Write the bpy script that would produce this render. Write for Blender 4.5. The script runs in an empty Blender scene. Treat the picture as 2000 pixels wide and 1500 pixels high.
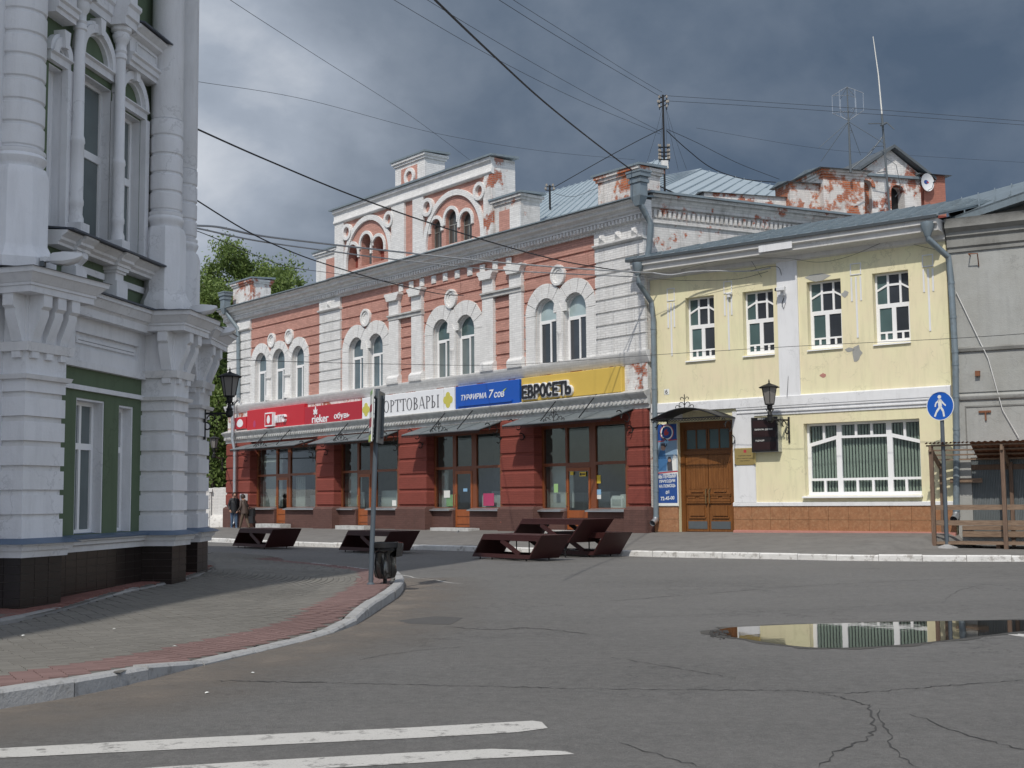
import bpy, math, random
from mathutils import Vector, Matrix
from mathutils.geometry import tessellate_polygon
random.seed(7)
R = math.radians
SC = bpy.context.scene
COL = SC.collection
# ------------------------------------------------------------------ camera
FOC, PITCH, ROLL, EYE = 2450.0, math.atan(222 / 2450), 0.009, 1.6
_f = Vector((0, math.cos(PITCH), math.sin(PITCH)))
_u0 = Vector((0, -math.sin(PITCH), math.cos(PITCH)))
_r0 = Vector((1, 0, 0))
_r = _r0 * math.cos(ROLL) - _u0 * math.sin(ROLL)
_u = _r0 * math.sin(ROLL) + _u0 * math.cos(ROLL)
CAM = Vector((0, 0, EYE))
cd = bpy.data.cameras.new('camera')
cam = bpy.data.objects.new('camera', cd)
COL.objects.link(cam)
cd.sensor_width = 36
cd.lens = 36 * FOC / 2000
cd.clip_start, cd.clip_end = 0.1, 3000
cam.matrix_world = Matrix(((_r.x, _u.x, -_f.x, 0), (_r.y, _u.y, -_f.y, 0), (_r.z, _u.z, -_f.z, EYE), (0, 0, 0, 1)))
SC.camera = cam
# ------------------------------------------------------------------ sun, sky, exposure
SUN_EL, SUN_AZ = R(49), R(18)      # the sun stands behind the camera, a little to its left
S = Vector((-math.sin(SUN_AZ) * math.cos(SUN_EL), -math.cos(SUN_AZ) * math.cos(SUN_EL), math.sin(SUN_EL)))
sd = bpy.data.lights.new('sun', 'SUN')
sd.energy, sd.angle, sd.color = 2.95, R(0.6), (1, 0.95, 0.87)
so = bpy.data.objects.new('sun', sd)
COL.objects.link(so)
so.location = (-20, -40, 60)
so.rotation_euler = (-S).to_track_quat('-Z', 'Y').to_euler()
SC.view_settings.view_transform = 'Standard'
SC.view_settings.look = 'None'
SC.view_settings.gamma = 1
SC.view_settings.exposure = 0
SC.view_settings.use_curve_mapping = False


def ray(px, py):
    return (_f * FOC + _r * (px - 1000) - _u * (py - 750)).normalized()


def at_depth(px, py, d):           # the point seen at a pixel whose ground distance straight ahead is d
    r = ray(px, py)
    return CAM + r * (d / r.y)


def at_z(px, py, z):               # the point of a level surface seen at a pixel
    r = ray(px, py)
    return CAM + r * ((z - EYE) / r.z)


w = bpy.data.worlds.new('World')
SC.world = w
w.use_nodes = True
nt = w.node_tree
for n in list(nt.nodes):
    nt.nodes.remove(n)
N = nt.nodes.new


def link(a, b):
    nt.links.new(a, b)


def wmath(op, a, b=None, c=None):
    m = N('ShaderNodeMath')
    m.operation = op
    for i, x in enumerate((a, b, c)):
        if x is None:
            continue
        if isinstance(x, (int, float)):
            m.inputs[i].default_value = x
        else:
            link(x, m.inputs[i])
    return m.outputs[0]


def wramp(f, stops):
    r = N('ShaderNodeValToRGB')
    e = r.color_ramp.elements
    while len(e) < len(stops):
        e.new(0.5)
    for k, (p, c) in enumerate(stops):
        e[k].position = p
        e[k].color = (*c, 1)
    link(f, r.inputs[0])
    return r.outputs[0]


out = N('ShaderNodeOutputWorld')
sky = N('ShaderNodeTexSky')
sky.sky_type = 'NISHITA'
sky.sun_disc = False
sky.sun_elevation = SUN_EL
sky.sun_rotation = math.pi + SUN_AZ
bg1 = N('ShaderNodeBackground')
bg1.inputs[1].default_value = 0.13
link(sky.outputs[0], bg1.inputs[0])
tc = N('ShaderNodeTexCoord')
sep = N('ShaderNodeSeparateXYZ')
link(tc.outputs['Generated'], sep.inputs[0])
mp = N('ShaderNodeMapping')
mp.inputs['Scale'].default_value = (2.4, 2.4, 3.4)
mp.inputs['Location'].default_value = (3.1, 0.4, 1.7)
link(tc.outputs['Generated'], mp.inputs[0])


def wnoise(scale, detail, rough, dist=0.0):
    n = N('ShaderNodeTexNoise')
    n.inputs['Scale'].default_value = scale
    n.inputs['Detail'].default_value = detail
    n.inputs['Roughness'].default_value = rough
    n.inputs['Distortion'].default_value = dist
    link(mp.outputs[0], n.inputs['Vector'])
    return n.outputs[0]


n1 = wnoise(1.5, 9, 0.52, 0.35)
n2 = wnoise(4.0, 7, 0.55, 0.2)
# the storm front: slate grey, lighter towards its torn western edge
edge = ray(285, 400)
dotn = N('ShaderNodeVectorMath')
dotn.operation = 'DOT_PRODUCT'
link(tc.outputs['Generated'], dotn.inputs[0])
dotn.inputs[1].default_value = edge
near = N('ShaderNodeMapRange')
near.interpolation_type = 'SMOOTHSTEP'
link(dotn.outputs['Value'], near.inputs[0])
near.inputs[1].default_value, near.inputs[2].default_value = 0.952, 1.0
near.inputs[3].default_value, near.inputs[4].default_value = 0.0, 0.21
t = wmath('ADD', wmath('MULTIPLY', n1, 0.66), wmath('MULTIPLY', n2, 0.34))
t = wmath('ADD', wmath('ADD', wmath('MULTIPLY', t, 0.80), wmath('MULTIPLY', sep.outputs[2], 0.30)), near.outputs[0])
t = wmath('ADD', wmath('ADD', t, -0.06), wmath('MULTIPLY', wmath('MAXIMUM', wmath('MULTIPLY', sep.outputs[0], -1.0), 0.0), 0.30))
storm = wramp(t, [(0.33, (0.085, 0.124, 0.186)), (0.43, (0.135, 0.176, 0.240)), (0.55, (0.215, 0.258, 0.325)), (0.68, (0.36, 0.41, 0.49)), (0.86, (0.78, 0.81, 0.86))])
white = wramp(n1, [(0.40, (0.30, 0.42, 0.62)), (0.62, (0.86, 0.87, 0.9))])
bg2 = N('ShaderNodeBackground')
link(storm, bg2.inputs[0])
bg3 = N('ShaderNodeBackground')
link(white, bg3.inputs[0])
bg3.inputs[1].default_value = 1.15
add = N('ShaderNodeMixShader')     # broken white cloud over blue on the sun's side
link(wramp(n1, [(0.40, (0, 0, 0)), (0.55, (1, 1, 1))]), add.inputs[0])
link(bg1.outputs[0], add.inputs[1])
link(bg3.outputs[0], add.inputs[2])
side = N('ShaderNodeMapRange')
side.interpolation_type = 'SMOOTHSTEP'
link(wmath('ADD', sep.outputs[1], wmath('MULTIPLY', sep.outputs[2], -0.25)), side.inputs[0])
side.inputs[1].default_value, side.inputs[2].default_value = -0.15, 0.5
mx = N('ShaderNodeMixShader')
link(side.outputs[0], mx.inputs[0])
link(add.outputs[0], mx.inputs[1])
link(bg2.outputs[0], mx.inputs[2])
link(mx.outputs[0], out.inputs[0])
# ------------------------------------------------------------------ materials


class Mat:
    def __init__(s, name):
        s.m = bpy.data.materials.new(name)
        s.m.use_nodes = True
        s.t = s.m.node_tree
        s.b = s.t.nodes['Principled BSDF']
        s.tc = s.n('ShaderNodeTexCoord')
        s.obj = s.tc.outputs['Object']

    def n(s, k):
        return s.t.nodes.new(k)

    def l(s, a, b):
        s.t.links.new(a, b)

    def wall(s):                   # (x + y, z) of the thing: the same brick courses on every face
        q = s.n('ShaderNodeSeparateXYZ')
        s.l(s.obj, q.inputs[0])
        a = s.math('ADD', q.outputs[0], q.outputs[1])
        c = s.n('ShaderNodeCombineXYZ')
        s.l(a, c.inputs[0])
        s.l(q.outputs[2], c.inputs[1])
        return c.outputs[0]

    def math(s, op, a, b):
        m = s.n('ShaderNodeMath')
        m.operation = op
        for i, x in enumerate((a, b)):
            if isinstance(x, (int, float)):
                m.inputs[i].default_value = x
            else:
                s.l(x, m.inputs[i])
        return m.outputs[0]

    def noise(s, scale, detail=6, rough=0.6, vec=None, stretch=None, dist=0):
        n = s.n('ShaderNodeTexNoise')
        n.inputs['Scale'].default_value = scale
        n.inputs['Detail'].default_value = detail
        n.inputs['Roughness'].default_value = rough
        n.inputs['Distortion'].default_value = dist
        v = vec or s.obj
        if stretch:
            mp = s.n('ShaderNodeMapping')
            mp.inputs['Scale'].default_value = stretch
            s.l(v, mp.inputs[0])
            v = mp.outputs[0]
        s.l(v, n.inputs['Vector'])
        return n.outputs[0]

    def ramp(s, f, stops):
        r = s.n('ShaderNodeValToRGB')
        e = r.color_ramp.elements
        while len(e) < len(stops):
            e.new(0.5)
        for k, (p, c) in enumerate(stops):
            e[k].position = p
            e[k].color = (*c, 1) if not isinstance(c, (int, float)) else (c, c, c, 1)
        s.l(f, r.inputs[0])
        return r.outputs[0]

    def mix(s, f, a, b, mode='MIX'):
        m = s.n('ShaderNodeMix')
        m.data_type = 'RGBA'
        m.blend_type = mode
        for i, x in ((0, f), (6, a), (7, b)):
            if isinstance(x, (int, float)):
                m.inputs[i].default_value = x
            elif isinstance(x, tuple):
                m.inputs[i].default_value = (*x, 1)
            else:
                s.l(x, m.inputs[i])
        return m.outputs[2]

    def bump(s, h, strength=0.5, dist=0.02):
        b = s.n('ShaderNodeBump')
        b.inputs['Strength'].default_value = strength
        b.inputs['Distance'].default_value = dist
        s.l(h, b.inputs['Height'])
        s.l(b.outputs[0], s.b.inputs['Normal'])

    def set(s, col=None, rough=None, metal=None, spec=None):
        for k, v in (('Base Color', col), ('Roughness', rough), ('Metallic', metal), ('Specular IOR Level', spec)):
            if v is None:
                continue
            if isinstance(v, tuple):
                s.b.inputs[k].default_value = (*v, 1)
            elif isinstance(v, (int, float)):
                s.b.inputs[k].default_value = v
            else:
                s.l(v, s.b.inputs[k])
        return s.m


def plain(name, col, rough=0.7, var=0.18, scale=4, bump=0.0, bscale=60, metal=0.0, spec=0.4, dirt=None):
    m = Mat(name)
    n = m.noise(scale, 6, 0.6)
    c = m.mix(n, tuple(x * (1 - var) for x in col), tuple(min(1, x * (1 + var)) for x in col))
    if dirt:
        c = m.mix(m.ramp(m.noise(scale * 2.3, 8, 0.65), [(0.48, 0.0), (0.75, 0.6)]), c, dirt)
    if bump:
        m.bump(m.noise(bscale, 4, 0.6), bump, 0.01)
    return m.set(c, rough, metal, spec)


def painted_brick(name, paint, wear=0.2, bare=(0.30, 0.085, 0.05), grime=0.25, bw=0.27, bh=0.077, bump=0.5, var=0.1, spots=1.6, gcol=(0.16, 0.145, 0.125)):
    m = Mat(name)
    v = m.wall()
    br = m.n('ShaderNodeTexBrick')
    br.inputs['Scale'].default_value = 1
    br.inputs['Brick Width'].default_value = bw
    br.inputs['Row Height'].default_value = bh
    br.inputs['Mortar Size'].default_value = 0.007
    br.inputs['Mortar Smooth'].default_value = 0.6
    br.inputs['Bias'].default_value = 0
    br.inputs['Color1'].default_value = (*[x * (1 - var) for x in paint], 1)
    br.inputs['Color2'].default_value = (*[min(1, x * (1 + var * 0.7)) for x in paint], 1)
    br.inputs['Mortar'].default_value = (*[x * 0.76 for x in paint], 1)
    s2 = m.n('ShaderNodeVectorMath')
    s2.operation = 'ADD'
    wob = m.n('ShaderNodeVectorMath')
    wob.operation = 'SCALE'
    nn = m.n('ShaderNodeTexNoise')
    nn.inputs['Scale'].default_value = 2.5
    m.l(m.obj, nn.inputs['Vector'])
    m.l(nn.outputs['Color'], wob.inputs[0])
    wob.inputs['Scale'].default_value = 0.03
    m.l(v, s2.inputs[0])
    m.l(wob.outputs[0], s2.inputs[1])
    m.l(s2.outputs[0], br.inputs['Vector'])
    c = br.outputs['Color']
    c = m.mix(m.ramp(m.noise(0.9, 6, 0.6), [(0.35, 0.0), (0.75, 0.35)]), c, tuple(x * 0.78 for x in paint))
    if grime:
        st = m.noise(1.6, 8, 0.68, stretch=(2.2, 2.2, 0.45))
        c = m.mix(m.ramp(st, [(0.50, 0.0), (0.80, grime)]), c, gcol)
    if wear:
        big = m.noise(spots, 10, 0.68)
        lo = 0.72 - wear * 0.42
        f = m.ramp(big, [(lo, 0.0), (lo + 0.05, 1.0)])
        bb = m.n('ShaderNodeTexBrick')
        for a, bv in (('Scale', 1), ('Brick Width', bw), ('Row Height', bh), ('Mortar Size', 0.009), ('Mortar Smooth', 0.3)):
            bb.inputs[a].default_value = bv
        bb.inputs['Color1'].default_value = (*bare, 1)
        bb.inputs['Color2'].default_value = (bare[0] * 1.5, bare[1] * 1.7, bare[2] * 1.6, 1)
        bb.inputs['Mortar'].default_value = (0.30, 0.27, 0.24, 1)
        m.l(s2.outputs[0], bb.inputs['Vector'])
        c = m.mix(f, c, bb.outputs['Color'])
    h = m.math('ADD', m.math('MULTIPLY', br.outputs['Fac'], -1.0), m.math('MULTIPLY', m.noise(35, 4, 0.7), 0.7))
    m.bump(h, bump, 0.012)
    return m.set(c, 0.85, 0, 0.25)


def kerb_mat(name, col, chip):
    m = Mat(name)
    c = m.mix(m.noise(2.5, 8, .65), tuple(x * .8 for x in col), tuple(min(1, x * 1.12) for x in col))
    c = m.mix(m.ramp(m.noise(5.5, 10, .72), [(.53, 0.0), (.62, .85)]), c, chip)
    c = m.mix(m.ramp(m.noise(1.3, 6, .6), [(.45, 0.0), (.75, .5)]), c, tuple(x * .6 for x in col))
    m.bump(m.math('ADD', m.noise(22, 5, .7), m.math('MULTIPLY', m.noise(5, 4, .6), 1.5)), .7, .015)
    return m.set(c, .9, 0, .2)


def glass_dark(name, col=(0.03, 0.045, 0.055), rough=0.03, wob=0.02):
    m = Mat(name)
    n = m.noise(1.4, 2, 0.5)
    c = m.mix(n, tuple(x * 0.6 for x in col), tuple(x * 1.5 for x in col))
    m.bump(m.noise(1.1, 1, 0.4), wob, 0.05)
    return m.set(c, rough, 0, 0.75)


def glass_clear(name, tint=(0.86, 0.9, 0.89)):
    m = Mat(name)
    t = m.n('ShaderNodeBsdfTransparent')
    t.inputs[0].default_value = (*tint, 1)
    g = m.n('ShaderNodeBsdfGlossy')
    g.inputs['Roughness'].default_value = 0.02
    g.inputs['Color'].default_value = (0.9, 0.93, 0.95, 1)
    f = m.n('ShaderNodeLayerWeight')
    x = m.n('ShaderNodeMixShader')
    m.l(m.math('ADD', m.math('MULTIPLY', m.math('POWER', f.outputs['Facing'], 4.0), 0.80), 0.065), x.inputs[0])
    m.l(t.outputs[0], x.inputs[1])
    m.l(g.outputs[0], x.inputs[2])
    m.l(x.outputs[0], m.t.nodes['Material Output'].inputs[0])
    return m.m


def wood(name, a, b, along=(0.6, 9, 9), rough=0.55, bump=0.25):
    m = Mat(name)
    n = m.noise(3.2, 8, 0.65, stretch=along, dist=0.6)
    c = m.ramp(n, [(0.3, a), (0.7, b)])
    m.bump(n, bump, 0.01)
    return m.set(c, rough, 0, 0.4)


def plaster(name, col, blotch, f=0.5, scale=0.7, bump=0.25, cracks=None):
    m = Mat(name)
    n = m.noise(scale, 9, 0.62)
    c = m.mix(m.ramp(n, [(0.40, 0.0), (0.72, f)]), col, blotch)
    n2 = m.noise(2.2, 8, 0.65, stretch=(2.5, 2.5, 0.4))
    c = m.mix(m.ramp(n2, [(0.48, 0.0), (0.78, 0.5)]), c, tuple(x * 0.68 for x in col))
    h_ = m.noise(0.9, 8, .6)
    lines = m.math('MULTIPLY', m.ramp(h_, [(.490, 0.0), (.4965, 1.0), (.503, 1.0), (.509, 0.0)]), m.ramp(m.noise(.7, 4, .5), [(.5, 0.0), (.58, .38)]))
    c = m.mix(lines, c, tuple(x * .55 for x in col))
    if cracks:
        n3 = m.noise(0.8, 10, 0.7)
        c = m.mix(m.ramp(n3, [(0.70, 0.0), (0.72, 1.0)]), c, cracks)
    m.bump(m.math('ADD', m.noise(28, 5, 0.7), m.math('MULTIPLY', m.noise(3.5, 3, .5), 1.6)), bump, 0.012)
    return m.set(c, 0.9, 0, 0.2)


MT = {}
MT['white_brick'] = painted_brick('white_brick', (0.745, 0.74, 0.725), 0.09, grime=0.32, var=0.09, bump=.8)
MT['white_clean'] = painted_brick('white_clean', (0.755, 0.75, 0.735), 0.0, grime=0.22, bump=0.6, var=0.07)
MT['white_worn'] = painted_brick('white_worn', (0.72, 0.71, 0.69), 0.50, grime=0.55, spots=1.1)
MT['red_worn'] = painted_brick('red_worn', (0.66, 0.63, 0.60), 0.60, bare=(0.33, 0.095, 0.045), grime=0.5, spots=0.9)
MT['dark_worn'] = painted_brick('dark_worn', (0.62, 0.605, 0.585), 0.32, grime=0.8, spots=1.5)
MT['pink_brick'] = painted_brick('pink_brick', (0.53, 0.285, 0.232), 0.06, grime=0.25, var=0.13, bump=.9, gcol=(0.30, 0.15, 0.12))
MT['pink_groove'] = painted_brick('pink_groove', (0.33, 0.135, 0.10), 0.0, grime=0.2)
MT['maroon_brick'] = painted_brick('maroon_brick', (0.235, 0.062, 0.047), 0.0, grime=0.15, gcol=(0.10, 0.05, 0.045), var=0.06)
MT['plinth_brick'] = painted_brick('plinth_brick', (0.125, 0.066, 0.056), 0.16, bare=(0.30, 0.10, 0.07), grime=0.3, gcol=(0.06, 0.045, 0.04))
MT['cornice'] = painted_brick('cornice', (0.74, 0.735, 0.72), 0.04, grime=0.35, bump=0.25, gcol=(0.36, 0.345, 0.325))
MT['cornice_grey'] = plain('cornice_grey', (0.50, 0.50, 0.485), 0.8, 0.22, 1.5, 0.3, 25, dirt=(0.12, 0.11, 0.10))
MT['tin'] = plain('tin', (0.205, 0.25, 0.275), 0.42, 0.14, 1.2, 0.06, 6, metal=0.25, spec=0.5, dirt=(0.12, 0.13, 0.13))
MT['tin_pale'] = plain('tin_pale', (0.38, 0.445, 0.48), 0.40, 0.10, 0.9, 0.06, 4, metal=0.25, spec=0.5)
MT['tin_dark'] = plain('tin_dark', (0.105, 0.12, 0.13), 0.5, 0.2, 2, 0.1, 12, metal=0.2)
MT['zinc'] = plain('zinc', (0.46, 0.48, 0.50), 0.35, 0.15, 3, metal=0.75)
MT['pipe_paint'] = plain('pipe_paint', (0.19, 0.235, 0.265), 0.45, 0.15, 2, metal=0.2, dirt=(0.13, 0.13, 0.12))
MT['pvc'] = plain('pvc', (0.82, 0.82, 0.82), 0.35, 0.04, 3)
MT['glass_up'] = glass_dark('glass_up', (0.10, 0.14, 0.16))
MT['glass_teal'] = glass_dark('glass_teal', (0.07, 0.115, 0.115), 0.05)
MT['glass_curtain'] = glass_dark('glass_curtain', (0.36, 0.45, 0.46), 0.06)
MT['glass_black'] = glass_dark('glass_black', (0.035, 0.04, 0.048), 0.05)
MT['glass_grey'] = glass_dark('glass_grey', (0.12, 0.145, 0.145), 0.10)
MT['glass_old'] = glass_dark('glass_old', (0.05, 0.05, 0.045), 0.2)
MT['glass_shop'] = glass_clear('glass_shop')
MT['shop_frame'] = wood('shop_frame', (0.16, 0.045, 0.018), (0.23, 0.075, 0.03), (7, 7, 0.5), 0.4, 0.1)
MT['shop_door'] = wood('shop_door', (0.25, 0.065, 0.018), (0.33, 0.10, 0.03), (7, 7, 0.5), 0.4, 0.1)
MT['interior'] = plain('interior', (0.20, 0.205, 0.195), 0.9, 0.4, 1.2)
MT['interior_pale'] = plain('interior_pale', (0.46, 0.48, 0.46), 0.8, 0.12, 1.2)
MT['iron'] = plain('iron', (0.018, 0.018, 0.019), 0.5, 0.2, 10, metal=0.3)
MT['canopy_sheet'] = plain('canopy_sheet', (0.19, 0.215, 0.225), 0.5, 0.15, 1.5, 0.1, 5, metal=0.3, dirt=(0.09, 0.095, 0.095))
MT['yellow'] = plaster('yellow', (0.745, 0.705, 0.46), (0.74, 0.62, 0.45), 0.75, 0.55, 0.14)
MT['yellow_white'] = plaster('yellow_white', (0.73, 0.735, 0.745), (0.62, 0.63, 0.64), 0.5, 0.8, 0.12)
MT['soffit'] = plaster('soffit', (0.66, 0.655, 0.635), (0.5, 0.49, 0.47), 0.7, 0.8, 0.15)
MT['grey_plaster'] = plaster('grey_plaster', (0.37, 0.375, 0.36), (0.27, 0.265, 0.235), 0.7, 0.55, 0.6)
MT['grey_dark'] = plaster('grey_dark', (0.26, 0.26, 0.245), (0.10, 0.095, 0.085), 0.9, 0.9, 0.6)
MT['marble_tile'] = plain('marble_tile', (0.31, 0.15, 0.075), 0.35, 0.4, 7, spec=0.5, dirt=(0.48, 0.30, 0.17))
MT['footing'] = plain('footing', (0.42, 0.20, 0.165), 0.9, 0.25, 3, 0.3, 30)
MT['green'] = plaster('green', (0.115, 0.155, 0.095), (0.13, 0.165, 0.115), 0.5, 0.8, 0.15)
MT['lime'] = plaster('lime', (0.735, 0.74, 0.755), (0.62, 0.62, 0.615), 0.6, 1.1, 0.35)
MT['lime_worn'] = plaster('lime_worn', (0.74, 0.74, 0.745), (0.58, 0.56, 0.53), 0.8, 1.0, 0.3, (0.45, 0.38, 0.30))
MT['flashing'] = plain('flashing', (0.075, 0.085, 0.105), 0.5, 0.25, 2.5, 0.1, 9, metal=0.2)
MT['flashing_blue'] = plain('flashing_blue', (0.10, 0.145, 0.215), 0.5, 0.2, 2, metal=0.2)
MT['black_tile'] = plain('black_tile', (0.021, 0.0145, 0.0125), 0.3, 0.35, 5, 0.05, 20, spec=0.5)
MT['tile_grout'] = plain('tile_grout', (0.11, 0.10, 0.09), 0.9, 0.3, 9)
MT['maroon_steel'] = plain('maroon_steel', (0.050, 0.0155, 0.0145), 0.5, 0.25, 3, 0.1, 15, spec=0.4)
MT['oak'] = wood('oak', (0.125, 0.046, 0.013), (0.25, 0.105, 0.032), (9, 9, 0.6), 0.38, 0.15)
MT['oak_dark'] = wood('oak_dark', (0.11, 0.038, 0.010), (0.19, 0.075, 0.02), (9, 9, 0.6), 0.4, 0.15)
MT['old_wood'] = wood('old_wood', (0.135, 0.088, 0.06), (0.28, 0.20, 0.14), (1.2, 9, 9), 0.85, 0.5)
MT['old_post'] = wood('old_post', (0.10, 0.062, 0.045), (0.20, 0.135, 0.095), (9, 9, 0.8), 0.85, 0.5)
MT['rust'] = plain('rust', (0.20, 0.085, 0.045), 0.9, 0.4, 8, 0.3, 40)
MT['sheet_grey'] = plain('sheet_grey', (0.155, 0.175, 0.18), 0.5, 0.2, 1.0, metal=0.3, dirt=(0.28, 0.29, 0.29))
MT['cable'] = plain('cable', (0.02, 0.022, 0.026), 0.6, 0.1, 5)
MT['cable_grey'] = plain('cable_grey', (0.33, 0.34, 0.35), 0.6, 0.1, 5)
MT['insulator'] = plain('insulator', (0.30, 0.27, 0.23), 0.3, 0.4, 8)
MT['porcelain'] = plain('porcelain', (0.7, 0.68, 0.62), 0.3, 0.1, 5)
for k, c in dict(red_sign=(0.50, 0.018, 0.028), red_sign2=(0.40, 0.016, 0.03), white_sign=(0.76, 0.77, 0.79), blue_sign=(0.008, 0.085, 0.42),
                 yellow_sign=(0.62, 0.43, 0.085), black_letter=(0.02, 0.02, 0.024), dark_letter=(0.10, 0.10, 0.11), lime_letter=(0.50, 0.62, 0.08),
                 logo_yellow=(0.55, 0.50, 0.10), poster_blue=(0.02, 0.07, 0.26), poster_sky=(0.22, 0.33, 0.45), poster_red=(0.42, 0.05, 0.06),
                 paper=(0.72, 0.73, 0.70), paper_green=(0.32, 0.52, 0.22), sticker_yellow=(0.70, 0.50, 0.05), paper_blue=(0.25, 0.45, 0.65), paper_pink=(0.42, 0.05, 0.13),
                 traffic_blue=(0.01, 0.10, 0.46), display_black=(0.010, 0.008, 0.010), display_dim=(0.022, 0.008, 0.009), dim_text=(0.62, 0.62, 0.60), lamp_white=(0.66, 0.67, 0.68),
                 jacket_black=(0.014, 0.015, 0.018), jeans=(0.07, 0.115, 0.19), skin=(0.42, 0.24, 0.17), hair=(0.03, 0.018, 0.012), coat_brown=(0.075, 0.052, 0.042), trousers_brown=(0.12, 0.085, 0.06),
                 bag_black=(0.018, 0.018, 0.02), photo_skin=(0.35, 0.22, 0.17), photo_coat=(0.05, 0.15, 0.32), photo_dark=(0.06, 0.06, 0.07), sign_back=(0.13, 0.14, 0.145), pole_grey=(0.085, 0.105, 0.125)).items():
    MT[k] = plain(k, c, 0.55 if 'sign' not in k else 0.4, 0.06, 2.5)
MT['bronze'] = plain('bronze', (0.22, 0.15, 0.07), 0.4, 0.15, 2, metal=0.5)
MT['brass'] = plain('brass', (0.55, 0.42, 0.17), 0.35, 0.15, 2, metal=0.6)
MT['bin_bag'] = plain('bin_bag', (0.006, 0.006, 0.0065), 0.12, 0.3, 5, spec=1.0)
MT['lamp_glass'] = plain('lamp_glass', (0.20, 0.19, 0.18), 0.3, 0.15, 6)
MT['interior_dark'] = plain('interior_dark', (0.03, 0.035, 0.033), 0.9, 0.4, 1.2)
MT['blind'] = plain('blind', (0.47, 0.51, 0.44), 0.8, 0.1, 3)
MT['blind_green'] = plain('blind_green', (0.10, 0.20, 0.18), 0.8, 0.15, 2)
# ------------------------------------------------------------------ mesh helpers


class Frame:
    """A facade's own axes: x along it to the right, y into the building, z up; o is the distance out from the facade."""

    def __init__(s, p, ang):
        s.p = Vector(p)
        s.a = ang
        s.ux = Vector((math.cos(ang), math.sin(ang), 0))
        s.uo = Vector((math.sin(ang), -math.cos(ang), 0))

    def w(s, u, o, z):             # facade point to world, z is a world height
        q = s.p + s.ux * u + s.uo * o
        return Vector((q.x, q.y, z))

    def px(s, x, y, o=0.0):
        r = ray(x, y)
        q = s.p + s.uo * o
        k = (q - CAM).dot(s.uo) / r.dot(s.uo)
        h = CAM + r * k
        return (h - s.p).dot(s.ux), h.z

    def u(s, x, y, o=0.0):
        return s.px(x, y, o)[0]

    def z(s, x, y, o=0.0):
        return s.px(x, y, o)[1]

    def loc(s, q):                 # world point to (u, o, z)
        d = q - s.p
        return d.dot(s.ux), d.dot(s.uo), q.z


def vp_angle(vpx):                 # plan direction of level lines that meet at this x on the horizon
    r = ray(vpx, 972 - 0.009 * (vpx - 1000))
    return math.atan2(r.y, r.x)


BASE = {}


def tag(o, label=None, cat=None, group=None, kind=None):
    for k, v in (('label', label), ('category', cat), ('group', group), ('kind', kind)):
        if v:
            o[k] = v
    return o


def thing(name, label, cat, fr, group=None, kind=None):
    o = bpy.data.objects.new(name, None)
    COL.objects.link(o)
    o.empty_display_size = 0.3
    o.location = fr.p
    o.rotation_euler = (0, 0, fr.a)
    BASE[o.name] = fr.p.z
    return tag(o, label, cat, group, kind)


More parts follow.
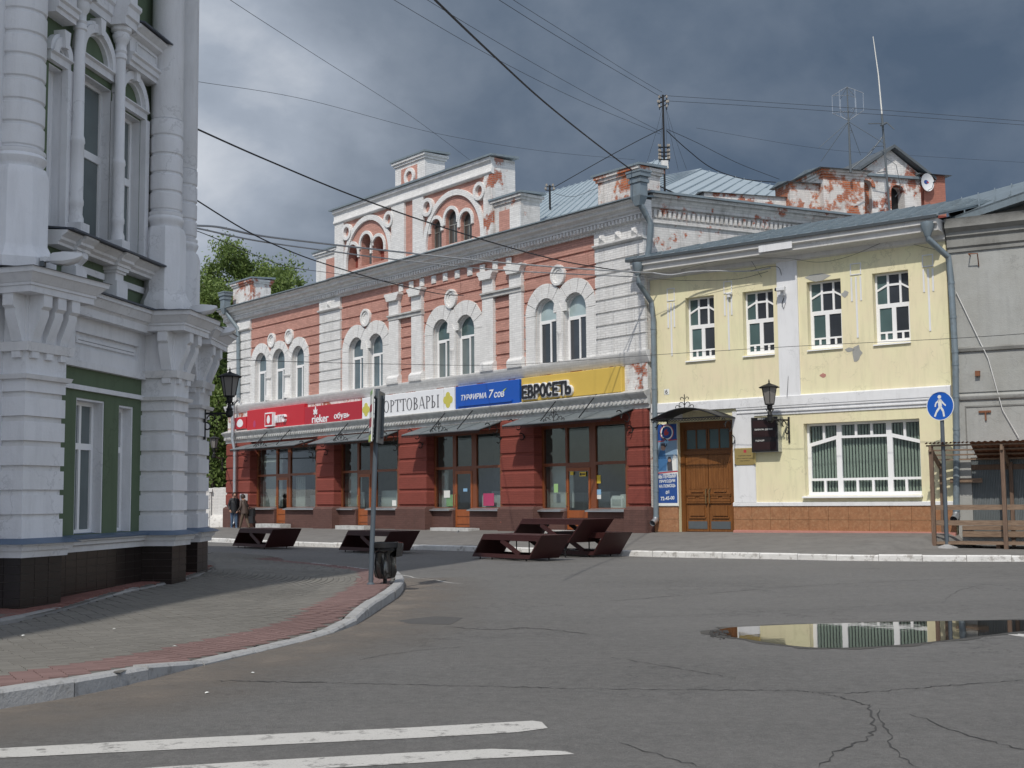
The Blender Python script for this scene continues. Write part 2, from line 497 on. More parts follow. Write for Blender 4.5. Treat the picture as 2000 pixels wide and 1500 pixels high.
class MB:
    def __init__(s):
        s.v, s.f, s.m, s.sm = [], [], [], []

    def add(s, vs, fs, m=0, smooth=False):     # vs in (u, o, z)
        b = len(s.v)
        s.v += [(u, -o, z) for u, o, z in vs]
        for f in fs:
            s.f.append([b + i for i in f])
            s.m.append(m)
            s.sm.append(smooth)
        return s

    def box(s, u0, u1, o0, o1, z0, z1, m=0):
        c = [(u, o, z) for u in (u0, u1) for o in (o0, o1) for z in (z0, z1)]
        return s.add(c, [(0, 1, 3, 2), (4, 6, 7, 5), (0, 4, 5, 1), (2, 3, 7, 6), (0, 2, 6, 4), (1, 5, 7, 3)], m)

    def hexa(s, a, b, m=0):        # two quads joined
        return s.add(list(a) + list(b), [(0, 1, 2, 3), (7, 6, 5, 4), (0, 4, 5, 1), (1, 5, 6, 2), (2, 6, 7, 3), (3, 7, 4, 0)], m)

    def quad(s, *p, m=0):
        return s.add(p, [tuple(range(len(p)))], m)

    def prism(s, poly, o0, o1, m=0):           # (u, z) outline given thickness along o
        n = len(poly)
        vs = [(u, o0, z) for u, z in poly] + [(u, o1, z) for u, z in poly]
        return s.add(vs, [tuple(range(n)), tuple(range(2 * n - 1, n - 1, -1))] + [(i, (i + 1) % n, n + (i + 1) % n, n + i) for i in range(n)], m)

    def prof(s, poly, u0, u1, m=0):            # (o, z) section run along u
        n = len(poly)
        vs = [(u0, o, z) for o, z in poly] + [(u1, o, z) for o, z in poly]
        return s.add(vs, [tuple(range(n)), tuple(range(2 * n - 1, n - 1, -1))] + [(i, (i + 1) % n, n + (i + 1) % n, n + i) for i in range(n)], m)

    def plan(s, poly, z0, z1, m=0):            # (u, o) outline given height
        n = len(poly)
        vs = [(u, o, z0) for u, o in poly] + [(u, o, z1) for u, o in poly]
        return s.add(vs, [tuple(range(n)), tuple(range(2 * n - 1, n - 1, -1))] + [(i, (i + 1) % n, n + (i + 1) % n, n + i) for i in range(n)], m)

    def holed(s, outer, holes, o0, o1, m=0, back=True):   # wall slab with openings and their reveals, o0 front, o1 rear
        loops = [outer] + holes
        tri = tessellate_polygon([[Vector((u, z, 0)) for u, z in L] for L in loops])
        flat = [p for L in loops for p in L]
        s.add([(u, o0, z) for u, z in flat], [tuple(t) for t in tri], m)
        if back:
            s.add([(u, o1, z) for u, z in flat], [tuple(t) for t in tri], m)
        for L in loops:
            n = len(L)
            s.add([(u, o0, z) for u, z in L] + [(u, o1, z) for u, z in L], [(i, (i + 1) % n, n + (i + 1) % n, n + i) for i in range(n)], m)
        return s

    def tube(s, pts, r, n=8, m=0, cap=True):
        pts = [Vector(p) for p in pts]
        rr = r if isinstance(r, (list, tuple)) else [r] * len(pts)
        vs, fs = [], []
        for i, p in enumerate(pts):
            d = (pts[min(i + 1, len(pts) - 1)] - pts[max(i - 1, 0)])
            d = d.normalized() if d.length > 1e-9 else Vector((0, 0, 1))
            a = d.cross(Vector((0, 0, 1)) if abs(d.z) < 0.9 else Vector((1, 0, 0))).normalized()
            b = d.cross(a)
            vs += [tuple(p + (a * math.cos(t) + b * math.sin(t)) * rr[i]) for t in (2 * math.pi * k / n for k in range(n))]
        for i in range(len(pts) - 1):
            for k in range(n):
                fs.append((i * n + k, i * n + (k + 1) % n, (i + 1) * n + (k + 1) % n, (i + 1) * n + k))
        s.add(vs, fs, m, True)
        if cap:
            L = (len(pts) - 1) * n
            s.add(vs[:n], [tuple(range(n))], m)
            s.add(vs[L:L + n], [tuple(range(n))], m)
        return s

    def lathe(s, prof, c, n=16, m=0, a0=0.0, a1=2 * math.pi, smooth=True):   # (r, z) turned about the upright axis at c = (u, o)
        full = abs(a1 - a0) > 6.28
        k = n if full else n + 1
        vs = [(c[0] + r * math.cos(a0 + (a1 - a0) * i / n), c[1] + r * math.sin(a0 + (a1 - a0) * i / n), z) for r, z in prof for i in range(k)]
        fs = []
        for j in range(len(prof) - 1):
            for i in range(n):
                i2 = (i + 1) % k if full else i + 1
                fs.append((j * k + i, j * k + i2, (j + 1) * k + i2, (j + 1) * k + i))
        return s.add(vs, fs, m, smooth)

    def disc(s, u, z, ru, rz, o0, o1, n=24, m=0):
        return s.prism([(u + ru * math.cos(2 * math.pi * k / n), z + rz * math.sin(2 * math.pi * k / n)) for k in range(n)], o0, o1, m)

    def ring(s, u, z, r0, r1, o0, o1, a0=0.0, a1=2 * math.pi, n=24, m=0):    # flat ring or arch of a given thickness
        for k in range(n):
            t0, t1 = a0 + (a1 - a0) * k / n, a0 + (a1 - a0) * (k + 1) / n
            P = [(u + r * math.cos(t), z + r * math.sin(t)) for r, t in ((r0, t0), (r1, t0), (r1, t1), (r0, t1))]
            vs = [(a, o0, b) for a, b in P] + [(a, o1, b) for a, b in P]
            fs = [(4, 5, 6, 7), (0, 3, 7, 4), (1, 5, 6, 2), (0, 1, 2, 3)]
            if k == 0:
                fs.append((0, 4, 5, 1))
            if k == n - 1:
                fs.append((2, 6, 7, 3))
            s.add(vs, fs, m)
        return s

    def mesh(s, name, mats, zb=0.0, recalc=True):
        me = bpy.data.meshes.new(name)
        me.from_pydata([(x, y, z - zb) for x, y, z in s.v], [], s.f)
        for mt in (mats if isinstance(mats, (list, tuple)) else [mats]):
            me.materials.append(MT[mt] if isinstance(mt, str) else mt)
        me.polygons.foreach_set('material_index', s.m)
        me.polygons.foreach_set('use_smooth', s.sm)
        me.update()
        me.set_sharp_from_angle(angle=0.6)
        return me

    def build(s, name, mats, parent=None, label=None, kind=None):
        zb = BASE.get(parent.name, 0.0) if parent else 0.0
        o = bpy.data.objects.new(name, s.mesh(name, mats, zb))
        COL.objects.link(o)
        if parent:
            o.parent = parent
            BASE[o.name] = zb
        return tag(o, label=label, kind=kind)


def solo(mb, name, mats, fr, label=None, cat=None, group=None, kind=None):    # a thing that is one mesh
    o = bpy.data.objects.new(name, mb.mesh(name, mats, fr.p.z))
    COL.objects.link(o)
    o.location = fr.p
    o.rotation_euler = (0, 0, fr.a)
    BASE[o.name] = fr.p.z
    return tag(o, label, cat, group, kind)


WF = Frame((0, 0, 0), 0.0)          # world axes (o = -y)


def wp(v):                          # world vector as (u, o, z) of WF
    return (v.x, -v.y, v.z)


def arch_poly(u0, u1, z0, zt, n=12, k=1.0):
    r = (u1 - u0) / 2
    c, zc = (u0 + u1) / 2, zt - r * k
    return [(u0, z0), (u1, z0)] + [(c + r * math.cos(math.pi * i / n), zc + r * k * math.sin(math.pi * i / n)) for i in range(n + 1)]


def rect(u0, u1, z0, z1):
    return [(u0, z0), (u1, z0), (u1, z1), (u0, z1)]


def text(body, name, mat, parent, box, o, ext=0.01, shear=0.0, bold=0.0, label=None, spacing=1.0, tilt=0.0):
    """Lettering fitted into box = (u0, u1, z0, z1) on the facade of its parent; tilt raises the right end."""
    cu = bpy.data.curves.new(name, 'FONT')
    cu.body, cu.shear, cu.offset, cu.space_character = body, shear, bold, spacing
    cu.resolution_u = 3
    t = bpy.data.objects.new(name, cu)
    COL.objects.link(t)
    bpy.context.view_layer.update()
    me = bpy.data.meshes.new_from_object(t.evaluated_get(bpy.context.evaluated_depsgraph_get()))
    bpy.data.objects.remove(t)
    xs = [v.co.x for v in me.vertices]
    ys = [v.co.y for v in me.vertices]
    x0, x1, y0, y1 = min(xs), max(xs), min(ys), max(ys)
    zb = BASE.get(parent.name, 0.0)
    u0, u1, z0, z1 = box

    def mp(c, oo):
        k = (c.x - x0) / (x1 - x0)
        return (u0 + (u1 - u0) * k, -oo, z0 + (z1 - z0) * (c.y - y0) / (y1 - y0) - zb + tilt * k)
    n = len(me.vertices)
    vs = [mp(v.co, o + ext) for v in me.vertices] + [mp(v.co, o) for v in me.vertices]
    fs = [tuple(p.vertices) for p in me.polygons]
    edge = {}
    for p in me.polygons:
        for a, b in zip(p.vertices, list(p.vertices[1:]) + [p.vertices[0]]):
            key = (min(a, b), max(a, b))
            edge[key] = edge.get(key, 0) + 1
    fs += [(a, b, b + n, a + n) for (a, b), c in edge.items() if c == 1]
    m2 = bpy.data.meshes.new(name)
    m2.from_pydata(vs, [], fs)
    m2.materials.append(MT[mat])
    m2.update()
    bpy.data.meshes.remove(me)
    ob = bpy.data.objects.new(name, m2)
    COL.objects.link(ob)
    ob.parent = parent
    BASE[ob.name] = zb
    return tag(ob, label=label)
# ------------------------------------------------------------------ the pink and white brick shop building
PA = vp_angle(-1000) - math.pi
P = Frame(at_depth(1272, 1040, 39.5), PA)
Z0 = P.p.z
U = lambda x, y, o=0.0: P.u(x, y, o)
Z = lambda x, y, o=0.0: P.z(x, y, o)
pink = thing('brick_shop_building', 'long pink and white two storey brick building with arched windows above maroon shopfronts', 'building', P)
uL = U(447, 760)
uE = 0.0                                         # right corner
zEave = Z(1190, 398, 0.65)
zCorn = Z(1167, 459)
zFr = Z(1167, 487)
zBelt1, zBelt0 = Z(1172, 697), Z(1174, 714, 0.1)
zSh1, zSh0 = Z(1214, 769, 0.2), Z(1214, 801, 0.1)
zPl = Z(1222, 989, 0.12)
zTop = zEave + 0.05
GP = 0.425                                       # course height
zG = Z(1173, 664.5)
xs_p2 = (U(628, 704), U(669, 704))               # white pier between the first two bays
pil = [(U(766, 640), U(785, 640)), (U(810, 640), U(830, 640)), (U(949, 640), U(970, 640)), (U(1002, 640), U(1026, 640))]
uRP = U(1168, 600)                               # right white pier begins
uLP = U(492.5, 704)
# ---- upper windows: (frame left px, frame right px, arch top px, bottom px, transom px, glass)
WIN = [(505.5, 523, 690, 789, 726, 'a'), (540, 559, 682, 783, 721, 'a'), (578, 597, 676.5, 778, 714, 'a'),
       (689.5, 712.5, 660, 765, 698, 'a'), (727, 751, 652.5, 758, 691, 'a'),
       (854, 881.5, 624.8, 740, 665, 'b'), (898.7, 930, 616, 734, 656, 'b'),
       (1054, 1090.5, 584, 712, 627, 'c'), (1109, 1148.5, 572.5, 707, 618, 'c')]
REC = 0.14
win = []
for xl, xr, yt, yb, ytr, g in WIN:
    u0, u1 = U(xl, (yt + yb) / 2, -REC), U(xr, (yt + yb) / 2, 0.0)
    xc = (xl + xr) / 2
    win.append((u0, u1, Z(xc, yb, -REC * .5), Z(xc, yt, -REC), Z(xc, ytr, -REC), g))
SUR = []                                         # surround outer radii from the photograph, per window
for (xl, xr, yt, yb, ytr, g), top, (a, b) in zip(WIN, (670, 665, 657.5, 634, 625, 595.5, 585.6, 553.5, 542), win and [(w_[0], w_[1]) for w_ in win]):
    SUR.append(Z((xl + xr) / 2 - 3, top, 0.08))
# ---- main wall with its window openings
wall = MB()
zAtt = zTop
holes = [arch_poly(a, b, z0, zt, 14) for a, b, z0, zt, tr, g in win]
wall.holed(rect(uL, uE, zBelt0, zTop), holes, 0, -0.4, back=False)
wall.build('upper_wall', 'pink_brick', pink)
back = MB()
back.quad((uL, -0.42, zBelt0), (uE, -0.42, zBelt0), (uE, -0.42, zTop), (uL, -0.42, zTop))
back.build('room_darkness', 'interior', pink)
gmat = {'a': ('glass_up', 'glass_up'), 'b': ('glass_teal', 'glass_grey'), 'c': ('glass_curtain', 'glass_black')}
for (a, b, z0, zt, ztr, g) in win:
    fr = MB()
    w_ = b - a
    t = 0.065
    um = a + w_ * 0.52
    top = arch_poly(a + t, b - t, ztr + 0.03, zt - t, 12)
    left = rect(a + t + 0.05, um - 0.03, z0 + 0.09, ztr - 0.09)
    right = rect(um + 0.035, b - t, z0 + 0.06, ztr - 0.04)
    MB().holed(arch_poly(a - 0.001, b + 0.001, z0 - .001, zt + .001, 14), [arch_poly(a + .014, b - .014, z0 + .002, zt - .014, 14)], -.003, -REC - .08, back=False).build('window_reveal', 'white_clean', pink)
    fr.holed(arch_poly(a + 0.016, b - 0.016, z0 + 0.003, zt - 0.016, 14), [top, left, right], -REC, -REC - 0.07)
    f = fr.build('arched_window', 'pvc', pink)
    for pl, gm in ((top, gmat[g][0]), (left, gmat[g][1]), (right, gmat[g][1])):
        MB().prism(pl, -REC - 0.03, -REC - 0.05).build('pane', gm, f)
    MB().box(a - 0.02, b + 0.02, -REC + 0.02, 0.09, z0 - 0.045, z0 - 0.005).build('sill', 'tin_dark', f)
# ---- white surrounds: jambs, voussoirs, medallions
groups = [(0, 1, 2), (3, 4), (5, 6), (7, 8)]
excl = []                                        # (uc, half width, spring z) of every surround
for gi, G in enumerate(groups):
    for j, k in enumerate(G):
        a, b, z0, zt, ztr, g = win[k]
        c, r = (a + b) / 2, (b - a) / 2
        zc = zt - r
        R1 = max(r + 0.22, SUR[k] - zc)
        excl.append((c, R1 - 0.05, zc))
        o1 = 0.085 + 0.004 * j
        nv = 7
        for i in range(nv):
            t0, t1 = math.pi * i / nv + 0.016, math.pi * (i + 1) / nv - 0.016
            v = MB().ring(c, zc, r, R1, 0.03, o1, t0, t1, 4)
            v.build('voussoir', 'white_clean', pink)
        MB().ring(c, zc, r + .004, R1 - .004, 0.001, o1 - .03, 0, math.pi, 20).build('arch_bed', 'cornice_grey', pink)
        jl = c - R1 if j == 0 else max(c - R1, (win[G[j - 1]][1] + a) / 2 + 0.001)
        jr = c + R1 if j == len(G) - 1 else min(c + R1, (b + win[G[j + 1]][0]) / 2 - 0.001)
        for q0, q1 in ((jl, a), (b, jr)):
            MB().box(q0, q1, 0.002, o1, zBelt1 + 0.01, zc - 0.006).build('jamb', 'white_clean', pink)
        if j:                                    # mid post between two lights: small moulded cap and foot
            um = (win[G[j - 1]][1] + a) / 2
            zb, zm = zBelt1 + 0.02, z0 + (zc - z0) * 0.62
            hw = ((a - win[G[j - 1]][1]) / 2 - 0.02) * .82
            p = MB()
            p.lathe([(hw * .95, zb), (hw * .95, zb + .22), (hw * .75, zb + .3), (hw * .75, zm - .12), (hw, zm - .06), (hw * 1.05, zm), (hw * .9, zm + .02)], (um, 0.04), 14, a0=0, a1=math.pi)
            p.prism([(um - hw * 1.1, zm + .02), (um + hw * 1.1, zm + .02), (um + hw * 1.1, zc + .1), (um, zc + .32), (um - hw * 1.1, zc + .1)], 0.0, 0.115)
            p.build('mullion_post', 'white_clean', pink)
MED = [(534.3, 665, 14), (568.7, 657.6, 14.8), (718, 620.8, 17.2), (884.8, 584, 18.8), (1094, 538, 20.5)]
for mx_, my_, ry in MED:
    uc, zc = P.px(mx_, my_)
    r = Z(mx_, my_ - ry) - zc
    m = MB()
    m.ring(uc, zc, r * 0.76, r, 0.0, 0.15, n=24)
    m.ring(uc, zc, r * 0.5, r * 0.77, 0.0, 0.10, n=24)
    m.disc(uc, zc, r * 0.52, r * 0.52, 0.0, 0.07)
    m.build('medallion', 'white_clean', pink)
# ---- rusticated courses, clear of the surrounds
segs = [(uL, uLP, 'white_brick', 0.10), (uLP, xs_p2[0], 'pink_brick', 0.05), (xs_p2[0], xs_p2[1], 'white_brick', 0.12), (xs_p2[1], pil[0][0], 'pink_brick', 0.05),
        (pil[0][1], pil[1][0], 'pink_brick', 0.05), (pil[1][1], pil[2][0], 'pink_brick', 0.05), (pil[2][1], pil[3][0], 'pink_brick', 0.05),
        (pil[3][1], uRP, 'pink_brick', 0.05), (uRP, uE + 0.02, 'white_brick', 0.12)]
zz = [zBelt1 + 0.005] + [zG + GP * k for k in range(8)]
zz = [z for z in zz if z < zFr - 0.2] + [zFr]
for a, b, mt, o in (segs[0], segs[2], segs[8]):    # the recessed bed behind the white piers' joints
    MB().box(a + 0.01, b - 0.01, 0.001, o - 0.05, zBelt1, zCorn).build('pier_bed', 'cornice', pink)
for a, b, mt, o in segs:
    for i in range(len(zz) - 1):
        zlo, zhi = zz[i] + (0.036 if i else 0), zz[i + 1] - 0.036
        zm = (zlo + zhi) / 2
        spans = [(a, b)]
        if mt == 'pink_brick':
            for c, r, zc in excl:
                if zm <= zc:
                    h = r
                elif zm - zc < r:
                    h = math.sqrt(r * r - (zm - zc) ** 2)
                else:
                    continue
                ns = []
                for s0, s1 in spans:
                    if c + h <= s0 or c - h >= s1:
                        ns.append((s0, s1))
                        continue
                    if c - h > s0 + 0.03:
                        ns.append((s0, c - h))
                    if c + h < s1 - 0.03:
                        ns.append((c + h, s1))
                spans = ns
        for s0, s1 in spans:
            L_ = s1 - s0
            cuts = [s0]
            if L_ > 1.0:
                q = s0 + (.45 if i % 2 else .85)
                while q < s1 - .35:
                    cuts.append(q)
                    q += .98
            cuts.append(s1)
            for c0, c1 in zip(cuts, cuts[1:]):
                MB().box(c0 + (.007 if c0 > s0 else 0), c1 - (.007 if c1 < s1 else 0), 0.001, o, zlo, zhi).build('wall_block', mt, pink)
# frieze between the top groove and the cornice
for a, b, mt, o in segs:
    wh = mt == 'white_brick'
    MB().box(a, b, 0.001, (0.14 if wh else 0.05), zFr + 0.03, zCorn).build('frieze_panel', 'white_brick' if wh else 'pink_brick', pink)
    if wh:
        MB().prof([(0, zFr - 0.02), (o + 0.03, zFr - 0.02), (o + 0.13, zFr + 0.03), (o + 0.13, zFr + 0.075), (0, zFr + 0.075)], a, b + 0.03).build('pier_capital', 'white_brick', pink)
        n = 3 if b > -0.5 else 1
        for k in range(n):
            uc = a + (b - a) * (k + 0.5) / n
            zc = (zFr + 0.09 + zCorn) / 2
            MB().add([(uc - .16, .141, zc - .16), (uc + .16, .141, zc - .16), (uc + .16, .141, zc + .16), (uc - .16, .141, zc + .16), (uc, .25, zc)], [(0, 1, 4), (1, 2, 4), (2, 3, 4), (3, 0, 4)]).build('diamond_stud', 'white_clean', pink)
# ---- four slender pilasters with capitals, feet and a link band
for k, (a, b) in enumerate(pil):
    p = MB()
    zc0 = zFr + 0.02
    p.box(a, b, 0.0, 0.17, zBelt1 + 0.35, zc0 - 0.25)
    p.prof([(0, zBelt1), (0.26, zBelt1), (0.28, zBelt1 + 0.1), (0.27, zBelt1 + 0.24), (0.17, zBelt1 + 0.352), (0, zBelt1 + 0.352)], a - 0.06, b + 0.06)
    p.prism([(a, zc0 - .251), (b, zc0 - .251), (b + .05, zc0 - .17), (b + .05, zc0 - .12), (b + .16, zc0 - .02), (b + .16, zc0 + .06), (a - .16, zc0 + .06), (a - .16, zc0 - .02), (a - .05, zc0 - .12), (a - .05, zc0 - .17)], 0.0, 0.30)
    p.build('pilaster', 'white_clean', pink)
for i in (0, 2):
    zb = Z((766, 0, 949)[i], (622, 0, 579)[i])
    MB().prof([(0, zb - .12), (.2, zb - .12), (.2, zb), (.26, zb + .02), (.26, zb + .08), (0, zb + .1)], pil[i][0] - .03, pil[i + 1][1] + .03).build('link_band', 'cornice_grey', pink)
for sx, sy in ((784, 562), (804, 557), (825, 551.5), (848, 546), (870.5, 541), (894, 535.5), (918.5, 530.5), (943, 525), (968, 518), (994.5, 511.5)):
    uc, zc = P.px(sx, sy, 0.05)
    h = 0.15
    MB().add([(uc - h, .051, zc - h), (uc + h, .051, zc - h), (uc + h, .051, zc + h), (uc - h, .051, zc + h),
              (uc - h, .085, zc - h), (uc + h, .085, zc - h), (uc + h, .085, zc + h), (uc - h, .085, zc + h), (uc, .145, zc)],
             [(0, 1, 5, 4), (1, 2, 6, 5), (2, 3, 7, 6), (3, 0, 4, 7), (4, 5, 8), (5, 6, 8), (6, 7, 8), (7, 4, 8)]).build('diamond_stud', 'white_clean', pink)
# ---- main cornice with dentils
H = zEave - zCorn
cz = lambda k: zCorn + H * k
for a, b, s in ((uL - 0.25, xs_p2[1], 0.0), (xs_p2[1], uE + 0.28, 0.07)):
    pr = [(0, cz(0)), (.07, cz(0)), (.07, cz(.10)), (.14, cz(.13)), (.14, cz(.34)), (.22, cz(.38)), (.22, cz(.46)), (.30, cz(.52)), (.30, cz(.60)), (.46, cz(.70)), (.46, cz(.82)), (.60, cz(.90)), (.60, cz(.97)), (0, cz(.97))]
    MB().prof([(o + (s if o else 0), z) for o, z in pr], a, b).build('cornice', 'cornice', pink)
    MB().prof([(-.3, cz(.972) + .12), (.70 + s, cz(.972)), (.70 + s, cz(1.0) + .02), (-.3, cz(1) + .16)], a - .05, b + .05).build('eave_gutter', 'tin', pink)
    d = MB()
    n = int((b - a) / 0.17)
    for k in range(n):
        u = a + (b - a) * (k + .5) / n
        d.box(u - .042, u + .042, .12 + s, .25 + s, cz(.16), cz(.345))
        d.box(u - .03, u + .03, .05 + s, .10 + s, cz(-.005), cz(.06))
    d.build('dentils', 'cornice', pink, kind='stuff')
# ---- belt between the floors, sign zone and shop cornice
MB().prof([(0, zBelt0 - .06), (.05, zBelt0 - .06), (.10, zBelt0 + .02), (.14, zBelt0 + .1), (.20, zBelt1 - .09), (.22, zBelt1 - .03), (.22, zBelt1), (0, zBelt1 + .03)], uL - .1, uE + .12).build('belt_course', 'cornice', pink)
MB().box(uL, uE - 0.002, -0.3, 0.03, zSh0, zBelt0).build('sign_band', 'white_worn', pink)
MB().prof([(0, zSh0), (.06, zSh0), (.06, zSh0 + .12), (.16, zSh0 + .16), (.16, zSh0 + .32), (.30, zSh1 - .06), (.32, zSh1), (.03, zSh1 + .1)], uL - .15, uE + .1).build('shop_cornice', 'cornice_grey', pink)
d = MB()
n = int(-uL / 0.2)
for k in range(n):
    u = uL + (-uL) * (k + .5) / n
    d.disc(u, zSh0 + .24, .055, .055, .155, .20, 8)
d.build('bead_row', 'cornice_grey', pink, kind='stuff')
# ---- ground floor piers
pier = [(447, 487), (617, 651), (777.5, 832), (977, 1042), (1224, 1272)]
pu = [(U(a, 930, .12), U(b, 930, .12)) for a, b in pier]
pu[0] = (uL, pu[0][1])
pu[4] = (pu[4][0], uE)
zc_ = [zPl + 0.02 + 0.605 * k for k in range(6)]
zc_ = [z for z in zc_ if z < zSh0 - .2] + [zSh0 - .01]
for a, b in pu:
    MB().box(a + .035, b - .035, -.5, .055, Z0 - .3, zSh0).build('pier_core', 'maroon_brick', pink)
    for i in range(len(zc_) - 1):
        z0, z1 = zc_[i] + .035, zc_[i + 1] - .035
        e = .035
        MB().add([(a, -.45, z0 + e), (a, .10, z0 + e), (b, .10, z0 + e), (b, -.45, z0 + e), (a + e, -.45, z0), (a + e, .06, z0), (b - e, .06, z0), (b - e, -.45, z0),
                  (a, -.45, z1 - e), (a, .10, z1 - e), (b, .10, z1 - e), (b, -.45, z1 - e), (a + e, -.45, z1), (a + e, .06, z1), (b - e, .06, z1), (b - e, -.45, z1)],
                 [(4, 5, 1, 0), (5, 6, 2, 1), (6, 7, 3, 2), (0, 1, 9, 8), (1, 2, 10, 9), (2, 3, 11, 10), (8, 9, 13, 12), (9, 10, 14, 13), (10, 11, 15, 14), (12, 13, 14, 15), (4, 7, 6, 5)]).build('rusticated_block', 'maroon_brick', pink)
    MB().add([(a - .06, -.4, Z0 - .3), (a - .06, .22, Z0 - .3), (b + .06, .22, Z0 - .3), (b + .06, -.4, Z0 - .3), (a - .06, -.4, zPl - .1), (a - .06, .22, zPl - .1), (b + .06, .22, zPl - .1), (b + .06, -.4, zPl - .1), (a, -.4, zPl), (a, .10, zPl), (b, .10, zPl), (b, -.4, zPl)],
             [(0, 1, 5, 4), (1, 2, 6, 5), (2, 3, 7, 6), (4, 5, 9, 8), (5, 6, 10, 9), (6, 7, 11, 10), (8, 9, 10, 11)]).build('pier_plinth', 'plinth_brick', pink)
# ---- four shopfronts: (mullions px, door px, transom px, glass bottom px, glass top px)
zHd = Z(1130, 827, -.3)
bays = [((495, 540), (541, 563), (566, 616), 928, 990), ((657, 699), (700, 724), (733, 776), 921, 990), ((840, 886), (889.5, 923), (929, 977), 914, 991), ((1053, 1107), (1107, 1154), (1162, 1222), 907, 992)]
OF = -0.28
shopdoors = []
for bi, (w1, dr, w2, ytr, ygb) in enumerate(bays):
    a, b = pu[bi][1] + .0, pu[bi + 1][0] - .0
    ym = 950
    e = [U(w1[0], ym, OF), U(w1[1], ym, OF), U(dr[0], ym, OF), U(dr[1], ym, OF), U(w2[0], ym, OF), U(w2[1], ym, OF)]
    e[5] = min(e[5], b - .06)
    e[0] = max(e[0], a + .07)
    ztr = Z(w1[1], ytr, OF)
    zgb = Z(w1[1], ygb, OF)
    zdb = Z0 + 0.02 - 0.004 * bi
    MB().box(a, b, -.5, -.12, zHd, zSh0 - .002).build('shop_lintel', 'maroon_brick', pink)
    fr = MB()
    hl = []
    t = .05
    dt = ztr - .12
    hl = [rect(e[0], e[1] - t, zgb, ztr - t), rect(e[0], e[1] - t, ztr + t, zHd - .12), rect(e[4] + t, e[5], zgb, ztr - t), rect(e[4] + t, e[5], ztr + t, zHd - .12),
          rect(e[2] + t, e[3] - t, ztr + t, zHd - .12), rect(e[2] + .02, e[3] - .02, zdb, dt)]
    fr.holed(rect(a, b, zgb - .1, zHd), hl[:5] + [rect(e[2] + .02, e[3] - .02, zgb - .095, dt)], OF, OF - .1)
    fo = fr.build('shop_window', 'shop_frame', pink)
    for h in hl[:5]:
        MB().prism(h, OF - .05, OF - .06).build('pane', 'glass_shop', fo)
    for q0, q1 in ((a, e[2] + .02), (e[3] - .02, b)):
        MB().box(q0, q1, -.45, -.14, Z0 - .3, zgb - .1).build('stall_riser', 'plinth_brick', pink)
        MB().prof([(-.4, zgb - .02), (OF + .02, zgb - .02), (.02, zgb - .085), (.02, zgb - .125), (-.4, zgb - .12)], q0 + .03, q1 - .03).build('window_ledge', 'zinc', pink)
    dd = MB()                                    # the door: glazed above, panelled below
    zk = zgb - .08
    dz = [rect(e[2] + .10, e[3] - .10, zk, dt - .12)]
    dd.holed(rect(e[2] + .025, e[3] - .025, zdb + .02, dt - .005), dz, OF + .02, OF - .04)
    for q in (0, 1):
        z0 = zdb + .14 + q * (zk - zdb - .1) * .5
        dd.box(e[2] + .14, e[3] - .14, OF + .02, OF + .045, z0, z0 + (zk - zdb - .3) * .5)
    do = dd.build('shop_door', 'shop_door', pink)
    MB().prism(dz[0], OF - .005, OF - .015).build('pane', 'glass_shop', do)
    zh = zdb + 1.05
    MB().tube([(e[2] + .075, OF + .02, zh - .22), (e[2] + .075, OF + .10, zh - .2), (e[2] + .075, OF + .10, zh + .2), (e[2] + .075, OF + .02, zh + .22)], .014, 6).build('handle', 'brass', do)
    rm = MB()                                    # the shop behind the glass
    rm.quad((a, -3.2, Z0), (b, -3.2, Z0), (b, -3.2, zHd + .4), (a, -3.2, zHd + .4))
    rm.quad((a, -.5, Z0 + .03), (b, -.5, Z0 + .03), (b, -3.2, Z0 + .03), (a, -3.2, Z0 + .03))
    rm.quad((a, -.5, zHd + .3), (b, -.5, zHd + .3), (b, -3.2, zHd + .3), (a, -3.2, zHd + .3))
    rm.quad((a, -.5, Z0), (a, -3.2, Z0), (a, -3.2, zHd + .4), (a, -.5, zHd + .4))
    rm.quad((b, -.5, Z0), (b, -3.2, Z0), (b, -3.2, zHd + .4), (b, -.5, zHd + .4))
    rm.build('shop_room', 'interior', pink)
    rnd = random.Random(bi + 3)
    fit = MB()                                   # counters, shelves, curtain lengths, and pale boards added to brighten the panes
    for k in range(3):
        q = a + .3 + (b - a - 1.2) * rnd.random()
        fit.box(q, q + .5 + .5 * rnd.random(), -1.6 - rnd.random(), -1.2, Z0 + .03, Z0 + .9 + .5 * rnd.random())
    for k in range(9):
        q = e[4] + .08 + k * .09
        if bi == 0 and q < e[5] - .05:
            fit.box(q, q + .05, -.62 - .04 * (k % 2), -.56 - .04 * (k % 2), zgb, ztr - .1)
    for q0, q1, f0, f1 in (((e[0], e[0] + (e[1] - e[0]) * .9, 0, .85), (e[0] + .1, e[1], 1.05, 1.5)), ((e[0], e[1], 0, .42), (e[0] + .05, e[1] - .2, .45, .95), (e[4], e[5], 0, .45)), ((e[0], e[0] + (e[1] - e[0]) * .35, 0, .95), (e[4], e[5], 0, .30)), ((e[0], e[1], 0, .97), (e[4] + .9, e[5], 0, .3)))[bi]:
        fit.box(q0, q1, -.62, -.58, zgb, zgb + (ztr - zgb) * f1 if f0 == 0 else zgb + (ztr - zgb) * f0 + .9)
    fit.build('fittings_and_pale_boards', 'interior_pale', pink)
    st = MB().box(e[2] - .5, e[3] + .8, .02, .55, Z0 - .3, zdb + .0 + .01)
    st.build('door_step', 'cornice_grey', pink)
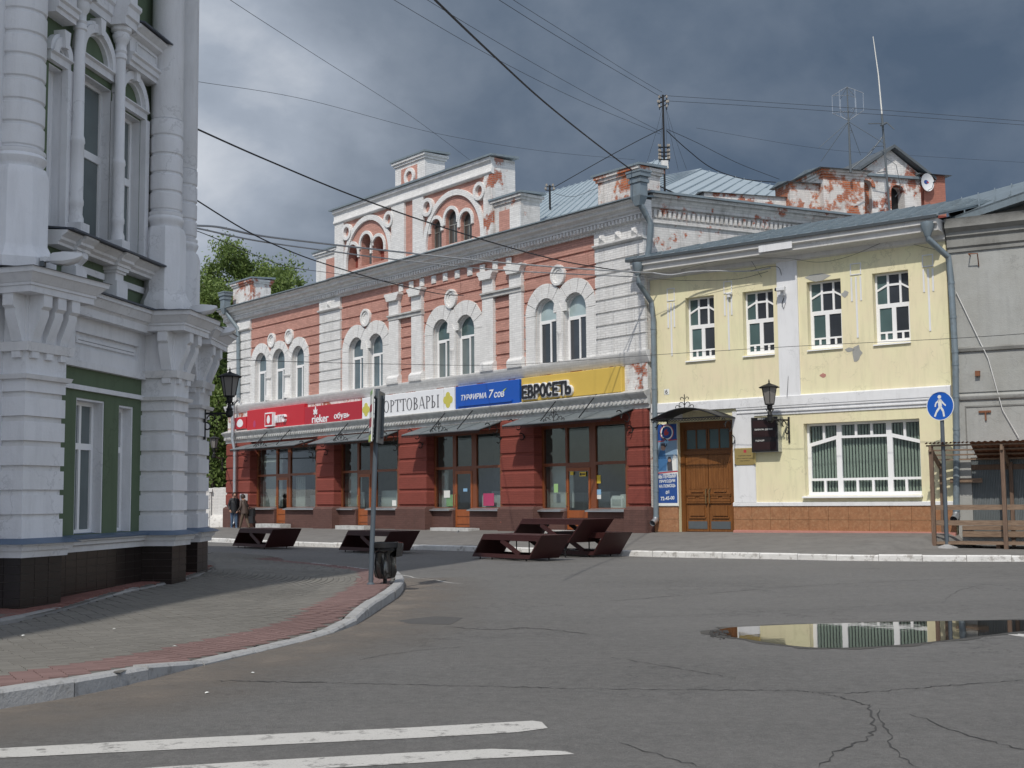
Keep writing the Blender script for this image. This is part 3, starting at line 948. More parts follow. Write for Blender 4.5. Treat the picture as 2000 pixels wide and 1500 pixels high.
# ---- the attic above the cornice
AT = 0.0
zA0 = zEave - 0.15
zA1 = Z(700, 397, .1)                             # underside of the long cap
aL, aR = U(657, 470), U(965.5, 420)
f = MB()
arch = []
for (xa, xb, yb, xt, yt) in ((674.6, 768, 505, 720, 421), (829, 949, 462, 892, 370)):
    u0, u1 = U(xa, yb), U(xb, yb)
    zt = Z(xt, yt)
    arch.append(((u0 + u1) / 2, (u1 - u0) / 2, zt))
niche = [(684, 699.5, 478, 525), (711, 726, 457, 517), (733, 750.5, 462, 510)]
panes = [(848, 862.5, 428, 485), (876, 893, 409, 475), (905, 921.5, 413, 470)]
nh = []
for k, (xa, xb, yt, yb) in enumerate(niche + panes):
    u0, u1 = U(xa, (yt + yb) / 2, -.12), U(xb, (yt + yb) / 2)
    nh.append(arch_poly(u0, u1, max(zA0 + .3, Z((xa + xb) / 2, yb)), Z((xa + xb) / 2, yt), 10))
MB().holed(rect(aL, aR, zA0, zA1), nh, 0, -.45, back=False).build('attic_wall', 'pink_brick', pink)
for k, h in enumerate(nh):
    us = [q[0] for q in h]
    zs = [q[1] for q in h]
    if k < 3:
        MB().prism(h, -.4, -.45).build('blind_niche', 'maroon_brick' if k != 1 else 'tin_dark', pink)
    else:
        g0, g1, z0, z1 = min(us), max(us), min(zs), max(zs)
        tt = .035
        fr = MB()
        tr = z0 + (z1 - z0) * .58
        ho = [arch_poly(g0 + tt, g1 - tt, tr + .02, z1 - tt, 8), rect(g0 + tt, (g0 + g1) / 2 - .018, z0 + tt, tr - .02), rect((g0 + g1) / 2 + .018, g1 - tt, z0 + tt, tr - .02)]
        fr.holed(arch_poly(g0 + .004, g1 - .004, z0 + .004, z1 - .004, 10), ho, -.14, -.19)
        fo = fr.build('attic_window', 'grey_dark', pink)
        for q in ho:
            MB().prism(q, -.16, -.175).build('pane', 'glass_old', fo)
for k, h in enumerate(nh):                        # hoods over the six little arches
    us = [q[0] for q in h]
    c, r, zt = (min(us) + max(us)) / 2, (max(us) - min(us)) / 2, max(q[1] for q in h)
    m = MB().ring(c, zt - r, r + .02, r + .15, 0, .065, 0, math.pi, 14)
    for sgn in (-1, 1):
        m.box(c + sgn * (r + .02) if sgn > 0 else c - r - .15, c + sgn * (r + .15) if sgn > 0 else c - r - .02, 0, .065, zt - r - .18, zt - r - .001)
    m.build('arch_hood', 'white_clean', pink)
for c, r, zt in arch:
    m = MB()
    rz = r + .0
    zc = zt - r
    if zc > zA0 + .25:
        pass
    m.ring(c, zc, r - .22, r, 0, .10, 0, math.pi, 28)
    if zc > zA0:
        m.box(c - r, c - r + .22, 0, .10, zA0, zc)
        m.box(c + r - .22, c + r, 0, .10, zA0, zc)
    m.build('great_arch', 'white_clean', pink)
for rx, ry_, rr in ((678.5, 453.5, 16), (760, 428.5, 16), (835.7, 405, 18), (937, 373.5, 18)):
    uc, zc = P.px(rx, ry_, .08)
    r = Z(rx, ry_ - rr, .08) - zc
    MB().ring(uc, zc, r * .62, r, .0, .15, n=20).build('ring_ornament', 'white_clean', pink)
vert = [(aL, U(674, 500)), (U(768, 450), U(793, 450)), (U(809.5, 430), U(830, 430)), (U(948, 420), aR)]
for i, (a, b) in enumerate(vert):
    MB().box(a, b, .001, .095 + (.004 if i in (1, 2) else 0), zA0, zA1 - .62).build('attic_pier', 'white_brick' if i < 3 else 'white_worn', pink)
MB().prof([(0, zA1 - .62), (.10, zA1 - .62), (.16, zA1 - .56), (.16, zA1 - .5), (.12, zA1 - .42), (.12, zA1 - .2), (.22, zA1 - .12), (.22, zA1), (0, zA1)], aL - .02, aR + .02).build('attic_frieze', 'cornice', pink)


def cap(u0, u1, o0, o1, z, name='tin_cap'):       # metal cap with a slight fall
    MB().add([(u0, o1, z), (u1, o1, z), (u1, o0, z + .06), (u0, o0, z + .06), (u0, o1, z + .07), (u1, o1, z + .07), (u1, o0, z + .15), (u0, o0, z + .15)],
             [(0, 1, 2, 3), (4, 5, 6, 7), (0, 1, 5, 4), (1, 2, 6, 5), (2, 3, 7, 6), (3, 0, 4, 7)]).build(name, 'tin', pink)


def stub(xl, xr, yb, ybase, mat, o0, o1, ytop, xref, panel=None, overhang=.16, side='dark_worn', name='parapet_block'):
    u0, u1 = U(xl, ybase, o1), U(xr, ybase, o1)
    z1 = Z(xref, ytop, o1 + overhang)
    q = MB()
    q.box(u0, u1, o0, o1, yb, z1 - .2)
    q.box(u0 - .06, u1 + .06, o0 - .06, o1 + .06, z1 - .2, z1 - .1)
    q.box(u0 - .12, u1 + .12, o0 - .12, o1 + .12, z1 - .1, z1)
    q.build(name, mat, pink)
    cap(u0 - overhang - .03, u1 + overhang + .03, o0 - overhang, o1 + overhang, z1 + .002)
    return u0, u1, z1


MB().box(aL + .01, aR - .01, .0005, .022, zA0, zA0 + .46).build('whitewash_band', 'white_brick', pink)
MB().box(aL, aR, -1.0, -.46, zA0, zA1 - .001).build('attic_back', 'dark_worn', pink)
MB().box(aR + .0005, aR + .014, -1.0, -.001, zA0, zA1 - .13).build('attic_side', 'white_worn', pink)
cap(aL - .2, aR + .2, -1.05, .30, zA1 + .002)
pu0, pu1, pz = stub(772, 830, zA1 + .1, 350, 'white_brick', -.95, 0.03, 317, 770)
MB().box(U(784, 350, .03), U(815, 350, .03), .03, .045, zA1 + .12, pz - .35).build('pedestal_panel', 'pink_brick', pink)
uc, zc = P.px(801.5, 345, .05)
MB().ring(uc, zc, .22, .36, .046, .13, n=20).build('ring_ornament', 'white_clean', pink)
ru0, ru1, rz_ = stub(966, 1017.5, zA0, 430, 'dark_worn', -.9, 0.0, 391, 963)
MB().box(U(976, 430), U(997.5, 430), 0.001, .03, zA0 + .3, rz_ - .45).build('pedestal_panel', 'pink_brick', pink)
MB().box(U(998, 430), ru1 + .01, .001, .06, zA0, rz_ - .42).build('attic_pier', 'white_brick', pink)
lu0, lu1, lz = stub(617.5, 656.5, zA0, 520, 'white_brick', -.9, 0.0, 495, 612)
MB().box(U(638, 520), U(654, 520), 0.001, .03, zA0 + .3, lz - .4).build('pedestal_panel', 'pink_brick', pink)
stub(1168, 1247, zA0, 370, 'red_worn', -.95, 0.05, 347, 1157, name='corner_block')
stub(455, 492.7, zA0, 575, 'white_worn', -.95, 0.05, 554, 453, name='corner_block')
# ---- tin roof
ro = 'tin_pale'
zr = zEave + .1


def seam_roof(p00, p10, p11, p01, n, name='tin_roof', mat=ro, parent=None, fr=P, th=.05):   # sheet between two edges, with standing seams
    A, B, C, D = [Vector(x) for x in (p00, p10, p11, p01)]
    m = MB()
    up = Vector((0, 0, -.05))
    m.hexa([tuple(x) for x in (A, B, C, D)], [tuple(x + up) for x in (A, B, C, D)])
    o = m.build(name, mat, parent)
    sm = MB()
    for k in range(n + 1):
        a, b = A.lerp(B, k / n), D.lerp(C, k / n)
        t = (B - A).normalized() * .018
        h = Vector((0, 0, th))
        sm.hexa([tuple(x) for x in (a - t, a + t, b + t, b - t)], [tuple(x + h) for x in (a - t, a + t, b + t, b - t)])
    sm.build('seams', mat, o, kind='stuff')
    return o


zB = Z(1043, 384, -6.0)
seam_roof((aL + 3, -.2, zr), (uE - .3, -.2, zr), (uE - 4.6, -6, zB), (aL + 3, -6, zB), 30, parent=pink)
seam_roof((uL, -.2, zr), (aL + 3, -.2, zr), (aL + 3, -8, zr + .4), (uL, -8, zr + .4), 20, parent=pink)
pk = Vector(P.loc(at_depth(1370, 331, 53)))
h1 = Vector(P.loc(at_depth(1262, 352, 48)))
h2 = Vector(P.loc(at_depth(1560, 373, 53)))
h3 = Vector(P.loc(at_depth(1262, 381, 46.5)))
h4 = Vector(P.loc(at_depth(1560, 388, 51)))
seam_roof(tuple(h3), tuple(h4), tuple(h2 + Vector((0, -.4, .0))), tuple(pk), 12, parent=pink)
seam_roof(tuple(h1), tuple(h3), tuple(pk + Vector((.02, 0, 0))), tuple(pk), 5, parent=pink)
# ---- body sides
zs = zEave - .05
MB().quad((uL, 0, Z0 - .3), (uL, -13, Z0 - .3), (uL, -13, zs), (uL, 0, zs)).build('left_side_wall', 'white_worn', pink)
MB().quad((uL, -13, Z0 - .3), (uE - 1, -13, Z0 - .3), (uE - 1, -13, zs), (uL, -13, zs)).build('rear_wall', 'white_worn', pink)
# the right flank runs back at its own angle above the neighbour's roof
FA = vp_angle(6000)
F = Frame(P.w(uE + .01, -.02, Z0), FA)
flank = MB()
fl = 11.0
zf0, zf1 = Z0 - .3, F.z(1262, 381)
flank.quad((0, 0, zf0), (fl, 0, zf0), (fl, 0, zf1), (0, 0, zf1))
zd = F.z(1310, 421)
d = MB()
d.prof([(0, zd + .18), (.10, zd + .20), (.10, zd + .3), (.2, zd + .42), (.2, zd + .5), (.3, zf1 - .1), (.3, zf1), (0, zf1)], 0.1, fl)
d.prof([(0, zd - .34), (.08, zd - .3), (.08, zd - .2), (0, zd - .18)], 0.1, fl)
dn = MB()
for k in range(58):
    dn.box(.25 + k * .185, .25 + k * .185 + .10, .0, .09, zd - .12, zd + .12)


def flank_part(mb, name, mat, kind=None):          # built in the flank's axes, kept as a part of the building
    o = bpy.data.objects.new(name, None)
    me = mb.mesh(name, mat, 0)
    M1 = Matrix.Translation(Vector((F.p.x, F.p.y, 0))) @ Matrix.Rotation(F.a, 4, 'Z')
    M0 = Matrix.Translation(P.p) @ Matrix.Rotation(P.a, 4, 'Z')
    me.transform(M0.inverted() @ M1)
    bpy.data.objects.remove(o)
    ob = bpy.data.objects.new(name, me)
    COL.objects.link(ob)
    ob.parent = pink
    BASE[ob.name] = P.p.z
    return tag(ob, kind=kind)


flank_part(flank, 'flank_wall', 'dark_worn')
flank_part(d, 'flank_cornice', 'dark_worn')
flank_part(dn, 'flank_dentils', 'dark_worn', 'stuff')
flank_part(MB().prof([(-.3, zf1 + .1), (.42, zf1 + .002), (.42, zf1 + .07), (-.3, zf1 + .17)], -.05, fl), 'flank_gutter', 'tin')
# ------------------------------------------------------------------ the yellow house
YA = vp_angle(-2100) - math.pi
_q = P.w(uE + 0.03, -0.10, 0)
Y = Frame((_q.x, _q.y, Z0 + 0.02), YA)
YU = lambda x, y, o=0.0: Y.u(x, y, o)
YZ = lambda x, y, o=0.0: Y.z(x, y, o)
yel = thing('yellow_house', 'pale yellow rendered two storey house with white belt and brown marble base', 'house', Y)
YL, YR = 0.02, YU(1858, 760)
yz0 = Y.p.z
zg_r = YZ(1830, 1040)                              # pavement level at its right end
yB1, yB0 = YZ(1400, 783), YZ(1500, 800)            # white belt
yB1, yBm, yB0 = YZ(1560, 773), YZ(1560, 790.5), YZ(1560, 808)
yPl = YZ(1600, 988)
ySt = YZ(1600, 980)
OVH = 0.72
yEv = YZ(1560, 462, OVH)
ySof = YZ(1600, 504)
yW = [(1339, 1395, 577, 705), (1451, 1511, 565, 695), (1577, 1644, 545, 683), (1706, 1777, 528, 672)]
yop = []
RY = .2
for xl, xr, yt, yb in yW:
    xc = (xl + xr) / 2
    yop.append((YU(xl, 620), YU(xr, 620), YZ(xc, yb - 3), YZ(xc, yt + 2)))
bw = (YU(1571, 890), YU(1798, 890), YZ(1690, 967), YZ(1690, 822))
dw = (YU(1325, 930), YU(1432.5, 930), yz0, YZ(1380, 822))
hol = [rect(a, b, c, d) for a, b, c, d in yop + [bw]]
body = MB()
body.holed([(YL, yz0 - .3), (dw[0], yz0 - .3), (dw[0], dw[3]), (dw[1], dw[3]), (dw[1], yz0 - .3), (YR, yz0 - .3), (YR, ySof + .3), (YL, ySof + .3)], hol, 0, -.4, back=False)
body.build('front_wall', 'yellow', yel)
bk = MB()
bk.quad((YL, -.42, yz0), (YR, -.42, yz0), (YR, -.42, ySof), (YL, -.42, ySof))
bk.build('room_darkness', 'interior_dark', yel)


def yellow_window(u0, u1, z0, z1):
    """Upper window: three lights above a slanted bar, two tall sashes, small squares along the foot."""
    t = .055
    o = -RY
    w_, h_ = u1 - u0, z1 - z0
    zt = z0 + h_ * .55                              # transom
    a, b = u0 + t, u1 - t
    m1, m2 = a + (b - a) * .34, a + (b - a) * .72
    s = .03
    zs = z0 + h_ * .76                              # slanted bar ends
    zm = z0 + h_ * .83
    H_ = [[(a, zs + s), (m1 - s, zm + s), (m1 - s, z1 - t), (a, z1 - t)], rect(m1 + s, m2 - s, zm + s, z1 - t), [(m2 + s, zm + s), (b, zs + s), (b, z1 - t), (m2 + s, z1 - t)],
          [(a, zt + t * .6), (m1 - s, zt + t * .6), (m1 - s, zm - s), (a, zs - s)], rect(m1 + s, m2 - s, zt + t * .6, zm - s), [(m2 + s, zt + t * .6), (b, zt + t * .6), (b, zs - s), (m2 + s, zm - s)]]
    um = (a + b) / 2
    zq = z0 + h_ * .145
    H_ += [rect(a + .05, um - .06, zq + .05, zt - .09), rect(um + .06, b - .05, zq + .05, zt - .09)]
    for q0, q1 in ((a + .05, um - .06), (um + .06, b - .05)):
        qm = (q0 + q1) / 2
        H_ += [rect(q0, qm - .03, z0 + .12, zq), rect(qm + .03, q1, z0 + .12, zq)]
    f = MB().holed(rect(u0 + .004, u1 - .004, z0 + .004, z1 - .004), H_, o, o - .07).build('casement_window', 'pvc', yel)
    for k, h in enumerate(H_):
        MB().prism(h, o - .03, o - .045).build('pane', 'glass_teal' if k in (0, 3, 6, 8, 9) else 'glass_black', f)
    MB().prof([(o, z0 - .02), (.06, z0 - .06), (.06, z0 - .03), (o, z0 + .02)], u0 - .02, u1 + .015).build('sill', 'pvc', f)
    MB().box(u0 + .10, u0 + .36, -.40, -.36, z0 + .1, z1 - .1).build('curtain', 'blind_green', f)


for a in yop:
    yellow_window(*a)
# the wide ground floor window with vertical blinds
u0, u1, z0, z1 = bw
o, t, s = -.22, .07, .035
a, b = u0 + t, u1 - t
m1, m2 = a + (b - a) * .275, a + (b - a) * .735
zq = z0 + (z1 - z0) * .22
ze, zm = z0 + (z1 - z0) * .70, z0 + (z1 - z0) * .80
h = [[(a + .05, zq + s), (m1 - .08, zq + s), (m1 - .08, zm - .06), (a + .05, ze - .04)], rect(m1 + .08, m2 - .08, zq + s, zm - s), [(m2 + .08, zq + s), (b - .02, zq + s), (b - .02, ze - .04), (m2 + .08, zm - .06)]]
ua = (a + m1) / 2
ub = (m2 + b) / 2
h += [[(a, ze + .05), (ua - s, (ze + zm) / 2 + .05), (ua - s, z1 - t), (a, z1 - t)], [(ua + s, (ze + zm) / 2 + .07), (m1 - .06, zm + .05), (m1 - .06, z1 - t), (ua + s, z1 - t)]]
for k in range(3):
    q = (m2 - m1 - .12) / 3
    h.append(rect(m1 + .06 + q * k + s, m1 + .06 + q * (k + 1) - s, zm + s, z1 - t))
    h.append(rect(m1 + .06 + q * k + s, m1 + .06 + q * (k + 1) - s, z0 + .10, zq - s))
h += [[(m2 + .06, zm + .05), (ub - s, (ze + zm) / 2 + .07), (ub - s, z1 - t), (m2 + .06, z1 - t)], [(ub + s, (ze + zm) / 2 + .05), (b, ze + .05), (b, z1 - t), (ub + s, z1 - t)]]
h += [rect(a + .03, ua - s, z0 + .1, zq - s), rect(ua + s, m1 - .06, z0 + .1, zq - s), rect(m2 + .06, ub - s, z0 + .1, zq - s), rect(ub + s, b, z0 + .1, zq - s)]
f = MB().holed(rect(u0 + .004, u1 - .004, z0 + .004, z1 - .004), h, o, o - .08).build('display_window', 'pvc', yel)
for q in h:
    MB().prism(q, o - .03, o - .04).build('pane', 'glass_shop', f)
MB().prof([(o, z0 - .03), (.14, z0 - .07), (.14, z0 - .03), (o, z0 + .02)], u0 - .05, u1 + .03).build('sill', 'pvc', f)
n = 34
for k in range(n):
    q = u0 + .1 + (u1 - u0 - .2) * k / n
    MB().hexa([(q, -.36, z0 + .1), (q + .045, -.40, z0 + .1), (q + .045, -.40, z1 - .08), (q, -.36, z1 - .08)], [(q, -.362, z0 + .1), (q + .045, -.402, z0 + .1), (q + .045, -.402, z1 - .08), (q, -.362, z1 - .08)]).build('blind_slat', 'blind', f)
# pilasters, belt, plinth
MB().box(YU(1521, 650), YU(1561, 650), .001, .05, yB1 - .02, ySof + .1).build('pilaster', 'yellow_white', yel)
MB().box(YU(1433.5, 900), YU(1476, 900), .001, .04, ySt, yBm - .1).build('pilaster', 'yellow_white', yel)
MB().prof([(0, yBm), (.10, yBm), (.10, yB1), (0, yB1 + .04)], YL, YR).build('belt_course', 'yellow_white', yel)
ub0 = YU(1440, 800)
MB().prof([(0, yB0), (.03, yB0), (.03, yB0 + .07), (.07, yB0 + .09), (.07, yBm - .13), (.05, yBm - .12), (.05, yBm - .08), (.085, yBm - .06), (.085, yBm - .002), (0, yBm - .002)], ub0, YR).build('belt_moulding', 'yellow_white', yel)
MB().prof([(0, yB0), (.03, yB0), (.03, yB0 + .07), (.06, yB0 + .09), (.06, yBm - .002), (0, yBm - .002)], YL, dw[0] + .2).build('belt_moulding', 'yellow_white', yel)
MB().prof([(0, yPl), (.07, yPl), (.07, ySt - .02), (0, ySt)], dw[1], YR).build('plinth_band', 'yellow_white', yel)
MB().box(YL, dw[0] - .01, .001, .05, yPl, ySt).build('plinth_band', 'yellow_white', yel)
for q0, q1 in ((YL + .02, dw[0]), (dw[1], YR)):
    n = max(1, round((q1 - q0) / .62))
    for r_ in range(2):
        zlo, zhi = [(yz0 + .0, (yz0 + yPl) / 2), ((yz0 + yPl) / 2, yPl)][r_]
        for k in range(n):
            MB().box(q0 + (q1 - q0) * k / n + .004, q0 + (q1 - q0) * (k + 1) / n - .004, .001, .04 + .002 * ((k + r_) % 2), zlo + .004, zhi - .004).build('marble_tile', 'marble_tile', yel)
MB().prof([(0, yz0 - .3), (.16, yz0 - .3), (.13, yz0 + .07), (0, yz0 + .09)], dw[1] + .02, YR).build('footing', 'footing', yel)
# double oak door
dd = MB()
dz1 = dw[3]
fd = -.16
dd.box(dw[0] + .003, dw[0] + .16, fd - .12, fd + .02, yz0 - .01, dz1 - .003)
dd.box(dw[1] - .16, dw[1] - .003, fd - .12, fd + .02, yz0 - .01, dz1 - .003)
dd.box(dw[0] + .16, dw[1] - .16, fd - .12, fd + .02, dz1 - .22, dz1 - .003)
zt = yz0 + (dz1 - yz0) * .70
dd.box(dw[0] + .16, dw[1] - .16, fd - .12, fd + .03, zt, zt + .12)
door = dd.build('door_frame', 'oak_dark', yel)
mid = (dw[0] + dw[1]) / 2
for q0, q1 in ((dw[0] + .165, mid - .01), (mid + .01, dw[1] - .165)):
    lf = MB()
    lf.box(q0, q1, fd - .08, fd - .02, yz0 + .02, zt - .004)
    w_ = q1 - q0
    for zz0, zz1, dx in ((.50, .80, .14), (.93, 1.02, .05), (1.10, 1.13, .02), (1.22, 1.26, .18)):
        lf.box(q0 + dx, q1 - dx, fd - .02, fd + .015, yz0 + zz0, yz0 + zz1)
    for kx in (.25, .75):
        lf.box(q0 + w_ * kx - .13, q0 + w_ * kx + .13, fd - .02, fd + .012, yz0 + 1.035, yz0 + 1.085)
    lf.box(q0 + .02, q1 - .02, fd - .02, fd + .03, yz0 + .88, yz0 + .915)
    lf.box(q0 + .02, q1 - .02, fd - .02, fd + .03, yz0 + 1.14, yz0 + 1.175)
    lf.box(q0 + .10, q1 - .10, fd - .02, fd + .02, yz0 + .42, yz0 + .46)
    L = lf.build('door_leaf', 'oak', yel)
    ap = [(q0 + .09, yz0 + 1.32), (q1 - .09, yz0 + 1.32), (q1 - .09, zt - .30)] + [(q1 - .09 - (w_ - .18) * i / 8, zt - .30 + .16 * math.sin(math.pi * i / 8)) for i in range(1, 8)] + [(q0 + .09, zt - .30)]
    npl = 7
    for k in range(npl):                             # upright boards of the tall panel
        e0, e1 = q0 + .09 + (w_ - .18) * k / npl, q0 + .09 + (w_ - .18) * (k + 1) / npl
        top = lambda u: zt - .30 + .16 * math.sin(math.pi * (u - q0 - .09) / (w_ - .18))
        MB().prism([(e0 + .003, yz0 + 1.32), (e1 - .003, yz0 + 1.32), (e1 - .003, top(e1)), (e0 + .003, top(e0))], fd - .021, fd - .008 - .004 * (k % 2)).build('plank', 'oak', L)
    MB().box(q0 + .06, q1 - .06, fd - .02, fd - .005, yz0 + .10, yz0 + .33).build('kick_plate', 'tin_dark', L)
    hx = q1 - .05 if q0 < mid - .5 else q0 + .05
    MB().tube([(hx, fd - .02, yz0 + .85), (hx, fd + .07, yz0 + .88), (hx, fd + .07, yz0 + 1.30), (hx, fd - .02, yz0 + 1.33)], .018, 6).build('handle', 'bronze', L)
    tp = MB()
    z0_, z1_ = zt + .12, dz1 - .22
    hh = [rect(q0 + .05, q0 + w_ / 2 - .02, z0_ + .06, z1_ - .03), rect(q0 + w_ / 2 + .02, q1 - .05, z0_ + .06, z1_ - .03)]
    tp.holed(rect(q0, q1, z0_ + .004, z1_ - .004), hh, fd - .02, fd - .07)
    T = tp.build('transom_light', 'oak_dark', yel)
    for q in hh:
        MB().prism(q, fd - .045, fd - .055).build('pane', 'glass_teal', T)
MB().box(dw[0], dw[1], -.45, -.39, yz0 - .3, dz1).build('door_recess', 'oak_dark', yel)
# raised line ornaments between the windows
for xl, xr, y0, y1, y2, y3 in ((1303, 1318, 563, 588, 640, 695), (1413.5, 1430, 549, 573, 616, 684), (1660.5, 1682, 514, 537, 588, 660), (1801, 1823, 497, 521, 570, 647)):
    yc = (y0 + y1) / 2
    a, b = YU(xl, yc), YU(xr, yc)
    xc = (xl + xr) / 2
    za, zb_, zc_2, zd_ = YZ(xc, y0), YZ(xc, y1), YZ(xc, y2), YZ(xc, y3)
    q = MB()
    e = .028
    q.holed(rect(a, b, zb_, za), [rect(a + e, b - e, zb_ + e, za - e)], .022, .0005)
    q.box(a + .004, a + .05, .0005, .02, zc_2, zb_ - .06)
    q.box(b - .05, b - .004, .0005, .02, zc_2, zb_ - .06)
    q.box((a + b) / 2 - .025, (a + b) / 2 + .025, .0005, .02, zd_, zb_ - .06)
    q.build('stucco_ornament', 'yellow_white', yel)
# bare plaster patches
for k, (x, y, w_, h_) in enumerate(((1597, 541, 22, 7), (1651, 574, 7, 6), (1674, 690, 9, 16), (1608, 733, 6, 4), (1660, 683, 10, 4))):
    a, z = YU(x - w_, y), YZ(x, y)
    b = YU(x + w_, y)
    hh = abs(YZ(x, y - h_) - z)
    rn = random.Random(k)
    pl = [((a + b) / 2 + (b - a) / 2 * math.cos(t_) * (.75 + .5 * rn.random()), z + hh * math.sin(t_) * (.7 + .6 * rn.random())) for t_ in [2 * math.pi * i / 11 for i in range(11)]]
    MB().prism(pl, .0006, .006).build('plaster_patch', 'footing' if k == 3 else 'grey_plaster', yel)
# eave, gutter and roof
MB().prof([(0, ySof), (.10, ySof + .04), (.10, ySof + .16), (.30, ySof + .22), (OVH - .14, yEv - .34), (OVH - .12, yEv - .20), (OVH - .02, yEv - .16), (OVH - .02, yEv - .02), (0, yEv - .02)], YL - .3, YR + .02).build('eave_cornice', 'soffit', yel)
MB().prof([(OVH - .1, yEv - .018), (OVH + .06, yEv - .03), (OVH + .08, yEv + .05), (OVH - .1, yEv + .06)], YL - .42, YR + .05).build('gutter', 'tin_dark', yel)
b0, b1 = YU(1482, 489, OVH - .01), YU(1547, 489, OVH - .01)
MB().box(b0, b1, OVH - .019, OVH, yEv - .30, yEv - .10).build('sunlit_strip', 'lime', yel)  # white strip painted in for a sunlit piece of the cornice
# the roof climbs to a line seen against the brick structures behind
r1 = Vector(Y.loc(at_depth(1700, 424, 41.0)))
orid = OVH - 6.5
zrid = YZ(1780, 407, orid)
seam_roof((YL - .42, OVH + .04, yEv + .06), (YR + .1, OVH + .04, yEv + .06), (YR + 2.2, orid, zrid), (YL + .3, orid, zrid), 22, 'tin_roof', 'tin', yel, th=.06)
for k in range(1, 7):                               # lapped sheet joints running along the eave
    f_ = k / 7
    o_, z_ = OVH + .04 + (orid - OVH - .04) * f_, yEv + .06 + (zrid - yEv - .06) * f_
    MB().box(YL - .4 + .6 * f_, YR + .1 + 2.0 * f_, o_ - .03, o_ + .03, z_ + .01, z_ + .05).build('sheet_joint', 'tin', yel)
MB().box(YL + .3, YR, -12, -.45, yz0 - .3, yEv - .05).build('house_body', 'dark_worn', yel)
# ------------------------------------------------------------------ the unpainted grey house at the end of the row
GA = vp_angle(-3300) - math.pi
_q = Y.w(YR + .03, 0.0, 0)
G = Frame((_q.x, _q.y, .25), GA)
GU = lambda x, y, o=0.0: G.u(x, y, o)
GZ = lambda x, y, o=0.0: G.z(x, y, o)
gry = thing('grey_house', 'unpainted grey plastered house with a sagging tin roof behind a wooden walkway', 'house', G)
GL, GR = .02, 11.0
gz0 = G.p.z
zc0, zc1 = GZ(1900, 490), GZ(1900, 422, .35)
gw = MB()
hd = (GU(1898, 950), GU(1976, 950), gz0 + .35, GZ(1935, 893))
pn = [rect(GU(1885, 830), GU(2060, 830), GZ(1950, 872), GZ(1950, 790))]
gw.holed(rect(GL, GR, -.3, zc0 + .4), [rect(hd[0], GU(2100, 950), hd[2], hd[3])], 0, -.35, back=False)
gw.build('front_wall', 'grey_plaster', gry)
H2 = zc1 - zc0
MB().prof([(0, zc0 - .0), (.05, zc0), (.05, zc0 + .1), (.10, zc0 + .14), (.10, zc0 + H2 * .42), (.17, zc0 + H2 * .48), (.17, zc0 + H2 * .60), (.32, zc0 + H2 * .72), (.32, zc0 + H2 * .92), (.36, zc0 + H2), (0, zc0 + H2)], GL, GR).build('cornice', 'grey_dark', gry)
zz_ = GZ(1950, 677)
MB().prof([(0, zz_ - .10), (.06, zz_ - .08), (.08, zz_), (0, zz_ + .05)], GL, GR).build('string_course', 'grey_dark', gry)
zz_ = GZ(1930, 772)
MB().prof([(0, zz_ - .12), (.05, zz_ - .1), (.09, zz_ - .03), (.09, zz_), (0, zz_ + .06)], GL, GR).build('string_course', 'grey_plaster', gry)
MB().box(GL, GR, .001, .03, zz_ + .1, zz_ + .62).build('plaster_band', 'grey_plaster', gry)
a = GU(1886, 830)
MB().box(a, a + .03, .001, .02, gz0 + 2.3, zz_ - .3).box(a, a + 4, .001, .021, zz_ - .3, zz_ - .26).build('panel_line', 'grey_dark', gry)
dr_ = MB()
n = 60
e = GU(2100, 950)
for k in range(n):
    q = hd[0] + (e - hd[0]) * k / n
    st = (e - hd[0]) / n
    dr_.add([(q, -.09, hd[2]), (q + st * .35, -.075, hd[2]), (q + st * .65, -.075, hd[2]), (q + st, -.09, hd[2]), (q, -.09, hd[3]), (q + st * .35, -.075, hd[3]), (q + st * .65, -.075, hd[3]), (q + st, -.09, hd[3])], [(0, 1, 5, 4), (1, 2, 6, 5), (2, 3, 7, 6)])
dr_.build('corrugated_shutter', 'sheet_grey', gry)
cn = MB().tube([(GU(1868, 570), .06, GZ(1868, 570)), (GU(1930, 700, .06), .06, GZ(1930, 700, .06)), (GU(1958, 800, .06), .06, GZ(1958, 800, .06)), (GU(1990, 855, .06), .06, GZ(1990, 855, .06))], .012, 6)
cn.build('conduit', 'soffit', gry)
MB().tube([(GU(1895, 499), .0, GZ(1895, 499)), (GU(1895, 499), .25, GZ(1895, 499)), (GU(1912, 498), .25, GZ(1912, 498)), (GU(1912, 520), .02, GZ(1912, 520))], .018, 5).build('wall_hook', 'rust', gry)
MB().box(GU(1906, 730), GU(1915, 730), .0, .14, GZ(1910, 735), GZ(1910, 725)).build('bracket_stub', 'rust', gry)
MB().box(GU(1914, 855), GU(1938, 855), .0, .05, GZ(1925, 806), GZ(1925, 802)).box(GU(1924, 812), GU(1927, 812), .0, .05, GZ(1925, 821), GZ(1925, 806)).build('iron_cramp', 'rust', gry)
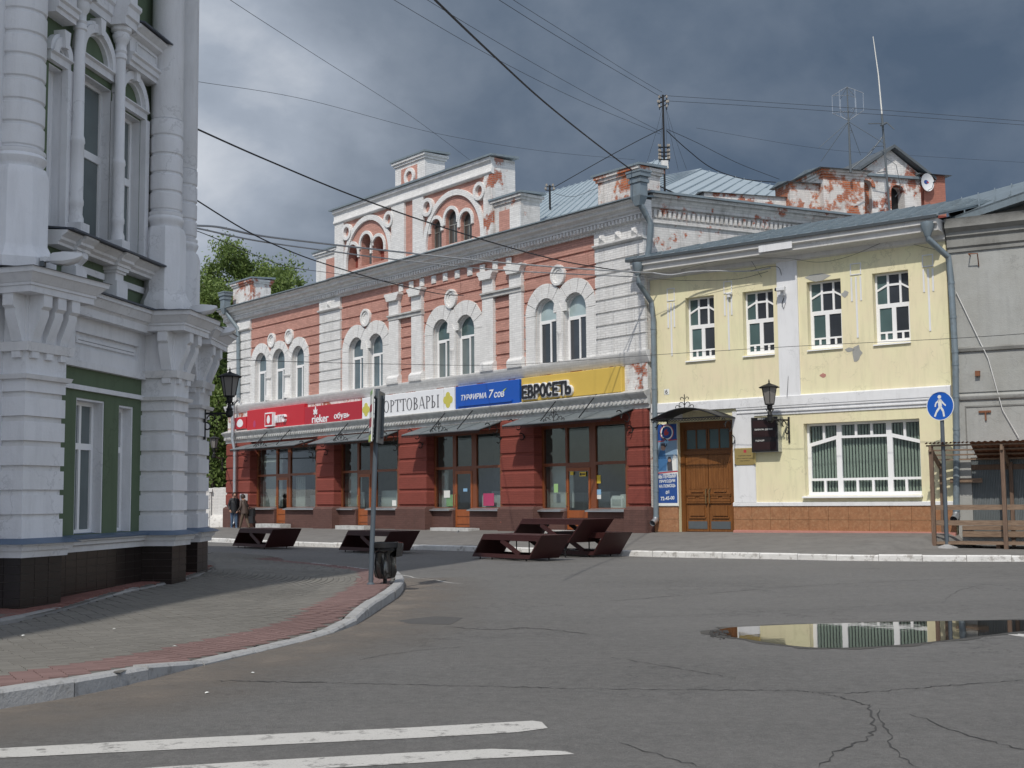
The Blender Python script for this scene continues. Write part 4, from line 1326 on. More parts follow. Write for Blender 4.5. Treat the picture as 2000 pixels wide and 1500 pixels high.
# verge slope and roof edge
zv = zc0 + H2
zt1 = GZ(2000, 392, .3)
MB().add([(GL, .0, zv), (GR, .0, zv), (GR, -.6, zv + 3.2), (GL + .8, -.6, zv + .3)], [(0, 1, 2, 3)]).build('gable_slope', 'grey_dark', gry)
A = Vector(G.loc(at_depth(1856, 425, 33.6)))
B = Vector(G.loc(at_depth(2160, 318, 30.6)))
rf = MB()
nv = Vector((0, -.0, .34))
rf.hexa([tuple(A), tuple(B), tuple(B + Vector((0, 0, -.26))), tuple(A + Vector((0, 0, -.20)))], [tuple(A + Vector((0, -.5, 0))), tuple(B + Vector((0, -.5, 0))), tuple(B + Vector((0, -.5, -.26))), tuple(A + Vector((0, -.5, -.20)))])
rf.build('roof_verge', 'tin', gry)
C = Vector(G.loc(at_depth(2180, 306, 38.5)))
D = Vector(G.loc(at_depth(1846, 396, 40.5)))
seam_roof(tuple(A), tuple(B), tuple(C), tuple(D), 10, 'tin_roof', 'tin', gry, fr=G)
q = A + Vector((-.1, .12, -.2))
MB().hexa([tuple(q + Vector(v)) for v in ((-.5, .02, -.05), (.45, .02, .05), (.5, -.4, .3), (-.4, -.4, .25))], [tuple(q + Vector(v)) for v in ((-.5, .02, -.03), (.45, .02, .07), (.5, -.4, .32), (-.4, -.4, .27))]).build('bent_flashing', 'tin', gry)
MB().box(GL, GR, -10, -.4, gz0 - .3, zv - .05).build('house_body', 'grey_dark', gry)
# ------------------------------------------------------------------ brick structures behind the roofs
BD = 47.0
Bk = Frame(at_depth(1560, 420, BD), vp_angle(9000))
Bk.p.z = 0.5
bu = lambda x, y, o=0.0: Bk.px(x, y, o)
att = thing('rooftop_gable', 'white brick rooftop gable and red brick fire wall rising behind the tin roofs', 'building', Bk)


def bkbox(xl, xr, yt, yb, o0, o1, name, mat, mb=None):
    u0, z1 = bu(xl, yt, o1)
    u1, z0 = bu(xr, yb, o1)
    MB().box(u0, u1, o0, o1, 0.5, z1).build(name, mat, att)
    return u0, u1, z1


def bkcap(u0, u1, o0, o1, z, ov=.18, rise=.14):
    MB().add([(u0 - ov, o1 + ov, z), (u1 + ov, o1 + ov, z), (u1 + ov, o0 - ov, z), (u0 - ov, o0 - ov, z), (u0 - ov, (o0 + o1) / 2, z + rise), (u1 + ov, (o0 + o1) / 2, z + rise)],
             [(0, 1, 2, 3), (0, 1, 5, 4), (2, 3, 4, 5), (1, 2, 5), (0, 3, 4)]).build('tin_cap', 'tin', att)


a, b, z = bkbox(1375, 1545, 375, 420, -.6, 0, 'low_parapet', 'white_worn')
bkcap(a, b, -.6, 0, z, .1, .08)
a, b, z = bkbox(1542, 1622, 356, 420, -.8, .3, 'parapet_block', 'red_worn')
bkcap(a, b, -.8, .3, z)
a, b, z = bkbox(1607, 1690, 330, 424, -1.2, .6, 'fire_wall', 'red_worn')
for k in range(3):
    MB().box(a - .05 * k - .03, b + .05 * k + .03, -1.2, .6 + .05 * k + .03, z - .3 + .1 * k, z - .2 + .1 * k - .004).build('brick_string', 'red_worn', att)
bkcap(a - .1, b + .1, -1.2, .7, z)
# gable front
g0, gz = bu(1676, 338, .0)
g1, _ = bu(1805, 338, .0)
gp, gpz = bu(1739, 293, .0)
zb_ = bu(1740, 418, 0)[1]
hl = [arch_poly(bu(1741, 390, 0)[0], bu(1767, 390, 0)[0], zb_ - .2, bu(1754, 361, 0)[1], 10), arch_poly(bu(1680, 390, 0)[0], bu(1703, 390, 0)[0], zb_ - .2, bu(1692, 352, 0)[1], 10)]
MB().holed([(g0, zb_ - .6), (g1, zb_ - .6), (g1, gz), (gp, gpz), (g0, gz)], hl, 0, -.5).build('gable_wall', 'white_worn', att)
MB().prism(hl[0], -.45, -.5).build('arch_opening', 'iron', att)
MB().prism(hl[1], -.2, -.5).build('bricked_arch', 'red_worn', att)
MB().ring((hl[1][0][0] + hl[1][1][0]) / 2, max(q[1] for q in hl[1]) - (hl[1][1][0] - hl[1][0][0]) / 2, (hl[1][1][0] - hl[1][0][0]) / 2, (hl[1][1][0] - hl[1][0][0]) / 2 + .14, 0, .06, 0, math.pi, 12).build('arch_ring', 'red_worn', att)
MB().box(g0 - .1, g1 + .1, .0, .14, gz - .1, gz).build('gable_string', 'tin', att)
for s_, e_ in ((g0 - .35, gp), (g1 + .35, gp)):
    dz = .0
    MB().hexa([(s_, .3, gz - .12), (e_, .3, gpz + .03), (e_, .3, gpz + .15), (s_, .3, gz)], [(s_, -5, gz - .12), (e_, -5, gpz + .03), (e_, -5, gpz + .15), (s_, -5, gz)]).build('gable_roof', 'tin_dark', att)
a, b, z = bkbox(1803, 1848, 341, 410, -.9, .2, 'chimney', 'maroon_brick')
MB().box(a, b, -.9, .201, z - 1.6, z - .001).build('chimney_render', painted_brick('chimney_brick', (0.40, 0.17, 0.125), 0, grime=.2), att)
bkcap(a - .12, b + .12, -1.0, .3, z, .1, .2)
# satellite dish on its chimney
dp = Frame(Bk.w(bu(1812, 356, .45)[0], .45, bu(1812, 356, .45)[1]), Bk.a + .12)
dish = thing('satellite_dish', 'white satellite dish fixed to the red chimney behind the roof', 'dish', dp)
zc = dp.p.z
r = .32
m = MB()
n = 20
vs, fs = [], []
for j in range(5):
    rr = r * j / 4
    for k in range(n):
        t_ = 2 * math.pi * k / n
        vs.append((rr * math.cos(t_), -.09 * (1 - (rr / r) ** 2), zc + 1.12 * rr * math.sin(t_)))
for j in range(4):
    for k in range(n):
        fs.append((j * n + k, j * n + (k + 1) % n, (j + 1) * n + (k + 1) % n, (j + 1) * n + k))
m.add(vs, fs, 0, True)
m.add([(x, y - .012, z) for x, y, z in vs], fs, 0, True)
m.build('reflector', 'lamp_white', dish)
MB().tube([(0, -.02, zc - r), (0, .22, zc - r * .9), (0, .34, zc - .08)], .012, 5).tube([(0, .30, zc - .1), (0, .40, zc - .04)], .03, 8).build('feed_arm', 'tin_dark', dish)
MB().disc(-.01, zc + .03, .11, .08, -.0795, -.075, 16).build('logo_patch', 'poster_blue', dish)
MB().box(.02, .13, -.076, -.0745, zc - .01, zc + .05).build('logo_bar', 'poster_red', dish)
MB().tube([(0, -.1, zc), (.05, -.5, zc)], .03, 6).build('wall_mount', 'tin_dark', dish)
# ------------------------------------------------------------------ the white and green corner building
L = Frame(at_depth(273, 1138, 20.63), vp_angle(1415))
L.p.z = 0.2
LA = Frame(at_depth(38, 1195, 16.6), vp_angle(1825))
LB = Frame(at_depth(335, 1141, 20.5), vp_angle(1290))
LC = Frame(at_depth(385, 1122, 22.3), vp_angle(1010))
grn = thing('corner_building', 'white corner building with green wall fields, banded columns and black tiled plinth', 'building', L)


def xpart(mb, fr, name, mat, parent=None, kind=None, label=None):   # built in one face's axes, kept as part of the corner building
    me = mb.mesh(name, mat, 0)
    M1 = Matrix.Translation(Vector((fr.p.x, fr.p.y, 0))) @ Matrix.Rotation(fr.a, 4, 'Z')
    M0 = Matrix.Translation(L.p) @ Matrix.Rotation(L.a, 4, 'Z')
    me.transform(M0.inverted() @ M1)
    ob = bpy.data.objects.new(name, me)
    COL.objects.link(ob)
    ob.parent = parent or grn
    BASE[ob.name] = L.p.z
    return tag(ob, kind=kind, label=label)


lPl, lMo = 0.87, 1.10
lGr = [1.10, 1.42, 1.745, 2.07, 2.40, 2.73, 3.055]
lS1, lS2 = 3.30, 3.66
lCo, lTop = 4.36, 4.70
lSill = 5.43


def offs(u0, u1, o1, back, e):     # plan outline of a pier grown by e
    return [(u0 - e, -back), (u1 + e, -back), (u1 + e, o1 + e), (u0 - e, o1 + e)]


def tier(fr, u0, u1, o1, back, z0, z1, e, name, mat, e2=None):
    m = MB()
    a = offs(u0, u1, o1, back, e)
    b = offs(u0, u1, o1, back, e if e2 is None else e2)
    n = 4
    m.add([(u, o, z0) for u, o in a] + [(u, o, z1) for u, o in b], [(0, 1, 2, 3), (7, 6, 5, 4)] + [(i, (i + 1) % n, n + (i + 1) % n, n + i) for i in range(n)])
    return xpart(m, fr, name, mat)


def tiled(fr, u0, u1, o1, back, z0, z1, faces):
    """Black glazed tiles with pale joints laid on the chosen faces of a plinth."""
    th, tw = .115, .30
    core = MB().plan(offs(u0, u1, o1, back, -.012), z0 - .3, z1)
    c = xpart(core, fr, 'plinth', 'tile_grout')
    rows = max(1, round((z1 - z0) / th))
    for face in faces:
        ln = (u1 - u0) if face == 'f' else (o1 + back)
        cols = max(1, round(ln / tw))
        for r_ in range(rows):
            za, zb = z0 + (z1 - z0) * r_ / rows + .004, z0 + (z1 - z0) * (r_ + 1) / rows - .004
            for k in range(cols):
                q0, q1 = ln * k / cols + .004, ln * (k + 1) / cols - .004
                m = MB()
                if face == 'f':
                    m.box(u0 + q0, u0 + q1, o1 - .0119, o1, za, zb)
                elif face == 'l':
                    m.box(u0, u0 + .0119, -back + q0, -back + q1, za, zb)
                xpart(m, fr, 'tile', 'black_tile', c)
    return c


def pier_stack(fr, u1, back, zb, tip=.30, brk=3, seed=0):
    tiled(fr, 0, u1, 0, back, zb, lPl, 'fl')
    tier(fr, 0, u1, 0, back, lPl, lPl + .09, .05, 'plinth_moulding', 'lime_worn', .06)
    tier(fr, 0, u1, 0, back, lPl + .09, lPl + .16, .09, 'plinth_moulding', 'lime_worn', .11)
    tier(fr, 0, u1, 0, back, lPl + .16, lMo - .05, .15, 'plinth_moulding', 'lime_worn')
    tier(fr, 0, u1, 0, back, lMo - .05, lMo + .02, .19, 'plinth_flashing', 'flashing_blue', .0)
    for i in range(len(lGr) - 1):
        z0, z1 = lGr[i] + .02, lGr[i + 1] - .055
        tier(fr, 0, u1, 0, back, z0, z1, 0, 'stone_block', 'lime')
        tier(fr, 0, u1, 0, back, z1, lGr[i + 1] + .02, -.035, 'joint_course', 'lime_worn')
    tier(fr, 0, u1, 0, back, lGr[-1] + .02, lS1 - .06, 0, 'stone_block', 'lime')
    tier(fr, 0, u1, 0, back, lS1 - .06, lS1 + .0, .05, 'string_course', 'lime_worn', .07)
    tier(fr, 0, u1, 0, back, lS1, lS2 - .05, .0, 'stone_block', 'lime')
    tier(fr, 0, u1, 0, back, lS2 - .05, lS2 + .07, .06, 'string_course', 'lime_worn', .08)
    tier(fr, 0, u1, 0, back, lS2 + .07, lCo, -.01, 'frieze_block', 'lime')
    # consoles under the cornice, with small drops below the string
    def console(u, o, face):
        pr = [(0, lCo), (.24, lCo), (.24, lCo - .16), (.19, lCo - .2), (.19, lCo - .27), (.07, lCo - .55), (.05, lCo - .62), (0, lCo - .62)]
        m = MB()
        w_ = .085
        if face == 'f':
            m.prof([(q - .011, z) for q, z in pr], u - w_, u + w_)
            m.box(u - .07, u + .07, 0, .05, lS2 - .14, lS2 - .051)
        else:
            n = len(pr)
            vs = [(.011 - q, o - w_, z) for q, z in pr] + [(.011 - q, o + w_, z) for q, z in pr]
            m.add(vs, [tuple(range(n)), tuple(range(2 * n - 1, n - 1, -1))] + [(i, (i + 1) % n, n + (i + 1) % n, n + i) for i in range(n)])
            m.box(-.05, 0, o - .07, o + .07, lS2 - .14, lS2 - .051)
        xpart(m, fr, 'console', 'lime')
    for k in range(brk):
        console(.13 + (u1 - .24) * k / max(1, brk - 1), 0, 'f')
    console(0, -.13, 'l')
    if back > .7:
        console(0, -.50, 'l')
    for z0, z1, e, e2 in ((lCo, lCo + .09, .25, .25), (lCo + .09, lCo + .13, .27, .27), (lCo + .13, lCo + .24, .28, .37), (lCo + .24, lTop - .03, .39, .40)):
        tier(fr, 0, u1, 0, back, z0, z1, e, 'cornice_tier', 'lime', e2)
    tier(fr, 0, u1, 0, back, lTop - .03, lTop + .05, .43, 'cornice_flashing', 'flashing', .05)


pier_stack(LA, .82, 1.1, .12, brk=3)
pier_stack(LB, .62, .62, .22, brk=2)
pier_stack(LC, .75, .75, .26, brk=2)


def col_stack(fr, u, o, r, zb, z_ped, seg_to, octo=True):
    """Pedestal, moulded base and banded shaft of an engaged column."""
    oc = lambda R, z: [(u + R * math.cos(math.pi / 8 + math.pi / 4 * k), o + R * math.sin(math.pi / 8 + math.pi / 4 * k), z) for k in range(8)]
    R = r * 1.30
    m = MB()
    lv = [(R * 1.30, zb), (R * 1.30, zb + .14), (R * 1.12, zb + .24), (R * 1.05, zb + .30), (R, zb + .34), (R, z_ped - .12), (R * .88, z_ped)]
    vs = []
    for RR, z in lv:
        vs += oc(RR, z)
    m.add(vs, [tuple(range(8)), tuple(range(len(vs) - 1, len(vs) - 9, -1))] + [(j * 8 + i, j * 8 + (i + 1) % 8, (j + 1) * 8 + (i + 1) % 8, (j + 1) * 8 + i) for j in range(len(lv) - 1) for i in range(8)])
    xpart(m, fr, 'column_pedestal', 'lime')
    z = z_ped
    m = MB().lathe([(r * .98, z - .1), (r * .98, z + .02), (r * 1.04, z + .06), (r * 1.12, z + .10), (r * 1.16, z + .14), (r * 1.12, z + .17), (r * 1.06, z + .19), (r * 1.10, z + .22), (r * 1.10, z + .25), (r * .9, z + .27)], (u, o), 28)
    xpart(m, fr, 'column_base', 'lime')
    z += .27
    while z < seg_to - .05:
        z1 = z + .316
        m = MB().lathe([(r * .94, z), (r * .94, z + .025), (r * 1.02, z + .045), (r * 1.03, z + .07), (r * 1.03, z1 - .02), (r * .94, z1 - .001)], (u, o), 28)
        xpart(m, fr, 'column_drum', 'lime')
        z = z1
    m = MB().lathe([(r * .97, z), (r * .97, z + .05), (r, z + .07), (r * .97, z + 5), (r * 1.1, z + 5.1), (r * 1.3, z + 5.4), (r * 1.3, z + 5.6)], (u, o), 28)
    xpart(m, fr, 'column_shaft', 'lime')


zp = LA.z(46, 300, -.25)
col_stack(LA, .17, -.36, .325, lTop + .02, 6.13, 8.4)
col_stack(LB, .16, -.27, .265, lTop + .02, 6.13, 7.85)
col_stack(LC, .10, -.385, .255, lTop + .02, 6.05, 7.5)
# ---- the bay between the piers
b0 = L.u(104, 900)
gz1 = L.z(192, 726)
zbt, zbb = L.z(191, 757.5, .05), L.z(191, 766.5, .05)
RV = .165
w1 = (L.u(146.5, 900), L.u(202, 900), lMo + .02, L.z(202, 784))
w2 = (L.u(230.5, 900), L.u(258.5, 900), lMo + .02, L.z(258.5, 795))
hl = [rect(*w1), rect(*w2)]
xpart(MB().holed(rect(b0, .1, lMo - .02, gz1), hl, 0, -RV, back=False), L, 'green_wall', 'green')
for w_ in (w1, w2):
    a, b, z0, z1 = w_
    xpart(MB().holed(rect(a - .001, b + .001, z0 - .001, z1 + .001), [rect(a + .03, b - .03, z0, z1 - .03)], -.012, -RV - .06, back=False), L, 'window_reveal', 'lime')
    zt = z0 + (z1 - z0) * .655
    a, b = a + .03, b - .03
    t = .06
    um = (a + b) / 2
    q = [rect(a + t, um - t / 2, z0 + t, zt - t), rect(um + t / 2, b - t, z0 + t, zt - t), rect(a + t, um - t / 2, zt + t * .6, z1 - t - .03), rect(um + t / 2, b - t, zt + t * .6, z1 - t - .03)]
    f = xpart(MB().holed(rect(a, b, z0, z1 - .03), q, -RV, -RV - .07), L, 'casement_window', 'pvc')
    for h in q:
        xpart(MB().prism(h, -RV - .03, -RV - .04), L, 'pane', 'glass_grey', f)
# plinth of the bay, its mouldings and sloping sill
zbp = lPl
tiles_core = xpart(MB().box(b0, .05, -.4, .055 - .012, -.1, lPl), L, 'plinth', 'tile_grout')
rows, cols = 6, 9
for r_ in range(rows):
    za, zb = .18 + (lPl - .18) * r_ / rows + .004, .18 + (lPl - .18) * (r_ + 1) / rows - .004
    for k in range(cols):
        q0, q1 = b0 + (.0 - b0) * k / cols + .004, b0 + (.0 - b0) * (k + 1) / cols - .004
        xpart(MB().box(q0, q1, .0431, .055, za, zb), L, 'tile', 'black_tile', tiles_core)
xpart(MB().prof([(0, lPl), (.11, lPl), (.11, lPl + .08), (.16, lPl + .10), (.16, lPl + .15), (.21, lMo - .07), (.21, lMo - .05), (0, lMo - .02)], b0, .02), L, 'plinth_moulding', 'lime_worn')
xpart(MB().prof([(-RV, lMo + .012), (.24, lMo - .045), (.24, lMo - .015), (-RV, lMo + .03)], b0, .02), L, 'sloping_sill', 'flashing_blue')
xpart(MB().prof([(0, zbb), (.05, zbb), (.05, zbt), (0, zbt)], b0, .06), L, 'string_band', 'lime')
# white field above the green, sunk panel, cornice
zc = lCo - .04
xpart(MB().holed(rect(b0, .1, gz1 + .0005, lCo), [rect(b0 + .45, -.28, gz1 + .30, lCo - .25)], .05, -.03, back=False), L, 'white_field', 'lime')
xpart(MB().box(b0 + .44, -.27, -.04, -.012, gz1 + .29, lCo - .24), L, 'sunk_panel', 'lime')
xpart(MB().holed(rect(b0 + .52, -.35, gz1 + .37, lCo - .32), [rect(b0 + .57, -.40, gz1 + .42, lCo - .37)], .025, -.0119, back=False), L, 'panel_moulding', 'lime')
xpart(MB().box(b0, .05, .0505, .085, gz1 + .002, gz1 + .10), L, 'string_band', 'lime')
xpart(MB().prof([(0, lCo - .03), (.20, lCo - .03), (.20, lCo + .09), (.23, lCo + .13), (.26, lCo + .13), (.33, lCo + .24), (.36, lCo + .25), (.36, lTop - .03), (0, lTop - .03)], b0, .02), L, 'cornice', 'lime')
xpart(MB().prof([(0, lTop + .05), (.40, lTop - .03), (.40, lTop), (0, lTop + .08)], b0, .02), L, 'cornice_flashing', 'flashing')
# parapet below the upper windows: green fields, white tablets, posts and the heavy sill
xpart(MB().box(b0 - .4, .1, -.35, .02, lTop, lSill - .02), L, 'parapet_wall', 'green')
ps = [(L.u(147, 580, .16), .11), (L.u(228, 580, .16), .13)]
for u, hw in ps:
    m = MB().box(u - hw, u + hw, .02, .2, lTop + .3, lSill - .30)
    m.box(u - hw - .05, u + hw + .05, .02, .25, lTop + .04, lTop + .3)
    m.box(u - hw - .03, u + hw + .03, .02, .23, lSill - .30, lSill - .26)
    m.box(u - hw - .06, u + hw + .06, .02, .26, lSill - .26, lSill - .205)
    xpart(m, L, 'parapet_post', 'lime')
e = sorted([u for u, _ in ps])
for q0, q1 in ((e[0] + .17, e[1] - .19), (e[1] + .2, -.12), (b0 - .3, e[0] - .2)):
    xpart(MB().box(q0 + .02, q1 - .02, .0201, .06, lTop + .30, lSill - .33), L, 'white_tablet', 'lime')
for u in (b0 + .25, -.02):
    xpart(MB().prof([(.02, lSill - .21), (.28, lSill - .21), (.30, lSill - .30), (.14, lSill - .44), (.10, lSill - .62), (.16, lSill - .72), (.10, lSill - .78), (.02, lSill - .78)], u - .06, u + .06), L, 'scroll_console', 'lime')
xpart(MB().prof([(0, lSill - .20), (.22, lSill - .20), (.22, lSill - .16), (.27, lSill - .13), (.27, lSill - .09), (.36, lSill - .03), (.36, lSill), (0, lSill + .02)], b0 - .4, .12), L, 'heavy_sill', 'lime_worn')
for u, hw in ps:
    xpart(MB().prof([(.22, lSill - .202), (.28, lSill - .202), (.28, lSill - .16), (.34, lSill - .13), (.34, lSill - .09), (.42, lSill - .03), (.42, lSill - .002), (.2, lSill - .002)], u - hw - .08, u + hw + .08), L, 'sill_break', 'lime_worn')
xpart(MB().prof([(0, lSill + .045), (.46, lSill - .002), (.46, lSill + .025), (0, lSill + .075)], b0 - .4, .15), L, 'sill_flashing', 'flashing')
# upper storey: three lights behind slim columns
uc1, uc2 = L.u(151, 250, .16), L.u(232, 250, .16)
rc = .105
zsp = L.z(222, 145, .06)          # springing of the middle arch
ar_ = L.u(221, 145, .06)
ac_ = L.u(188, 70, .06)
midw = (2 * ac_ - ar_, ar_)
wR = (uc2 + .14, L.u(276, 300, 0.02))
wL = (b0 - .4, uc1 - .14)
zArch = zsp + (midw[1] - midw[0]) / 2
zTopU = 10.8
zWm = L.z(217, 176)               # head of the middle window
zs_r = L.z(281, 218, .05)         # springing of the side arches
cm = (midw[0] + midw[1]) / 2
h_mid = rect(midw[0] + .03, L.u(217, 250), lSill + .03, zWm)
h_r = rect(wR[0] + .0, wR[1] - .0, lSill + .03, zs_r - .16)
h_l = rect(wL[0] + .02, wL[1], lSill + .03, zs_r - .16)
xpart(MB().holed(rect(b0 - .6, .15, lSill, zTopU), [h_l, h_mid, h_r], 0, -.30, back=False), L, 'upper_wall', 'green')
for h in (h_l, h_mid, h_r):
    a, b, z0, z1 = h[0][0], h[1][0], h[0][1], h[2][1]
    xpart(MB().holed(rect(a - .001, b + .001, z0 - .001, z1 + .001), [rect(a + .02, b - .02, z0, z1 - .02)], -.012, -.27, back=False), L, 'window_reveal', 'lime')
    a, b = a + .02, b - .02
    t = .055
    zt = z0 + (z1 - z0) * .56
    um = a + (b - a) * .5
    q = [rect(a + t, b - t, zt + .06, z1 - t - .02), rect(a + t, um - .03, z0 + t + .04, zt - .06), rect(um + .03, b - t, z0 + t + .04, zt - .06)]
    f = xpart(MB().holed(rect(a, b, z0, z1 - .02), q, -.15, -.22), L, 'tall_window', 'pvc')
    for k, hh in enumerate(q):
        xpart(MB().prism(hh, -.18, -.19), L, 'pane', 'glass_grey', f)
for c, hw, zs_, d in ((cm, (midw[1] - midw[0]) / 2, zsp, .06), ((wR[0] + wR[1]) / 2, (wR[1] - wR[0]) / 2 + .04, zs_r, .05), ((wL[0] + wL[1]) / 2, (wL[1] - wL[0]) / 2 + .04, zs_r, .05)):
    m = MB()
    m.ring(c, zs_, hw - .13, hw, 0, .13, 0, math.pi, 22)
    m.ring(c, zs_, hw - .18, hw - .1301, 0, .07, 0, math.pi, 22)
    m.ring(c, zs_, hw + .0001, hw + .05, 0, .09, 0, math.pi, 22)
    xpart(m, L, 'window_arch', 'lime')
    xpart(MB().prism([(c - .05, zs_ + hw - .16), (c + .05, zs_ + hw - .16), (c + .085, zs_ + hw + .10), (c - .085, zs_ + hw + .10)], 0, .18), L, 'keystone', 'lime')
    xpart(MB().prof([(0, zs_ - .14), (.08, zs_ - .14), (.08, zs_ - .04), (.13, zs_ - .02), (.13, zs_ - .002), (0, zs_ - .002)], c - hw - .03, c + hw + .03), L, 'impost_band', 'lime')
for q in (wR[1] + .06, wR[0] - .03, wL[1] + .03):
    xpart(MB().box(q - .07, q + .07, 0, .10, lSill + .03, zs_r - .141), L, 'window_jamb', 'lime')
for u in (uc1, uc2):
    zz0 = lSill + .05
    m = MB()
    m.box(u - .125, u + .125, .0, .32, zz0, zz0 + .16)
    m.lathe([(q, zz0 + w_) for q, w_ in ((.11, .16), (.11, .24), (.09, .3), (.095, .42), (.105, .45), (.105, .5), (.095, .54), (.095, 1.35), (.107, 1.38), (.10, 1.44), (.085, 1.48))] + [(q, zsp + w_) for q, w_ in ((.08, .22), (.10, .24), (.10, .28), (.085, .32), (.10, .36), (.085, .40), (.088, .48), (.115, .52), (.14, .60), (.125, .65), (.16, .68), (.16, .74))], (u, .17), 20)
    xpart(m, L, 'slim_column', 'lime')
zen = zsp + .74
# entablature carried by the slim columns, stepping forward over them
for q0, q1, o in ((b0 - .6, uc1 - .2, .30), (uc1 - .2, uc1 + .2, .42), (uc1 + .2, uc2 - .2, .18), (uc2 - .2, uc2 + .2, .42), (uc2 + .2, -.05, .30)):
    z0 = zen if o != .30 else zs_r + .50
    sc_ = .56 if o == .30 else 1.0
    xpart(MB().prof([(0, z0), (o - .08, z0)] + [(o + q, z0 + w_ * sc_) for q, w_ in ((-.08, .12), (-.04, .14), (-.04, .28), (0, .32), (0, .38), (-.08, .40), (-.08, .85), (.02, .92), (.02, 1.0), (.10, 1.1), (.10, 1.18))] + [(0, z0 + 1.2 * sc_)], q0 + .002, q1 - .002), L, 'entablature', 'lime')
    if o == .30:
        xpart(MB().prof([(0, z0 + .76), (o + .17, z0 + .665), (o + .17, z0 + .69), (0, z0 + .79)], q0, q1), L, 'cornice_flashing', 'flashing')
        xpart(MB().holed(rect(q0 + .2, q1 - .15, z0 + .26, z0 + .44), [rect(q0 + .23, q1 - .18, z0 + .29, z0 + .41)], o - .055, o - .0801, back=False), L, 'panel_moulding', 'lime')
xpart(MB().box(uc1 - .1, uc2 + .1, .02, .22, zen + 1.2, zTopU + .5), L, 'upper_panel', 'lime')
# ---- the mass of the building, most of it outside the picture (it throws the long shadow over the street)
HB = 18.6
pA, pB, pC = LA.w(.3, -.40, 0), L.w(-1.0, -.36, 0), L.w(.12, -.36, 0)
pC2 = LC.w(.5, -.40, 0)
outl = [(-21, 32.2), (pC2.x, pC2.y + .25), (pC.x, pC.y), (pB.x, pB.y), (pA.x, pA.y), (-7.75, 12.9), (-9.4, 5.9), (-10.9, -1.1), (-22, -1.1), (-24, 32.2)]
m = MB()
m.plan([L.loc(Vector((x, y, 0)))[:2] for x, y in outl], 0, HB)
eav = [(-21.3, 32.4), (pC2.x + .4, pC2.y + .3), (LC.w(.1, .35, 0).x, LC.w(.1, .35, 0).y), (LB.w(0, .35, 0).x, LB.w(0, .35, 0).y), (LA.w(0, .35, 0).x, LA.w(0, .35, 0).y), (-7.4, 12.9), (-9.0, 5.9), (-10.5, -1.5), (-22.3, -1.5), (-24.3, 32.4)]
m.plan([L.loc(Vector((x, y, 0)))[:2] for x, y in eav], HB - .5, HB)
xpart(m, L, 'building_body', 'lime')
m = MB()
m.plan([L.loc(Vector((x, y, 0)))[:2] for x, y in [(-7.4, 12.9), (-9.0, 5.9), (-10.5, -1.1), (-10.7, -1.1), (-9.2, 5.9), (-7.6, 12.9)]], 1.1, 4.3)
xpart(m, L, 'green_wall', 'green')
# floodlights on the cornices
fls = []


def floodlight(p, ang, label, s=.8):
    fr = Frame(p, ang)
    t = thing('floodlight', label, 'floodlight', fr, 'floodlights along the white cornice')
    z = fr.p.z
    sec = lambda x, w_, t_, b_, zc_: [(x, w_, zc_ - b_ * .5), (x, w_ * .8, zc_ + t_), (x, -w_ * .8, zc_ + t_), (x, -w_, zc_ - b_ * .5), (x, -w_ * .7, zc_ - b_), (x, w_ * .7, zc_ - b_)]
    vs = []
    for x, w_, t_, b_, zc_ in ((.16, .06, .07, .06, .07), (.22, .10, .10, .08, .07), (.42, .13, .11, .10, .075), (.60, .12, .07, .08, .10), (.70, .06, .03, .02, .13)):
        vs += [(a * s, b * s, z + c * s) for a, b, c in sec(x, w_, t_, b_, zc_)]
    m = MB().add(vs, [tuple(range(6)), tuple(range(29, 23, -1))] + [(j * 6 + i, j * 6 + (i + 1) % 6, (j + 1) * 6 + (i + 1) % 6, (j + 1) * 6 + i) for j in range(4) for i in range(6)], 0, False)
    m.build('lamp_head', 'lamp_white', t)
    MB().box(.0, .17 * s, -.045 * s, .045 * s, z + .03 * s, z + .11 * s).tube([(.09 * s, -.06 * s, z + .07 * s), (.09 * s, .06 * s, z + .07 * s)], .045 * s, 10).build('hinge', 'lamp_white', t)
    MB().box(.0, .07 * s, -.05 * s, .05 * s, z - .04, z + .04 * s).build('bracket', 'tin_dark', t)


floodlight(at_depth(80, 515, 16.6), 0.0, 'largest white floodlight, jutting right from the cornice in front of the first banded column', .80)
floodlight(at_depth(357, 613, 20.6), 0.02, 'white floodlight on the cornice corner below the second banded column')
floodlight(at_depth(398, 655, 22.4), 0.05, 'small white floodlight on the farthest cornice end, against the green trees')
# bracket lantern on the corner


